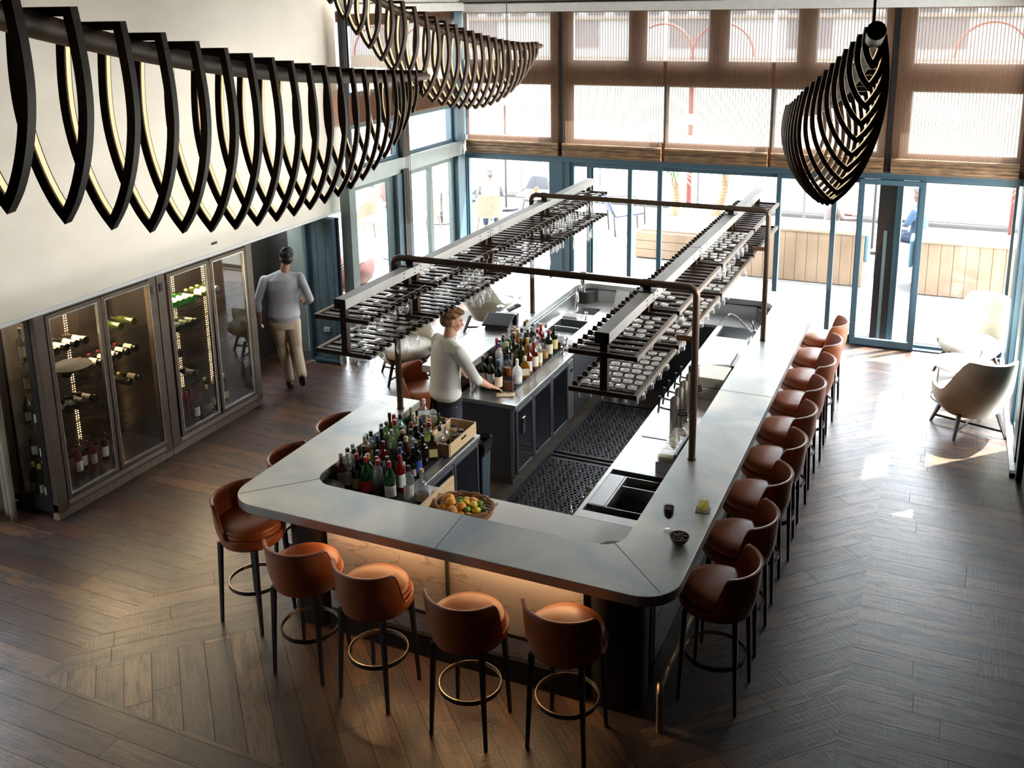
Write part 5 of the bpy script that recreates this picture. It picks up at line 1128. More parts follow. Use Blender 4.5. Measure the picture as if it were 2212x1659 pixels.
# glass washer / white block and printer
bw = thing('ice_chest', 'pale cream insulated block with grey lid next to the beer taps', 'insulated chest', (-1.90, 8.60, zc), 0)
M().box(-.13, .16, -.18, .18, 0, .10).build('lower_block', mat('cream_block', (0.74, 0.72, 0.60), 0.5), bw, bevel=0.006); M().box(-.13, .16, -.17, .18, .104, .20).build('upper_block', mat('cream_block', (0, 0, 0)), bw, bevel=0.006)
pr_ = thing('label_printer', 'white and black slanted machine standing against the inner counter edge', 'machine', (-1.99, 9.12, zc), 0)
M().loft([[(-.2, -.2, 0), (.24, -.2, 0), (.24, .2, 0), (-.2, .2, 0)], [(-.2, -.2, .11), (.2, -.2, .17), (.2, .2, .17), (-.2, .2, .11)]]).build('body', mat('white_machine', (0.8, 0.8, 0.8), 0.35), pr_, bevel=0.015)
M().box(-.19, .16, -.207, -.198, .02, .1).build('dark_front', BLK, pr_, bevel=0.004); M().box(.2, .255, -.18, .18, .03, .15).build('dark_side', mat('black_plastic', (0, 0, 0)), pr_, bevel=0.01)
tag(M().box(-.09, .09, -.06, .06, 0, .02).box(-.05, .08, -.03, .05, .02, .032).build('notepad', mat('grey_paper', (0.42, 0.42, 0.44), 0.7), loc=(-1.86, 9.50, zc), rot=(0, 0, R(30))), 'grey booklets lying beyond the slanted machine', 'booklet')
st_ = M()
for i in range(5): st_.lathe([(0, .0 + i * .012), (.038, i * .012), (.041, i * .012 + .05), (.039, i * .012 + .05), (.036, .004 + i * .012)], 16)
tag(st_.build('plastic_cup_stack', CLR, smooth=True, loc=(-1.78, 9.95, zc)), 'stack of clear plastic cups on the bench below the rear pipe post', 'cups')
pp = M().add([(-.09, 0, 0), (.09, 0, 0), (.10, .03, .2), (-.08, .03, .2)], [(0, 1, 2, 3)]).build('menu_card', mat('menu_paper', (0.82, 0.82, 0.80), 0.6), loc=(-3.50, 10.80, zc), rot=(R(-8), 0, R(-12)))
pp.modifiers.new('th', 'SOLIDIFY').thickness = 0.002; tag(pp, 'white menu card leaning on the steel upstand at the rear', 'menu card')
# oil bottles hooked below front bench edge
for i, (x, y, lb) in enumerate(((-2.30, 6.42, 'farther of the three'), (-2.30, 6.25, 'middle of the three'), (-2.30, 6.02, 'nearest of the three'))):
    t = thing('pour_bottle', f'pour-spout bottle, {lb} hooked in the rail before the ice well', 'bottle', (x, y, 0.62), 0, 'pour bottles in the speed rail')
    M().lathe([(0, 0), (.03, 0), (.03, .14), (.012, .17), (.012, .2), (0, .2)], 14).build('body', glassmat('palegreen'), t, smooth=True); M().lathe([(.013, .2), (.013, .215), (.005, .225), (.0035, .265), (0, .265)], 8).build('pour_spout', CHROME, t)
tag(M().box(-2.34, -2.263, 5.98, 6.5, 0.60, 0.618).box(-2.343, -2.338, 5.98, 6.5, 0.60, 0.70).build('speed_rail', STEEL), 'steel bottle rail fixed to the bench before the ice well', 'bottle rail')
# squeeze bottles in the well
for i, (x, c, lb) in enumerate(((-2.04, (0.75, 0.72, 0.62), 'white squeeze bottle in the steel well'), (-1.955, (0.52, 0.26, 0.13), 'brown squeeze bottle in the steel well'))):
    t = thing('squeeze_bottle', lb, 'squeeze bottle', (x, 6.58, zc - 0.336), 0, 'squeeze bottles in the well'); mm = mat(f'squeeze_{i}', c, 0.5)
    M().lathe([(0, 0), (.035, 0), (.036, .17), (.033, .19), (.033, .2), (0, .2)], 18).build('body', mm, t, smooth=True); M().lathe([(.034, .2), (.032, .212), (.012, .225), (.004, .27), (0, .27)], 16).build('nozzle', mm, t, smooth=True)
tag(M().tube([(-1.93, 6.3, zc - .33), (-1.92, 6.32, zc - .14)], .008, 8).build('ice_scoop', mat('wood_handle', (0.42, 0.28, 0.14), 0.5)), 'wooden handled scoop standing in the ice well', 'scoop')

# drinks on the counter
t = thing('stemmed_drink', 'stemmed glass of dark drink standing on the zinc counter', 'drink', (-1.488, 5.66, zt))
M().lathe([(0, .002), (.033, .003), (.034, .005), (.006, .009), (.0035, .014), (.0035, .075), (.012, .085), (.030, .105), (.036, .13), (.0365, .185), (.0355, .185), (.035, .13), (.029, .107), (.01, .088), (0, .087)], 28).build('glass', GL, t, smooth=True)
M().lathe([(0, .09), (.010, .0905), (.0275, .109), (.0335, .131), (.0345, .172), (0, .172)], 24).build('dark_drink', mat('stout', (0.008, 0.005, 0.005), 0.12), t, smooth=True)
fm_ = M(); rf = random.Random(4)
for i in range(14): a, q = rf.uniform(0, 6.28), rf.uniform(0, .027); fm_.ell((q * math.cos(a), q * math.sin(a), .173), (.004, .003, .002), 6, 4)
fm_.build('foam', mat('brown_foam', (0.25, 0.13, 0.09), 0.6), t)
t = thing('olive_bowl', 'small brown bowl of dark olives beside the stemmed drink', 'bowl', (-1.385, 5.545, zt))
M().lathe([(0, 0), (.028, 0), (.045, .012), (.062, .04), (.064, .052), (.060, .052), (.058, .042), (.042, .016), (0, .008)], 32).build('bowl', mat('speckled_brown_clay', (0.26, 0.17, 0.115), 0.5), t, smooth=True)
ro = random.Random(8)
for i in range(13):
    a = i * 2.4; q = 0.010 + 0.0031 * i; k_ = i % 4
    o = M().ell((0, 0, 0), (.0125, .0095, .0095), 10, 8).build('olive', mat('olive_brown', (0.16, 0.06, 0.02), 0.2) if k_ == 1 else mat('olive_black', (0.018, 0.010, 0.008), 0.15), smooth=True)
    o.location = (-1.385 + q * math.cos(a), 5.545 + q * math.sin(a), zt + .040 + ro.uniform(0, .006)); o.rotation_euler = (0, 0, a); tag(o, 'brown olive in the small bowl' if k_ == 1 else 'black olive in the small bowl', 'olive', 'brown olives in the bowl' if k_ == 1 else 'black olives in the bowl')
tag(M().box(-.048, .048, -.048, .048, 0, .004).build('coaster', mat('grey_coaster', (0.28, 0.27, 0.25), 0.8), loc=(-1.345, 6.015, zt + .0005), rot=(0, 0, R(6))), 'square grey coaster under the yellow tumbler', 'coaster')
t = thing('tumbler', 'ridged tumbler of yellow drink standing on a coaster', 'drink', (-1.345, 6.02, zt + .005))
M().lathe([(0, 0), (.034, 0), (.037, .004), (.0385, .03), (.0385, .033), (.0375, .036), (.037, .085), (.0355, .085), (.0355, .036), (.033, .008), (0, .008)], 28).build('glass', GL, t, smooth=True)
M().lathe([(0, .009), (.032, .01), (.0345, .03), (.0345, .052), (0, .052)], 24).build('yellow_drink', glass('yellow_drink', (0.98, 0.88, 0.30), body=0.35, bodycol=(0.95, 0.80, 0.22)), t, smooth=True)
rgm = M()
for i in range(24): rgm.bar((.0385 * math.cos(i * PI / 12), .0385 * math.sin(i * PI / 12), .006), (.039 * math.cos(i * PI / 12), .039 * math.sin(i * PI / 12), .032), .003, .002)
rgm.build('ridges', GL, t)
# fruit basket
bk_ = thing('fruit_basket', 'woven cane basket holding oranges, lemons and limes', 'basket', (-2.97, 5.64, zc), 0)
CANE = mat('woven_cane', (0.40, 0.20, 0.09), 0.55, noise=(30, (0.24, 0.11, 0.05), 0.8, (1, 1, 4))); m = M()
for j in range(9):
    z = .006 + j * .0105; r = .145 + .045 * math.sin(j / 8 * PI / 2)
    m.tube([((r + .004 * (1 if (i + j) % 2 else -1)) * math.cos(2 * PI * i / 36) * 1.12, (r + .004 * (1 if (i + j) % 2 else -1)) * math.sin(2 * PI * i / 36) * .82, z) for i in range(36)], .006, 6, closed=True)
m.build('weave', CANE, bk_, smooth=True)
M().tube([(.196 * math.cos(2 * PI * i / 40) * 1.12, .196 * math.sin(2 * PI * i / 40) * .82, .105 + .006 * math.sin(i * 2.1)) for i in range(40)], .011, 8, closed=True).build('rim', CANE, bk_, smooth=True)
M().lathe([(0, 0), (.145, 0), (.145, .006), (0, .007)], 30, (0, 0, 0), 1.12, .82).build('bottom', CANE, bk_)
for s_ in (-1, 1): M().tube([(s_ * .215, -.055, .105), (s_ * .245, -.035, .14), (s_ * .25, .0, .15), (s_ * .245, .035, .14), (s_ * .215, .055, .105)], .008, 8).build('handle', CANE, bk_, smooth=True)
OR = mat('orange_peel', (0.80, 0.33, 0.02), 0.45, noise=(40, (0.7, 0.27, 0.015), 0.5, (1, 1, 1)), bump=0.2); LM = mat('lemon_peel', (0.82, 0.56, 0.03), 0.45, bump=0.1); LI = mat('lime_peel', (0.17, 0.30, 0.02), 0.4, bump=0.1); GF = mat('grapefruit_peel', (0.86, 0.42, 0.12), 0.45, bump=0.1)
fr = [('o', -.13, .02, .135, 'topmost orange at the counter side of the basket'), ('o', -.085, -.045, .145, 'large orange on top, nearest the bottles board'), ('l', -.02, .075, .12, 'lemon at the far rim between two limes'), ('i', -.07, .075, .115, 'lime at the far rim beside the big orange'),
      ('o', .035, .07, .115, 'small orange at the far rim in the middle'), ('i', .09, .065, .12, 'lime leaning on the far rim near the cane handle'), ('l', .005, .015, .135, 'lemon lying in the middle of the heap'), ('i', -.03, -.005, .14, 'lime in the middle of the heap'), ('l', .07, .01, .135, 'lemon beside the lime at the handle end'),
      ('i', .14, .01, .115, 'lime against the rim next to the cane handle'), ('l', .12, -.04, .125, 'lemon near the handle, front side'), ('i', .055, -.06, .13, 'lime in the front half of the heap'), ('l', .085, -.105, .11, 'lemon touching the front rim'), ('o', .0, -.05, .13, 'orange behind the front grapefruit'),
      ('g', -.045, -.10, .115, 'pale grapefruit at the front rim'), ('o', -.125, -.075, .115, 'orange low against the front rim'), ('o', .03, -.12, .10, 'small orange peeping over the front rim'), ('i', -.16, -.03, .11, 'lime at the outer end beside the woven handle'), ('l', .04, .035, .09, 'lemon buried below the middle'), ('o', -.04, .03, .085, 'orange buried below the lime')]
for k_, dx, dy, dz, lb in fr:
    r = {'o': (.040, .040, .038), 'l': (.031, .027, .027), 'i': (.026, .024, .024), 'g': (.044, .044, .040)}[k_]; m = M()
    if k_ in 'li':
        n = 16; prof = [(0, -r[0] * 1.25), (r[1] * .22, -r[0] * 1.12)] + [(r[1] * math.cos(R(a)), r[0] * math.sin(R(a))) for a in range(-66, 67, 22)] + [(r[1] * .22, r[0] * 1.12), (0, r[0] * 1.25)]; m.lathe(prof, n)
    else: m.ell((0, 0, 0), r, 20, 14)
    o = m.build({'o': 'orange', 'l': 'lemon', 'i': 'lime', 'g': 'grapefruit'}[k_], {'o': OR, 'l': LM, 'i': LI, 'g': GF}[k_], smooth=True, angle=80)
    M().lathe([(0, r[2] * .985), (.004, r[2] * .985), (.004, r[2] * 1.03), (0, r[2] * 1.03)], 8).build('stem_button', mat('stem_green', (0.10, 0.10, 0.03), 0.6), o) if k_ in 'og' else None
    o.location = (-2.97 + dx, 5.64 + dy, zc + dz - .03); o.rotation_euler = (gr.uniform(-.5, .5) + (1.5 if k_ in 'li' else 0), gr.uniform(-.4, .4), gr.uniform(0, 6)); tag(o, lb, {'o': 'orange', 'l': 'lemon', 'i': 'lime', 'g': 'grapefruit'}[k_], 'citrus fruit in the basket')
# ================================================================== WINE FRIDGES
FRD = mat('bronze_fridge_frame', (0.125, 0.095, 0.070), 0.42, 0.55, noise=(3, (0.09, 0.068, 0.05), 0.7, (1, 1, 6)))
FRL = mat('light_fridge_frame', (0.27, 0.225, 0.175), 0.45, 0.4, noise=(3, (0.21, 0.17, 0.13), 0.7, (1, 1, 6)))
FIN = mat('fridge_inside', (0.016, 0.013, 0.011), 0.4, 0.2); WIRE = mat('dark_shelf_wire', (0.06, 0.045, 0.03), 0.3, 0.8)
FG = glass('fridge_glass', (0.93, 0.95, 0.95), refl=1.0, ior=1.5, rough=0.0)
FL = emat('fridge_led', (1.0, 0.60, 0.25), 7.0)
KICKW = mat('worn_timber_kick', (0.24, 0.175, 0.115), 0.6, noise=(3, (0.15, 0.11, 0.08), 0.8, (1, 8, 1)))
def frect(m, y0, y1, z0, z1, x0, x1, t):
    frame_rect(m, 'x', y0, y1, z0, z1, x0, x1, t)
def wine_fridge(label, y0, y1, doors, shelves, side_glass=False):
    t = thing('wine_fridge', label, 'wine fridge', (XW, y0, 0), 0, 'wine fridges under the cream bulkhead'); L = y1 - y0; D = 0.66
    M().box(-D, -D + .03, 0, L, .16, 1.88).build('back_wall', FIN, t); M().box(-D, -.06, 0, L, .10, .16).build('bottom_wall', mat('fridge_floor', (0.03, 0.024, 0.02), 0.25), t); M().box(-D, -.06, 0, L, 1.86, 1.888).build('top_wall', FIN, t)
    for s_, yy in (('a', 0.0), ('b', L - .02)):
        if not (side_glass and s_ == 'a'): M().box(-D, -.06, yy, yy + .02, .16, 1.86).build('side_wall', FIN, t)
    if side_glass:
        m = M(); [m.box(*b) for b in ((-.12, -.06, -.005, .03, .06, 1.888), (-.50, -.44, -.005, .03, .06, 1.888), (-.44, -.12, -.005, .03, .06, .20), (-.44, -.12, -.005, .03, 1.83, 1.888))]; m.build('side_frame', BLK, t); M().box(-.44, -.12, .008, .014, .20, 1.83).build('side_pane', FG, t)
    # face frame
    m = M(); m.box(-.06, 0.0, 0, .11, .06, 1.888); m.box(-.06, 0, L - .10, L, .06, 1.888); m.box(-.06, -.008, .11, L - .10, 1.872, 1.888); m.box(-.06, .004, .0, L, .075, .145); m.build('face_frame', FRD, t, bevel=0.003)
    M().box(-.05, .012, .11, L - .10, .10, .145).build('sill', FRL, t, bevel=0.003); M().box(-.08, -.004, 0, L, 0, .075).build('kick_board', KICKW, t)
    yl = L - .07 if y0 < 6 else .05
    M().box(0, .008, yl - .02, yl + .02, 1.72, 1.80).build('lock_plate', BLK, t, bevel=0.002)
    for (a, b) in doors:
        a -= y0; b -= y0; m = M(); frect(m, a, b, .15, 1.868, -.028, .004, .036); d = m.build('door', FRD, t, bevel=0.002)
        m = M(); frect(m, a + .034, b - .034, .184, 1.834, -.02, .006, .010); m.build('door_bead', mat('bright_bead', (0.55, 0.55, 0.52), 0.25, 0.8), d)
        M().box(-.014, -.008, a + .036, b - .036, .186, 1.832).build('pane', FG, d)
    for z in shelves:
        m = M()
        for k in range(int((L - .1) / .024)): m.box(-D + .05, -.09, .05 + k * .024, .0525 + k * .024, z, z + .0028)
        for x in (-D + .06, -.34, -.10): m.box(x - .003, x + .003, .04, L - .04, z - .006, z)
        m.box(-.098, -.092, .04, L - .04, z - .03, z - .025); m.build('wire_shelf', WIRE, t)
    lm = M(); hol_ = M()
    for yy in (.60 * L - .0, .97 * L - .06) if L > 1 else (.5 * L,):
        for q in range(64):
            for dy in (-.016, .010): lm.box(-D + .032, -D + .036, yy + dy, yy + dy + .007, .2 + q * .025, .21 + q * .025)
    lm.build('led_strip', FL, t); return t
S1 = (.52, .84, 1.13, 1.42); S2 = (.60, .90, 1.16, 1.42)
wine_fridge('bronze framed double wine fridge with a glazed end, standing by the curtain', 5.53, 6.94, ((5.645, 6.245), (6.26, 6.885)), S1, True)
wine_fridge('bronze framed double wine fridge ending at the doorway', 6.95, 8.38, ((7.085, 7.68), (7.705, 8.27)), S2)
for i, (y0, y1) in enumerate(((5.7, 6.85), (7.1, 8.25))):
    al = bpy.data.lights.new('fridge_lamp', 'AREA'); al.shape = 'RECTANGLE'; al.size = 0.4; al.size_y = 1.0; al.energy = 30; al.color = (1.0, 0.72, 0.42)
    ao = bpy.data.objects.new('fridge_lamp', al); COL.objects.link(ao); ao.location = (XW - .33, (y0 + y1) / 2, 1.855)
wr = random.Random(21)
def wine_label(g, cap, lab, where): return f"{DW[g]} wine bottle with {cap} cap and {lab} label, {where}"
WG = [0]
def lying(y, z, g, cap, lab, where, grp, x=XW - .14, shape='wine', tilt=0.0):
    # base towards the room, neck to the back
    o = bottle(shape, g, cap, lab, x, y, z + .0395, where, grp, lie=(R(0), R(-90 + tilt), R(0)), name='wine_bottle', cat='wine bottle'); o.rotation_euler = (0, R(-90 + tilt), 0); 
    o.rotation_euler = Euler((0, R(-90), 0)); return o
def row_lying(y0, y1, z, specs, where, grp, x=XW - .14):
    n = len(specs)
    for i, s_ in enumerate(specs):
        if s_ is None: continue
        y = y0 + (y1 - y0) * (i + .5) / n; lying(y, z, s_[0], s_[1], s_[2], f"{where}", grp, x)
def row_stand(pts, z, specs, where, grp, shape='wine'):
    for (x, y), s_ in zip(pts, specs): bottle(s_[3] if len(s_) > 3 else shape, s_[0], s_[1], s_[2], x, y, z, where, grp, name='wine_bottle', cat='wine bottle', rz=R(90 + wr.uniform(-20, 20)))
dk = ('dark', 'black', 'cream')
row_lying(5.68, 6.22, 1.42 + .006, [('dark', 'black', 'white'), ('brown', 'black', 'cream'), dk, dk, dk], 'dark wine bottle lying on the top shelf of the first fridge door', 'lying bottles, top shelf, first door')
row_lying(5.68, 6.22, 1.13 + .006, [dk, None, dk, dk], 'dark wine bottle lying on the second shelf of the first fridge door', 'lying bottles, second shelf, first door', x=XW - .24)
row_lying(5.66, 6.24, .84 + .006, [dk] * 6, 'dark wine bottle with cream label lying on the long shelf of the first fridge door', 'lying bottles, third shelf, first door')
row_lying(5.68, 5.9, .52 + .006, [('dark', 'black', 'white'), ('dark', 'black', 'white')], 'dark bottle with white label lying on the lowest shelf of the first fridge door', 'lying bottles, lowest shelf, first door')
row_lying(6.30, 6.84, 1.13 + .006, [('dark', 'maroon', 'cream')] * 5, 'dark wine bottle lying on the second shelf of the second fridge door', 'lying bottles, second shelf, second door', x=XW - .18)
row_lying(6.5, 6.84, 1.42 + .006, [('olive', 'black', None)] * 2, 'green glass bottle lying on the top shelf of the second fridge door', 'lying bottles, top shelf, second door')
row_lying(6.56, 6.82, .84 + .006, [('winegreen', 'gold', None), ('winegreen', 'gold', 'cream')], 'big dark green bottle lying on the third shelf of the second fridge door', 'lying bottles, third shelf, second door')
row_stand([(XW - .16, 5.72)], .161, [('dark', 'black', 'white')], 'single dark bottle standing at the near corner of the first fridge floor', None)
row_stand([(XW - .28 - .09 * (i % 2), 5.86 + .085 * i) for i in range(5)], .161, [('pink', 'black', 'cream')] * 5, 'rose wine bottle standing on the floor of the first fridge', 'rose bottles, first fridge floor')
row_stand([(XW - .33, 6.13), (XW - .33, 6.22)], .161, [('dark', 'black', 'white')] * 2, 'dark bottle standing on the first fridge floor by the middle stile', 'dark bottles by the middle stile')
row_stand([(XW - .30 - .09 * (i % 2), 6.36 + .08 * i) for i in range(4)], .161, [('dark', 'black', 'white')] * 4, 'dark wine bottle standing on the floor behind the second fridge door', 'dark bottles, second door floor')
row_lying(7.12, 7.64, 1.42 + .006, [('green', 'green', 'white')] * 6, 'bright green bottle lying on the top shelf behind the third door', 'green bottles, top shelf, third door')
row_lying(7.12, 7.64, 1.16 + .006, [('winegreen', 'olive', 'cream'), ('winegreen', 'olive', 'white')] * 3, 'green wine bottle with pale label lying on the second shelf of the third door', 'lying bottles, second shelf, third door')
row_lying(7.1, 7.36, .90 + .006, [('dark', 'black', 'cream')] * 3, 'dark wine bottle lying on the third shelf behind the third door', 'lying bottles, third shelf, third door')
row_lying(7.46, 7.62, .60 + .006, [('winegreen', 'black', 'white')], 'single green bottle lying on the lowest shelf of the third door', None)
row_stand([(XW - .24 - .10 * (i // 4), 7.36 + .078 * (i % 4)) for i in range(8)], .161, [('pink', 'maroon', None)] * 7 + [('pink', 'maroon', 'white')], 'dark rose bottle standing on the floor behind the third door', 'rose bottles, third door floor')
row_stand([(XW - .15, 7.18), (XW - .22, 7.24), (XW - .20, 7.14)], .161, [('winegreen', 'white', 'cream')] * 3, 'green wine bottle with pale cap standing at the near corner behind the third door', 'green bottles, third door corner')
row_stand([(XW - .14, 7.46)], .161, [('dark', 'black', 'white')], 'dark bottle with white label standing before the rose bottles', None)
row_lying(7.74, 8.0, 1.42 + .006, [('olive', 'olive', 'white')] * 3, 'olive green bottle lying on the top shelf behind the fourth door', 'olive bottles, top shelf, fourth door')
row_stand([(XW - .20, 7.80), (XW - .26, 7.90), (XW - .22, 8.0), (XW - .34, 7.84), (XW - .16, 7.66)], .161, [('winegreen', 'gold', 'beige', 'champ')] * 5, 'champagne bottle with gold foil standing behind the fourth door', 'champagne bottles, fourth door', 'champ')
# bottles behind the glazed end
row_stand([(XW - .20, 5.62), (XW - .30, 5.62)], 1.43, [('dark', 'black', 'cream')] * 2, 'dark bottle standing on the top shelf behind the glazed end', 'end bottles, top shelf')
row_stand([(XW - .20, 5.62), (XW - .30, 5.62)], 1.14, [('dark', 'black', 'beige')] * 2, 'dark bottle with beige label standing on the second shelf behind the glazed end', 'end bottles, second shelf')
row_stand([(XW - .22, 5.61), (XW - .32, 5.61)], .85, [('winegreen', 'red', 'white', 'burg')] * 2, 'red capped bottle standing on the third shelf behind the glazed end', 'end bottles, third shelf', 'burg')
row_stand([(XW - .20, 5.61), (XW - .30, 5.61)], .53, [('winegreen', 'maroon', 'white', 'burg')] * 2, 'maroon capped bottle standing on the lowest shelf behind the glazed end', 'end bottles, lowest shelf', 'burg')
row_stand([(XW - .18, 5.60), (XW - .27, 5.60), (XW - .36, 5.61), (XW - .22, 5.68), (XW - .32, 5.69)], .161, [('winegreen', 'yellow', 'cream', 'burg')] * 5, 'yellow capped bottle standing on the floor behind the glazed end', 'end bottles, floor', 'burg')
tag(M().lathe([(0, 0), (.15, 0), (.19, .03), (.185, .03), (.145, .006), (0, .006)], 40).build('serving_tray', mat('matte_black_tray', (0.01, 0.01, 0.012), 0.6), smooth=True, loc=(XW - .25, 6.05, 1.22)), 'round black tray lying on bottles in the first wine fridge', 'tray')
# wall slot above
tag(M().box(0, .012, -.04, .04, -.012, .012).build('wall_slot', BLK, loc=(XW, 7.80, 2.02)), 'small black slot in the cream wall over the fridges', 'wall vent')
# curtain
cur = M(); pts = []; n = 90
for i in range(n + 1): u = i / n; pts.append((-8.0 + .72 * u, 5.36 + .035 * math.sin(u * 44) + .012 * math.sin(u * 17)))
g_ = [[(x + (.0 if z > .2 else .005 * math.sin(i)), y * 1.0 + .01 * math.sin(i * .7 + z), z) for i, (x, y) in enumerate(pts)] for z in (0.03, .1, .7, 1.3, 1.88)]
c_ = cur.loft(g_, caps=False, closed=False).build('curtain', mat('grey_curtain', (0.30, 0.27, 0.22), 0.9, noise=(20, (0.22, 0.19, 0.15), 0.6, (1, 1, .2))), smooth=True, angle=180); c_.modifiers.new('th', 'SOLIDIFY').thickness = 0.006
tag(c_, 'grey pleated curtain reaching the floor beside the glazed end of the wine fridges', 'curtain')
# dark shelves with glint beside the doorway
t = thing('service_shelf', 'dark shelf unit with steel cups just inside the doorway', 'shelf unit', (-7.30, 8.44, 0))
M().box(-.3, .0, 0, .12, 0, 1.85).build('body', DARKW, t); 
for z in (1.2, 1.45, 1.68): M().lathe([(0, 0), (.03, 0), (.035, .09), (0, .09)], 14, (.02, .06, z)).build('steel_cup', STEEL, t, smooth=True)

# ================================================================== PEOPLE
SKIN = mat('skin', (0.62, 0.33, 0.21), 0.5, noise=(6, (0.55, 0.27, 0.17), 0.5, (1, 1, 1)))
SKIN2 = mat('skin_tan', (0.33, 0.15, 0.09), 0.5)
def remesh(o, vox, sm=4, fac=0.6):
    r = o.modifiers.new('remesh', 'REMESH'); r.mode = 'VOXEL'; r.voxel_size = vox; r.use_smooth_shade = True
    s = o.modifiers.new('smooth', 'SMOOTH'); s.iterations = sm; s.factor = fac; return o
def V(*a): return Vector(a)
def head_shape(m, c, yaw, sc=1.0, pitch=0):
    """face looks along local +y after yaw"""
    rot = Matrix.Rotation(yaw, 3, 'Z') @ Matrix.Rotation(pitch, 3, 'X'); q = lambda x, y, z: V(*c) + rot @ V(x * sc, y * sc, z * sc)
    m.ell(q(0, -.012, .018), (.075 * sc, .094 * sc, .098 * sc), 24, 16, rot); m.ell(q(0, .030, -.045), (.056 * sc, .058 * sc, .062 * sc), 20, 12, rot); m.ell(q(0, .050, -.080), (.027 * sc, .024 * sc, .022 * sc), 12, 8, rot)
    m.cap(q(0, .078, .012), .010 * sc, q(0, .098, -.022), .014 * sc, 10); m.ell(q(0, .084, -.052), (.022 * sc, .008 * sc, .009 * sc), 12, 8, rot)
    for s_ in (-1, 1):
        m.ell(q(s_ * .028, .078, .030), (.022 * sc, .010 * sc, .008 * sc), 10, 8, rot); m.ell(q(s_ * .074, -.004, -.004), (.010 * sc, .020 * sc, .031 * sc), 12, 8, rot); m.ell(q(s_ * .036, .062, -.018), (.022 * sc, .018 * sc, .020 * sc), 10, 8, rot)
    return q, rot
def hand(m, wr_, dirv, palm_n, side, sc=1.0, curl=.35):
    """five fingers; dirv along the fingers, palm_n palm normal"""
    d = V(*dirv).normalized(); nrm = V(*palm_n).normalized(); nrm = (nrm - d * nrm.dot(d)).normalized(); a = d.cross(nrm) * side; w_ = V(*wr_)
    m.cap(w_, .023 * sc, w_ + d * .03 * sc, .026 * sc, 10)
    for k in (-1, -.33, .33, 1): m.cap(w_ + d * .025 * sc + a * k * .020 * sc, .015 * sc, w_ + d * .085 * sc + a * k * .030 * sc, .0125 * sc, 8)
    for k, L in ((-1, .062), (-.33, .075), (.33, .080), (1, .070)):
        p = w_ + d * .088 * sc + a * k * .031 * sc; dd = (d + nrm * curl * .4 + a * k * .06).normalized(); p1 = p + dd * L * .45 * sc; dd2 = (d + nrm * curl * 1.3 + a * k * .06).normalized(); p2 = p1 + dd2 * L * .33 * sc; dd3 = (d + nrm * curl * 2.2).normalized(); p3 = p2 + dd3 * L * .24 * sc
        m.cap(p, .0092 * sc, p1, .0086 * sc, 8); m.cap(p1, .0086 * sc, p2, .0078 * sc, 8); m.cap(p2, .0078 * sc, p3, .0068 * sc, 8)
    p = w_ + d * .03 * sc + a * .026 * sc; p1 = p + (d * .7 + a * .9 + nrm * .25).normalized() * .036 * sc; p2 = p1 + (d * 1.0 + a * .45 + nrm * .4).normalized() * .028 * sc; m.cap(p, .014 * sc, p1, .0105 * sc, 8); m.cap(p1, .0105 * sc, p2, .0085 * sc, 8)
def torso(m, secs, n=28, yawf=None):
    """secs: (x,y,z,rx,ry,yaw)"""
    rings = []
    for x, y, z, rx, ry, yw in secs:
        rings.append([(x + rx * math.cos(t_) * math.cos(yw) - ry * math.sin(t_) * math.sin(yw), y + rx * math.cos(t_) * math.sin(yw) + ry * math.sin(t_) * math.cos(yw), z) for t_ in [2 * PI * i / n for i in range(n)]])
    m.loft(rings)
# ---- barman
root = thing('person', 'person in a white shirt and dark apron wiping the steel worktop', 'person', (-4.01, 7.33, 0.012))
yw = R(-34)     # body faces away from the camera, turned to the island
cy_, sy_ = math.cos(yw), math.sin(yw)
def B(x, y, z): return (x * cy_ - y * sy_, x * sy_ + y * cy_, z)
shR, shL = B(.19, .04, 1.41), B(-.19, .03, 1.425)
elR, wrR = B(.25, .17, 1.145), (.235, .40, .925)
elL, wrL = B(-.315, .07, 1.16), B(-.20, .27, 1.06)
m = M(); hq, hr = head_shape(m, (.045, .075, 1.645), R(-62), 1.0, R(-14))
m.cap((0.02, .03, 1.40), .062, (.035, .055, 1.56), .055, 16)
torso(m, [(*B(0, 0, .90), .155, .105, yw), (*B(0, .0, 1.1), .14, .10, yw), (*B(0, .02, 1.3), .165, .10, yw), (*B(0, .02, 1.42), .15, .08, yw), (*B(0, .03, 1.46), .07, .05, yw)])
for s_, sh, el, wr_ in ((1, shR, elR, wrR), (-1, shL, elL, wrL)):
    m.cap(sh, .050, el, .040, 14); m.cap(el, .040, tuple(V(*el).lerp(V(*wr_), .4)), .041, 14); m.cap(tuple(V(*el).lerp(V(*wr_), .4)), .041, wr_, .026, 14)
hand(m, wrR, (.55, .78, -.42), (0, 0, -1), 1, 1.0, .35); hand(m, wrL, B(.7, .7, -.1), B(0, .3, -1), -1, 1.0, .8)
for s_ in (-1, 1): m.cap(B(s_ * .085, 0, .90), .085, B(s_ * .09, .01, .48), .058, 14); m.cap(B(s_ * .09, .01, .48), .058, B(s_ * .09, -.02, .08), .038, 14)
remesh(m.build('body', SKIN, root), .0062, 3, .5)
m = M(); torso(m, [(*B(0, -.005, .935), .170, .122, yw), (*B(0, -.012, .98), .188, .140, yw), (*B(0, -.008, 1.06), .176, .128, yw), (*B(0, 0, 1.2), .180, .122, yw), (*B(0, .012, 1.33), .196, .122, yw), (*B(0, .02, 1.41), .185, .105, yw), (*B(0, .028, 1.455), .12, .075, yw), (*B(0, .03, 1.485), .075, .066, yw)])
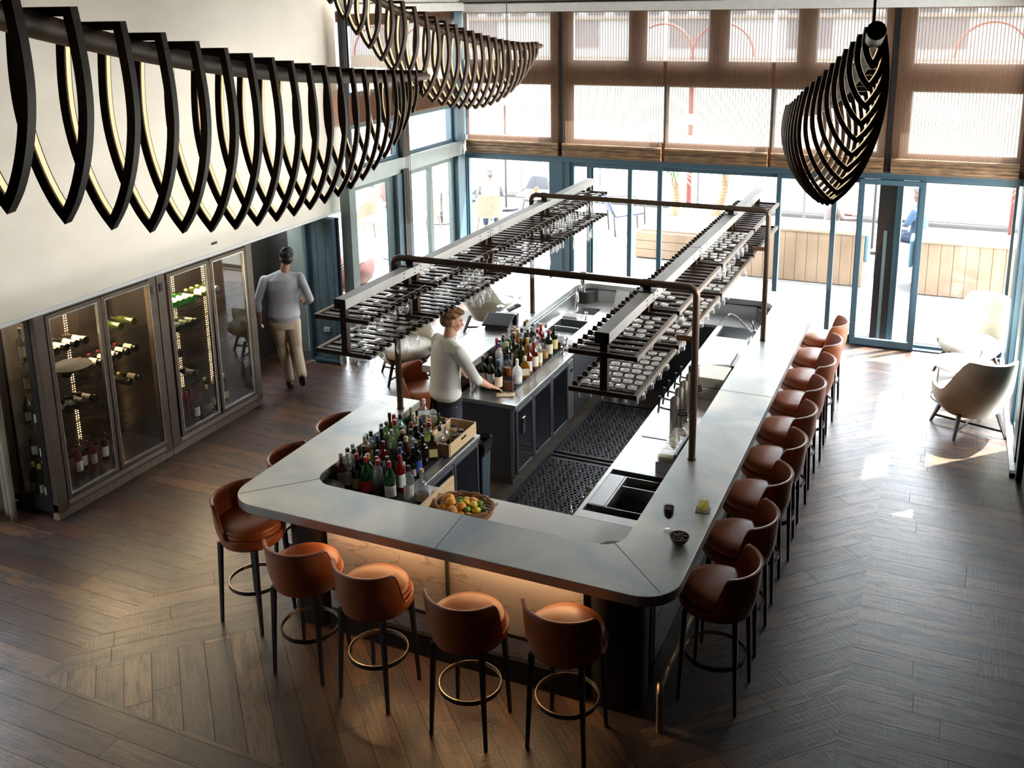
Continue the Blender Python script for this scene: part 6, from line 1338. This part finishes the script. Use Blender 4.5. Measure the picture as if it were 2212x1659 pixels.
for sh, el, f in ((shR, elR, 0.12), (shL, elL, 0.30)):
    wr_ = wrR if sh is shR else wrL; e2 = tuple(V(*el).lerp(V(*wr_), f)); m.cap(sh, .060, tuple(V(*sh).lerp(V(*el), .5)), .055, 14); m.cap(tuple(V(*sh).lerp(V(*el), .5)), .055, el, .049, 14); m.cap(el, .049, e2, .050, 14); m.cap(tuple(V(*sh) * .92 + V(0, 0, .112)), .055, tuple(V(*B(0, .03, 1.47))), .05, 12)
SHT = mat('white_shirt_cloth', (0.78, 0.76, 0.71), 0.8, noise=(4, (0.70, 0.67, 0.61), 0.7, (1, 1, 2)), bump=0.4)
remesh(m.build('shirt', SHT, root), .009, 4, .5)
m = M(); m.tube([(.03 + .062 * math.cos(R(a)), .045 + .058 * math.sin(R(a)), 1.505 + .012 * math.sin(R(a + 40))) for a in range(0, 360, 20)], .010, 8, closed=True); m.build('collar', SHT, root, smooth=True)
m = M(); torso(m, [(*B(0, 0, .62), .165, .125, yw), (*B(0, 0, .80), .172, .130, yw), (*B(0, 0, .93), .168, .122, yw), (*B(0, 0, .975), .165, .118, yw)])
for s_ in (-1, 1): m.cap(B(s_ * .085, 0, .74), .105, B(s_ * .09, .01, .48), .078, 14); m.cap(B(s_ * .09, .01, .48), .078, B(s_ * .09, -.02, .07), .062, 14)
remesh(m.build('trousers', mat('navy_trousers', (0.018, 0.022, 0.038), 0.8), root), .011, 3, .5)
m = M(); torso(m, [(*B(0, .002, .90), .178, .132, yw), (*B(0, .002, .965), .178, .130, yw)]); m.build('apron_band', mat('black_apron', (0.012, 0.012, 0.014), 0.8), root, smooth=True)
m = M(); m.bar(B(-.02, -.137, .95), B(-.05, -.15, .70), .035, .006); m.bar(B(.02, -.137, .95), B(.03, -.15, .74), .03, .006); m.build('apron_ties', mat('black_apron', (0, 0, 0)), root)
m = M()
for s_ in (-1, 1): m.ell(B(s_ * .09, .05, .045), (.05, .13, .045), 16, 10, Matrix.Rotation(yw, 3, 'Z'))
m.build('shoes', BLK, root, smooth=True)
def hairmesh(root, q, rot, colr, name_mat, vol=1.0, top=True):
    m = M(); sc = vol
    m.ell(q(0, -.028, .050), (.083 * sc, .097 * sc, .086 * sc), 24, 16, rot); m.ell(q(0, -.055, -.010), (.074 * sc, .060 * sc, .065 * sc), 20, 12, rot); m.ell(q(0, .045, .092), (.055, .05, .026), 16, 10, rot)
    rh = random.Random(3)
    for i in range(70):
        a = rh.uniform(0, 2 * PI); e = rh.uniform(.05, 1.2); p = V(math.cos(a) * math.cos(e) * .082, -.028 + math.sin(a) * math.cos(e) * .096, .05 + math.sin(e) * .085); d = V(-.3 * p.x + rh.uniform(-.3, .3), .5 + rh.uniform(-.3, .5), rh.uniform(-.3, .4)) * .03
        if p.y > .035 and p.z < .07: continue
        p0, p1 = q(*p), q(*(p + d)); m.cap(p0, .010, p1, .005, 6)
    o = m.build('hair', mat(name_mat, colr, 0.55, noise=(30, tuple(c * .45 for c in colr), 0.9, (1, 3, 1))), root); remesh(o, .0065, 2, .4); return o
hairmesh(root, hq, hr, (0.26, 0.12, 0.045), 'auburn_hair', .98)
m = M()
for s_ in (-1, 1): m.ell(hq(s_ * .029, .074, .016), (.011, .007, .006), 10, 8, hr)
m.build('eyes', mat('eye_dark', (0.05, 0.03, 0.02), 0.2), root, smooth=True)
m = M(); m.ell(hq(0, .086, -.053), (.020, .006, .004), 10, 6, hr); m.build('mouth', mat('lip', (0.42, 0.14, 0.11), 0.4), root, smooth=True)
# ---- walking man
root = thing('person', 'person in a grey shirt and beige trousers walking into the dark doorway', 'person', (-7.0, 8.92, 0))
yw = R(38); cy_, sy_ = math.cos(yw), math.sin(yw)       # walks away to the doorway
hip = (0.0, 0.02, .90)
m = M(); hq, hr = head_shape(m, (.02, .09, 1.565), yw, .98, R(-6)); m.cap((0, .035, 1.33), .058, (.01, .07, 1.48), .053, 14)
shR, shL = B(.20, .03, 1.335), B(-.20, .03, 1.325); elR, wrR = B(.30, -.10, 1.09), B(.24, .10, .99); elL, wrL = B(-.30, .03, 1.07), B(-.285, .09, .86)
torso(m, [(*B(0, 0, .85), .15, .10, yw), (*B(0, .01, 1.05), .14, .10, yw), (*B(0, .03, 1.25), .17, .10, yw), (*B(0, .03, 1.36), .15, .075, yw), (*B(0, .04, 1.40), .06, .05, yw)])
for sh, el, wr_ in ((shR, elR, wrR), (shL, elL, wrL)): m.cap(sh, .048, el, .038, 12); m.cap(el, .038, wr_, .026, 12)
hand(m, wrR, B(-.1, 1, -.1), B(-1, 0, -.2), 1, .95, .7); hand(m, wrL, B(0, .3, -1), B(1, 0, 0), -1, .95, .6)
knL, anL = B(-.06, .13, .47), (.065, -.10, .085); knR, anR = B(.10, .02, .46), B(.15, -.30, .22)
anL = (.02, -.02, .085); knL = B(-.055, .12, .48)
for h_, kn, an in ((B(-.085, 0, .86), knL, anL), (B(.085, 0, .86), knR, anR)): m.cap(h_, .082, kn, .055, 12); m.cap(kn, .055, an, .036, 12)
remesh(m.build('body', SKIN2, root), .0068, 3, .5)
GS = mat('grey_shirt_cloth', (0.47, 0.47, 0.49), 0.85, noise=(4, (0.36, 0.35, 0.37), 0.7, (1, 1, 2)), bump=0.4)
m = M(); torso(m, [(*B(0, 0, .83), .165, .125, yw), (*B(0, -.01, .90), .182, .140, yw), (*B(0, 0, 1.05), .168, .122, yw), (*B(0, .02, 1.22), .192, .124, yw), (*B(0, .03, 1.33), .185, .105, yw), (*B(0, .035, 1.385), .11, .07, yw), (*B(0, .04, 1.41), .07, .06, yw)])
for sh, el, wr_ in ((shR, elR, wrR), (shL, elL, wrL)): m.cap(sh, .057, el, .047, 12); m.cap(el, .047, tuple(V(*el).lerp(V(*wr_), .45)), .046, 12); m.cap(tuple(V(*sh) * .9 + V(0, 0, .13)), .05, tuple(V(*B(0, .035, 1.39))), .048, 12)
remesh(m.build('shirt', GS, root), .009, 4, .5)
m = M(); torso(m, [(*B(0, 0, .74), .15, .12, yw), (*B(0, 0, .84), .165, .125, yw), (*B(0, 0, .91), .160, .118, yw)])
for h_, kn, an in ((B(-.085, 0, .80), knL, anL), (B(.085, 0, .80), knR, anR)): m.cap(h_, .098, kn, .076, 14); m.cap(kn, .076, tuple(V(*an) + V(0, 0, .02)), .055, 14)
remesh(m.build('trousers', mat('beige_trousers', (0.60, 0.49, 0.34), 0.85, noise=(5, (0.5, 0.4, 0.27), 0.7, (1, 1, 2)), bump=0.3), root), .010, 3, .5)
m = M(); m.ell((anL[0] + .0 + B(0, .05, 0)[0], anL[1] + B(0, .05, 0)[1], .05), (.045, .125, .048), 16, 10, Matrix.Rotation(yw, 3, 'Z')); m.ell(tuple(V(*anR) + V(*B(0, .0, -.05))), (.043, .12, .045), 16, 10, Matrix.Rotation(yw, 3, 'Z') @ Matrix.Rotation(R(-50), 3, 'X'))
m.build('shoes', BLK, root, smooth=True)
hairmesh(root, hq, hr, (0.016, 0.011, 0.009), 'black_hair', .97)
# ---- seated terrace guests
def seated(label, loc, rz, shirt, hair, skin=None):
    skin = skin or mat('sunlit_skin', (0.13, 0.08, 0.06), 0.6)
    r = thing('person', label, 'person', loc, rz, 'guests on the terrace')
    m = M(); q, rot = head_shape(m, (0, .03, 1.20), 0, 1.0, R(-8)); m.cap((0, 0, .98), .055, (0, .02, 1.12), .05, 12)
    torso(m, [(0, 0, .47, .16, .12, 0), (0, -.01, .7, .14, .10, 0), (0, 0, .92, .17, .10, 0), (0, 0, 1.0, .14, .07, 0)])
    for s_ in (-1, 1):
        m.cap((s_ * .19, 0, .97), .046, (s_ * .24, .10, .74), .037, 10); m.cap((s_ * .24, .10, .74), .037, (s_ * .16, .32, .72), .026, 10); hand(m, (s_ * .16, .33, .72), (-s_ * .3, 1, 0), (0, 0, -1), s_, 1, .4)
        m.cap((s_ * .09, .03, .50), .08, (s_ * .11, .42, .50), .058, 10); m.cap((s_ * .11, .42, .50), .058, (s_ * .11, .46, .09), .038, 10); m.ell((s_ * .11, .50, .045), (.045, .12, .045), 12, 8)
    remesh(m.build('body', skin, r), .012, 3, .5); m = M(); torso(m, [(0, 0, .46, .185, .14, 0), (0, -.01, .7, .165, .125, 0), (0, 0, .92, .19, .118, 0), (0, 0, 1.0, .15, .085, 0), (0, 0, 1.04, .07, .06, 0)])
    for s_ in (-1, 1): m.cap((s_ * .19, 0, .97), .065, (s_ * .24, .10, .76), .052, 10)
    remesh(m.build('shirt', shirt, r), .012, 3, .5); m = M()
    for s_ in (-1, 1): m.cap((s_ * .09, .03, .50), .10, (s_ * .11, .42, .50), .078, 10); m.cap((s_ * .11, .42, .50), .078, (s_ * .11, .46, .12), .055, 10)
    remesh(m.build('trousers', mat('blue_jeans', (0.022, 0.036, 0.070), 0.8), r), .013, 3, .5); hairmesh(r, q, rot, hair, 'guest_hair_%d' % int(hair[0] * 1000), .97); return r
seated('person with short dark hair sitting behind the timber planter box on the terrace', (-1.78, 17.0, 0.1), R(-70), mat('pale_pink_shirt', (0.135, 0.112, 0.108), 0.8), (0.03, 0.02, 0.016))
seated('person in a blue top with grey hair sitting behind the gap of the planter boxes', (-.42, 16.85, 0.1), R(70), mat('blue_top', (0.028, 0.062, 0.118), 0.8), (0.07, 0.06, 0.05))
seated('person in a white shirt sitting with back to the corner window on the terrace', (-8.15, 16.95, 0.02), R(25), mat('white_guest_shirt', (0.153, 0.153, 0.151), 0.8), (0.12, 0.11, 0.10))
# ================================================================== OUTSIDE
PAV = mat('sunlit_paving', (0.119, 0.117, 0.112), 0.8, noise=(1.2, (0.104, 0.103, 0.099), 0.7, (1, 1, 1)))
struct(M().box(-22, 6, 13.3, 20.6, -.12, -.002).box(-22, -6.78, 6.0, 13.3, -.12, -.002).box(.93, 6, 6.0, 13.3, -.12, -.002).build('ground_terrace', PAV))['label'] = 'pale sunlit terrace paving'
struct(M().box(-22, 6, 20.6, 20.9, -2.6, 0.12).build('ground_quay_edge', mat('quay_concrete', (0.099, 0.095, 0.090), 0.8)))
def water():
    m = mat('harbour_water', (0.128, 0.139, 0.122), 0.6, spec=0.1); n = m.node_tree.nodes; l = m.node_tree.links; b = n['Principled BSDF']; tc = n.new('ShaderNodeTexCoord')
    mp = n.new('ShaderNodeMapping'); mp.inputs['Scale'].default_value = (.5, 1.6, 1); l.new(tc.outputs['Object'], mp.inputs[0]); a = n.new('ShaderNodeTexNoise'); a.inputs['Scale'].default_value = 1.2; a.inputs['Detail'].default_value = 4; l.new(mp.outputs[0], a.inputs[0])
    bp = n.new('ShaderNodeBump'); bp.inputs['Strength'].default_value = 0.6; bp.inputs['Distance'].default_value = 0.3; l.new(a.outputs[0], bp.inputs['Height']); l.new(bp.outputs[0], b.inputs['Normal']); return m
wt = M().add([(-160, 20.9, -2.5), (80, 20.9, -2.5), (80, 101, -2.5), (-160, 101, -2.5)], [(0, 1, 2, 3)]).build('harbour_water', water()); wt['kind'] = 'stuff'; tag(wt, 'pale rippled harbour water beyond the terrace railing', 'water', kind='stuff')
# wharf building across the water: one thing with its parts
wb = thing('wharf_building', 'long pale wharf building across the water with dark window bays', 'building', (-40, 100, -2.5))
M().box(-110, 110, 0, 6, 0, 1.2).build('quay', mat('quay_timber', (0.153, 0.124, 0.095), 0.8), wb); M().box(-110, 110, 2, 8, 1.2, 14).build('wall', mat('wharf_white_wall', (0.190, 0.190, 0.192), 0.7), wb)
m = M(); [m.box(x, x + 4.2, 1.9, 2.02, 2.2, 5.0) for x in range(-108, 108, 12)]; m.build('dark_bays', mat('wharf_bay', (0.076, 0.071, 0.076), 0.6), wb)
m = M(); [m.box(x, x + 1.8, 1.88, 2.02, 5.6, 8.2) for x in range(-108, 108, 3)]; m.build('window_row', mat('wharf_window', (0.048, 0.043, 0.043), 0.3), wb)
M().box(-110, 110, 1.7, 2.0, 5.1, 5.35).build('ledge', mat('wharf_ledge', (0.172, 0.129, 0.095), 0.7), wb)
# railing
def railing(label, p0, p1):
    a, b = V(*p0), V(*p1); L = (b - a).length; t = thing('railing', label, 'railing', p0, math.atan2(b.y - a.y, b.x - a.x), 'terrace railings'); rm = mat('pale_railing_metal', (0.153, 0.160, 0.168), 0.4, 0.5)
    M().tube([(0, 0, 1.08), (L, 0, 1.08)], .022, 8).build('top_rail', rm, t); m = M(); m.bar((0, 0, .92), (L, 0, .92), .02, .03); m.bar((0, 0, .12), (L, 0, .12), .02, .03); m.build('cross_rails', rm, t)
    m = M(); k = 0
    while k * .13 < L: m.bar((k * .13, 0, .12), (k * .13, 0, .92), .012, .012); k += 1
    m.build('bars', rm, t); k = 0
    while k * 2.2 < L + .1: M().bar((min(k * 2.2, L), 0, 0), (min(k * 2.2, L), 0, 1.1), .05, .05).build('post', rm, t); k += 1
railing('metal railing along the water, in front of the corner windows', (-20, 20.4, .0), (-7.2, 20.4, 0)); railing('metal railing along the water behind the planters and seated guests', (-7.1, 20.4, 0), (4.9, 20.4, 0))
# planters of vertical timber boards
CED = mat('cedar_boards', (0.238, 0.168, 0.111), 0.6, noise=(2, (0.119, 0.077, 0.047), 0.7, (1, 1, .4)))
def planter(label, x0, x1, y0, y1, h, horizontal=False, cap=True, gravel=False, group='timber planter boxes'):
    t = thing('timber_planter', label, 'planter box', (x0, y0, 0), 0, group); w_, d_ = x1 - x0, y1 - y0; m = M()
    if horizontal:
        for k in range(3): m.box(0, w_, 0, d_, .02 + k * (h - .04) / 3, .02 + (k + 1) * (h - .04) / 3 - .008)
    else:
        n = max(2, round(w_ / .17)); [m.box(i * w_ / n + .003, (i + 1) * w_ / n - .003, 0, .03, 0.01, h - .05) for i in range(n)]; m.box(0.01, w_ - .01, .03, d_, 0.01, h - .06)
    m.build('boards', CED, t)
    if gravel:
        M().box(.08, w_ - .08, .08, d_ - .08, h - .05, h + .01).build('soil', mat('planter_soil', (0.167, 0.129, 0.090), 0.9), t); g = M(); rr = random.Random(9)
        for i in range(900): x, y, s_ = rr.uniform(.1, w_ - .1), rr.uniform(.1, d_ - .1), rr.uniform(.012, .028); g.ell((x, y, h + .012), (s_, s_ * .8, s_ * .6), 6, 4)
        o = g.build('gravel', mat('planter_gravel', (0.190, 0.153, 0.116), 0.8, noise=(20, (0.112, 0.084, 0.062), 0.9, (1, 1, 1))), t); o['kind'] = 'stuff'
    elif cap: M().box(-.02, w_ + .02, -.02, d_ + .02, h - .05, h).build('seat_cap', mat('pale_cap_board', (0.245, 0.202, 0.146), 0.5), t, bevel=.01)
    return t
planter('low timber planter filled with gravel and two yuccas', -5.0, -3.45, 16.25, 18.6, .50, True, gravel=True)
planter('taller timber planter box next to the gravel planter', -3.43, -3.05, 16.0, 16.9, .88); planter('wide timber planter box behind the far stools', -3.03, -1.15, 15.72, 16.45, .87); planter('wide timber planter box behind the pale armchairs', -.40, 2.4, 15.62, 16.35, .86)
for (x, y, lb) in ((-1.13, 15.9, 'end of the wide box behind the far stools'), (-.47, 15.8, 'end of the box behind the armchairs')): tag(M().box(-.03, .03, -.0, .5, .36, .80).build('seat_cushion_pad', mat('blue_cushion', (0.058, 0.156, 0.224), 0.7), loc=(x, y, 0), bevel=.02), f'blue cushion at the {lb}', 'cushion', 'blue bench cushions')
def yucca(label, base, top, rcrown, seed):
    t = thing('yucca', label, 'yucca plant', base, 0, 'yucca plants'); b, e = V(0, 0, 0), V(*top) - V(*base); mid_ = e * .5 + V(.06, 0, -.03); rr = random.Random(seed)
    pts = [b, mid_ * .6, mid_, e]; m = M(); m.tube(pts, [.085, .075, .07, .065], 12)
    for k in range(16): p = b.lerp(e, k / 16) + (mid_ - e * .5) * math.sin(PI * k / 16); m.tube([p + V(.078 * math.cos(a * PI / 5), .078 * math.sin(a * PI / 5), 0) for a in range(10)], .006, 4, closed=True)
    m.build('trunk', mat('yucca_trunk', (0.190, 0.134, 0.083), 0.8), t, smooth=True); m = M()
    for i in range(150):
        a = rr.uniform(0, 2 * PI); el = rr.uniform(-.9, 1.45); L = rcrown * rr.uniform(.8, 1.05); d = V(math.cos(a) * math.cos(el), math.sin(a) * math.cos(el), math.sin(el)); sd_ = d.cross(V(0, 0, 1)).normalized() * .014; dr = V(0, 0, -.10 * L * math.cos(el)); o = e
        m.add([o + d * .04 - sd_ * .6, o + d * .04 + sd_ * .6, o + d * L * .5 + sd_ + dr * .3, o + d * L * .5 - sd_ + dr * .3, o + d * L + dr * 1.5, o + d * L * .5 + V(0, 0, .006) + dr * .3], [(0, 1, 2, 5), (0, 5, 3), (3, 5, 4), (5, 2, 4), (0, 3, 2, 1), (3, 4, 2)])
    m.build('leaves', mat('yucca_leaf', (0.114, 0.172, 0.076), 0.5, noise=(5, (0.112, 0.134, 0.062), 0.6, (1, 1, 1))), t)
def A(x, y, z): p = at(x, y, z); return (p.x, p.y, p.z)
pA = A(1447, 478, .5); pB = A(1527, 468, .5)
yucca('straight yucca standing in the gravel planter nearer the blue terrace chair', (-4.65, 17.6, .5), (-4.72, 17.62, 1.42), .48, 4); yucca('bent yucca standing in the gravel planter before the tall box', (-3.95, 17.9, .5), (-3.80, 17.95, 1.50), .42, 5)
yucca('yucca showing at the frame edge behind the armchair window', (1.35, 18.0, 0), (1.30, 18.0, 1.62), .95, 6)
# red lamp posts with arches
def arch_post(label, x, y):
    t = thing('arched_lamp_post', label, 'lamp post', (x, y, 0), 0, 'red arched posts'); rd = mat('red_post_paint', (0.112, 0.018, 0.013), 0.5)
    M().tube([(0, 0, 0), (0, 0, 3.3)], .055, 12).build('post', rd, t, smooth=True)
    for s_ in (-1, 1): M().tube([(s_ * (.62 - .62 * math.cos(R(a))), 0, 3.3 + .62 * math.sin(R(a)) * 1.05) for a in range(0, 181, 12)], .024, 8).build('arch', rd, t, smooth=True)
    M().bar((-.07, 0, 3.62), (.07, 0, 3.62), .03, .03).build('cross_piece', rd, t)
    m = M(); [m.box(-.06, .06, -.06, .06, 1.0 + .45 * k, 1.22 + .45 * k) for k in range(1, 3)]; m.build('white_band', mat('white_paint', (0, 0, 0)), t)
arch_post('red double arched lamp post rising behind the yuccas', -5.05, 20.2); arch_post('red double arched lamp post behind the shade over the armchairs', 1.1, 20.2); arch_post('red double arched lamp post outside the side windows', -11.6, 19.6)
# terrace furniture
WK = mat('wicker_beige', (0.190, 0.160, 0.114), 0.7, noise=(40, (0.112, 0.090, 0.056), 0.9, (1, 1, 1))); WB = mat('blue_grey_weave', (0.066, 0.076, 0.133), 0.6); WM = mat('terrace_chair_metal', (0.070, 0.067, 0.073), 0.4, 0.6)
def tchair(label, loc, rz, mt, legm, group):
    t = thing('terrace_chair', label, 'terrace chair', loc, rz, group); m = M(); n = 25; o, q = [], []
    for i in range(n):
        a = -110 + 220 * i / (n - 1); th = R(-90 + a); tp = .62 + .24 * sstep((75 - abs(a)) / 40); ro = [((.25 + .05 * f) * math.cos(th), (.24 + .06 * f) * math.sin(th), .40 + (tp - .40) * f) for f in (0, .3, .6, 1)]; o.append(ro + [(x * .93, y * .93, z) for x, y, z in reversed(ro)])
    m.loft(o); m.lathe([(0, .40), (.25, .40), (.25, .45), (0, .455)], 24); m.build('shell', mt, t, smooth=True)
    for sx in (-1, 1):
        for sy in (-1, 1): M().taper((sx * .24, sy * .22, 0), .022, (sx * .18, sy * .17, .41), .03).build('leg', legm, t)
    return t
LGW = mat('pale_chair_leg', (0.108, 0.090, 0.065), 0.5)
tchair('beige wicker chair by the terrace table next to the corner post', (-9.35, 16.5, 0), R(160), WK, LGW, 'wicker chairs')
tchair('beige wicker chair where the white-shirted guest sits', (-8.15, 16.85, 0), R(25), WK, LGW, 'wicker chairs'); tchair('pale wicker chair seen through the side door leaf', (-10.1, 15.6, 0), R(60), WK, LGW, 'wicker chairs'); tchair('pink and white terrace chair beyond the side window', (-10.6, 17.0, 0), R(200), mat('pale_pink_seat', (0.126, 0.076, 0.065), 0.6), LGW, 'wicker chairs')
tchair('dark round-backed terrace chair at the table with the juice glass', (-7.9, 18.6, 0), R(180), mat('grey_shell', (0.062, 0.064, 0.073), 0.6), WM, 'dark terrace chairs'); tchair('small blue chair beside the corner post outside', (-9.0, 18.2, 0), R(120), mat('blue_shell', (0.034, 0.062, 0.106), 0.6), WM, 'dark terrace chairs')
t = thing('lounge_chair', 'blue woven lounge chair with metal arms beside the gravel planter', 'terrace lounge chair', (-5.72, 18.05, 0), R(-60)); M().loft([[(-.3, -.3, .36), (.3, -.3, .36), (.3, .28, .42), (-.3, .28, .42)], [(-.3, -.3, .41), (.3, -.3, .41), (.3, .28, .47), (-.3, .28, .47)]]).build('seat', WB, t, bevel=.02)
M().loft([[(-.3, -.28, .40), (.3, -.28, .40), (.3, -.34, .40), (-.3, -.34, .40)], [(-.36, -.52, .92), (.36, -.52, .92), (.36, -.57, .92), (-.36, -.57, .92)]]).build('backrest', WB, t, bevel=.015)
for s_ in (-1, 1): M().tube([(s_ * .33, .28, 0), (s_ * .33, .26, .6), (s_ * .33, .2, .66), (s_ * .34, -.35, .68)], .016, 8).build('arm', WM, t, smooth=True); M().tube([(s_ * .32, -.3, 0), (s_ * .32, -.34, .5)], .016, 8).build('leg', WM, t)
def ttable(label, loc, w_, d_, h=.73, mt=None):
    t = thing('terrace_table', label, 'terrace table', loc, R(8), 'terrace tables'); M().box(-w_, w_, -d_, d_, h - .03, h).build('table_top', mt or mat('grey_table_slats', (0.112, 0.109, 0.112), 0.5), t, bevel=.005); M().tube([(0, 0, .02), (0, 0, h - .03)], .03, 10).build('pillar', WM, t); M().lathe([(0, 0), (.24, 0), (.24, .015), (0, .02)], 24).build('foot', WM, t); return t
ttable('grey terrace table before the corner post, near the wicker chairs', (-9.6, 17.6, 0), .75, .4); ttable('grey terrace table carrying a glass of orange juice', (-7.2, 17.8, 0), .65, .38); ttable('white terrace table seen through the side door leaf', (-9.0, 14.75, 0), .5, .4, mt=mat('white_table_top', (0, 0, 0)))
tag(M().lathe([(0, 0), (.03, 0), (.035, .12), (0, .12)], 14).build('juice_glass', mat('orange_juice', (0.153, 0.076, 0.005), 0.2), loc=(-7.5, 17.7, .731)), 'glass of orange juice on the terrace table', 'drink')
rb_ = thing('round_pouf', 'round red woven seat standing on the paving outside the side window', 'outdoor seat', (-8.75, 12.95, 0)); M().lathe([(0, 0), (.20, .0), (.34, .12), (.385, .30), (.36, .48), (.26, .62), (.1, .70), (0, .71)], 36).build('seat_body', mat('red_weave', (0.060, 0.014, 0.014), 0.6), rb_, smooth=True)
m = M(); [m.tube([(.388 * math.cos(R(a)) * math.cos(R(tl_)), .388 * math.sin(R(a)), .33 + .37 * math.cos(R(a)) * math.sin(R(tl_))) for a in range(0, 360, 15)], .006, 5, closed=True) for tl_ in (20, 40, 60, 80)]; m.build('stripes', mat('cream_stripe', (0.126, 0.108, 0.090), 0.6), rb_)
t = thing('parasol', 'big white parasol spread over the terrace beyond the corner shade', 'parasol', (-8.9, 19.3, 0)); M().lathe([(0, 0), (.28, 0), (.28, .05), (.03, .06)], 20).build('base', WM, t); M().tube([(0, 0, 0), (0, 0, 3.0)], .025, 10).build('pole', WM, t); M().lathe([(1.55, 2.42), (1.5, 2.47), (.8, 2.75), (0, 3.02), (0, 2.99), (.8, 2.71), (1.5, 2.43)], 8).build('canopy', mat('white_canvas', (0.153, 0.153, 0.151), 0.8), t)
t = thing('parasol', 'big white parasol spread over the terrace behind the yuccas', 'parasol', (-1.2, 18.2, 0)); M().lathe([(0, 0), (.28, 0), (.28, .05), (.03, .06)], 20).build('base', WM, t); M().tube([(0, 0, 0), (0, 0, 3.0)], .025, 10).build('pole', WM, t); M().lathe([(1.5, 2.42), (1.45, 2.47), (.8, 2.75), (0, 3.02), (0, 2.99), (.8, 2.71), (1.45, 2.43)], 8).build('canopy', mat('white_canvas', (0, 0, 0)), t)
dupl = [k for k, v in USED_LABELS.items() if len(v) > 1]
print('things', sum(len(v) for v in USED_LABELS.values()), 'shared labels', len(dupl))
for k in dupl:
    if any(bpy.data.objects[n].get('group') is None for n in USED_LABELS[k] if n in bpy.data.objects): print('NOGROUP', k)
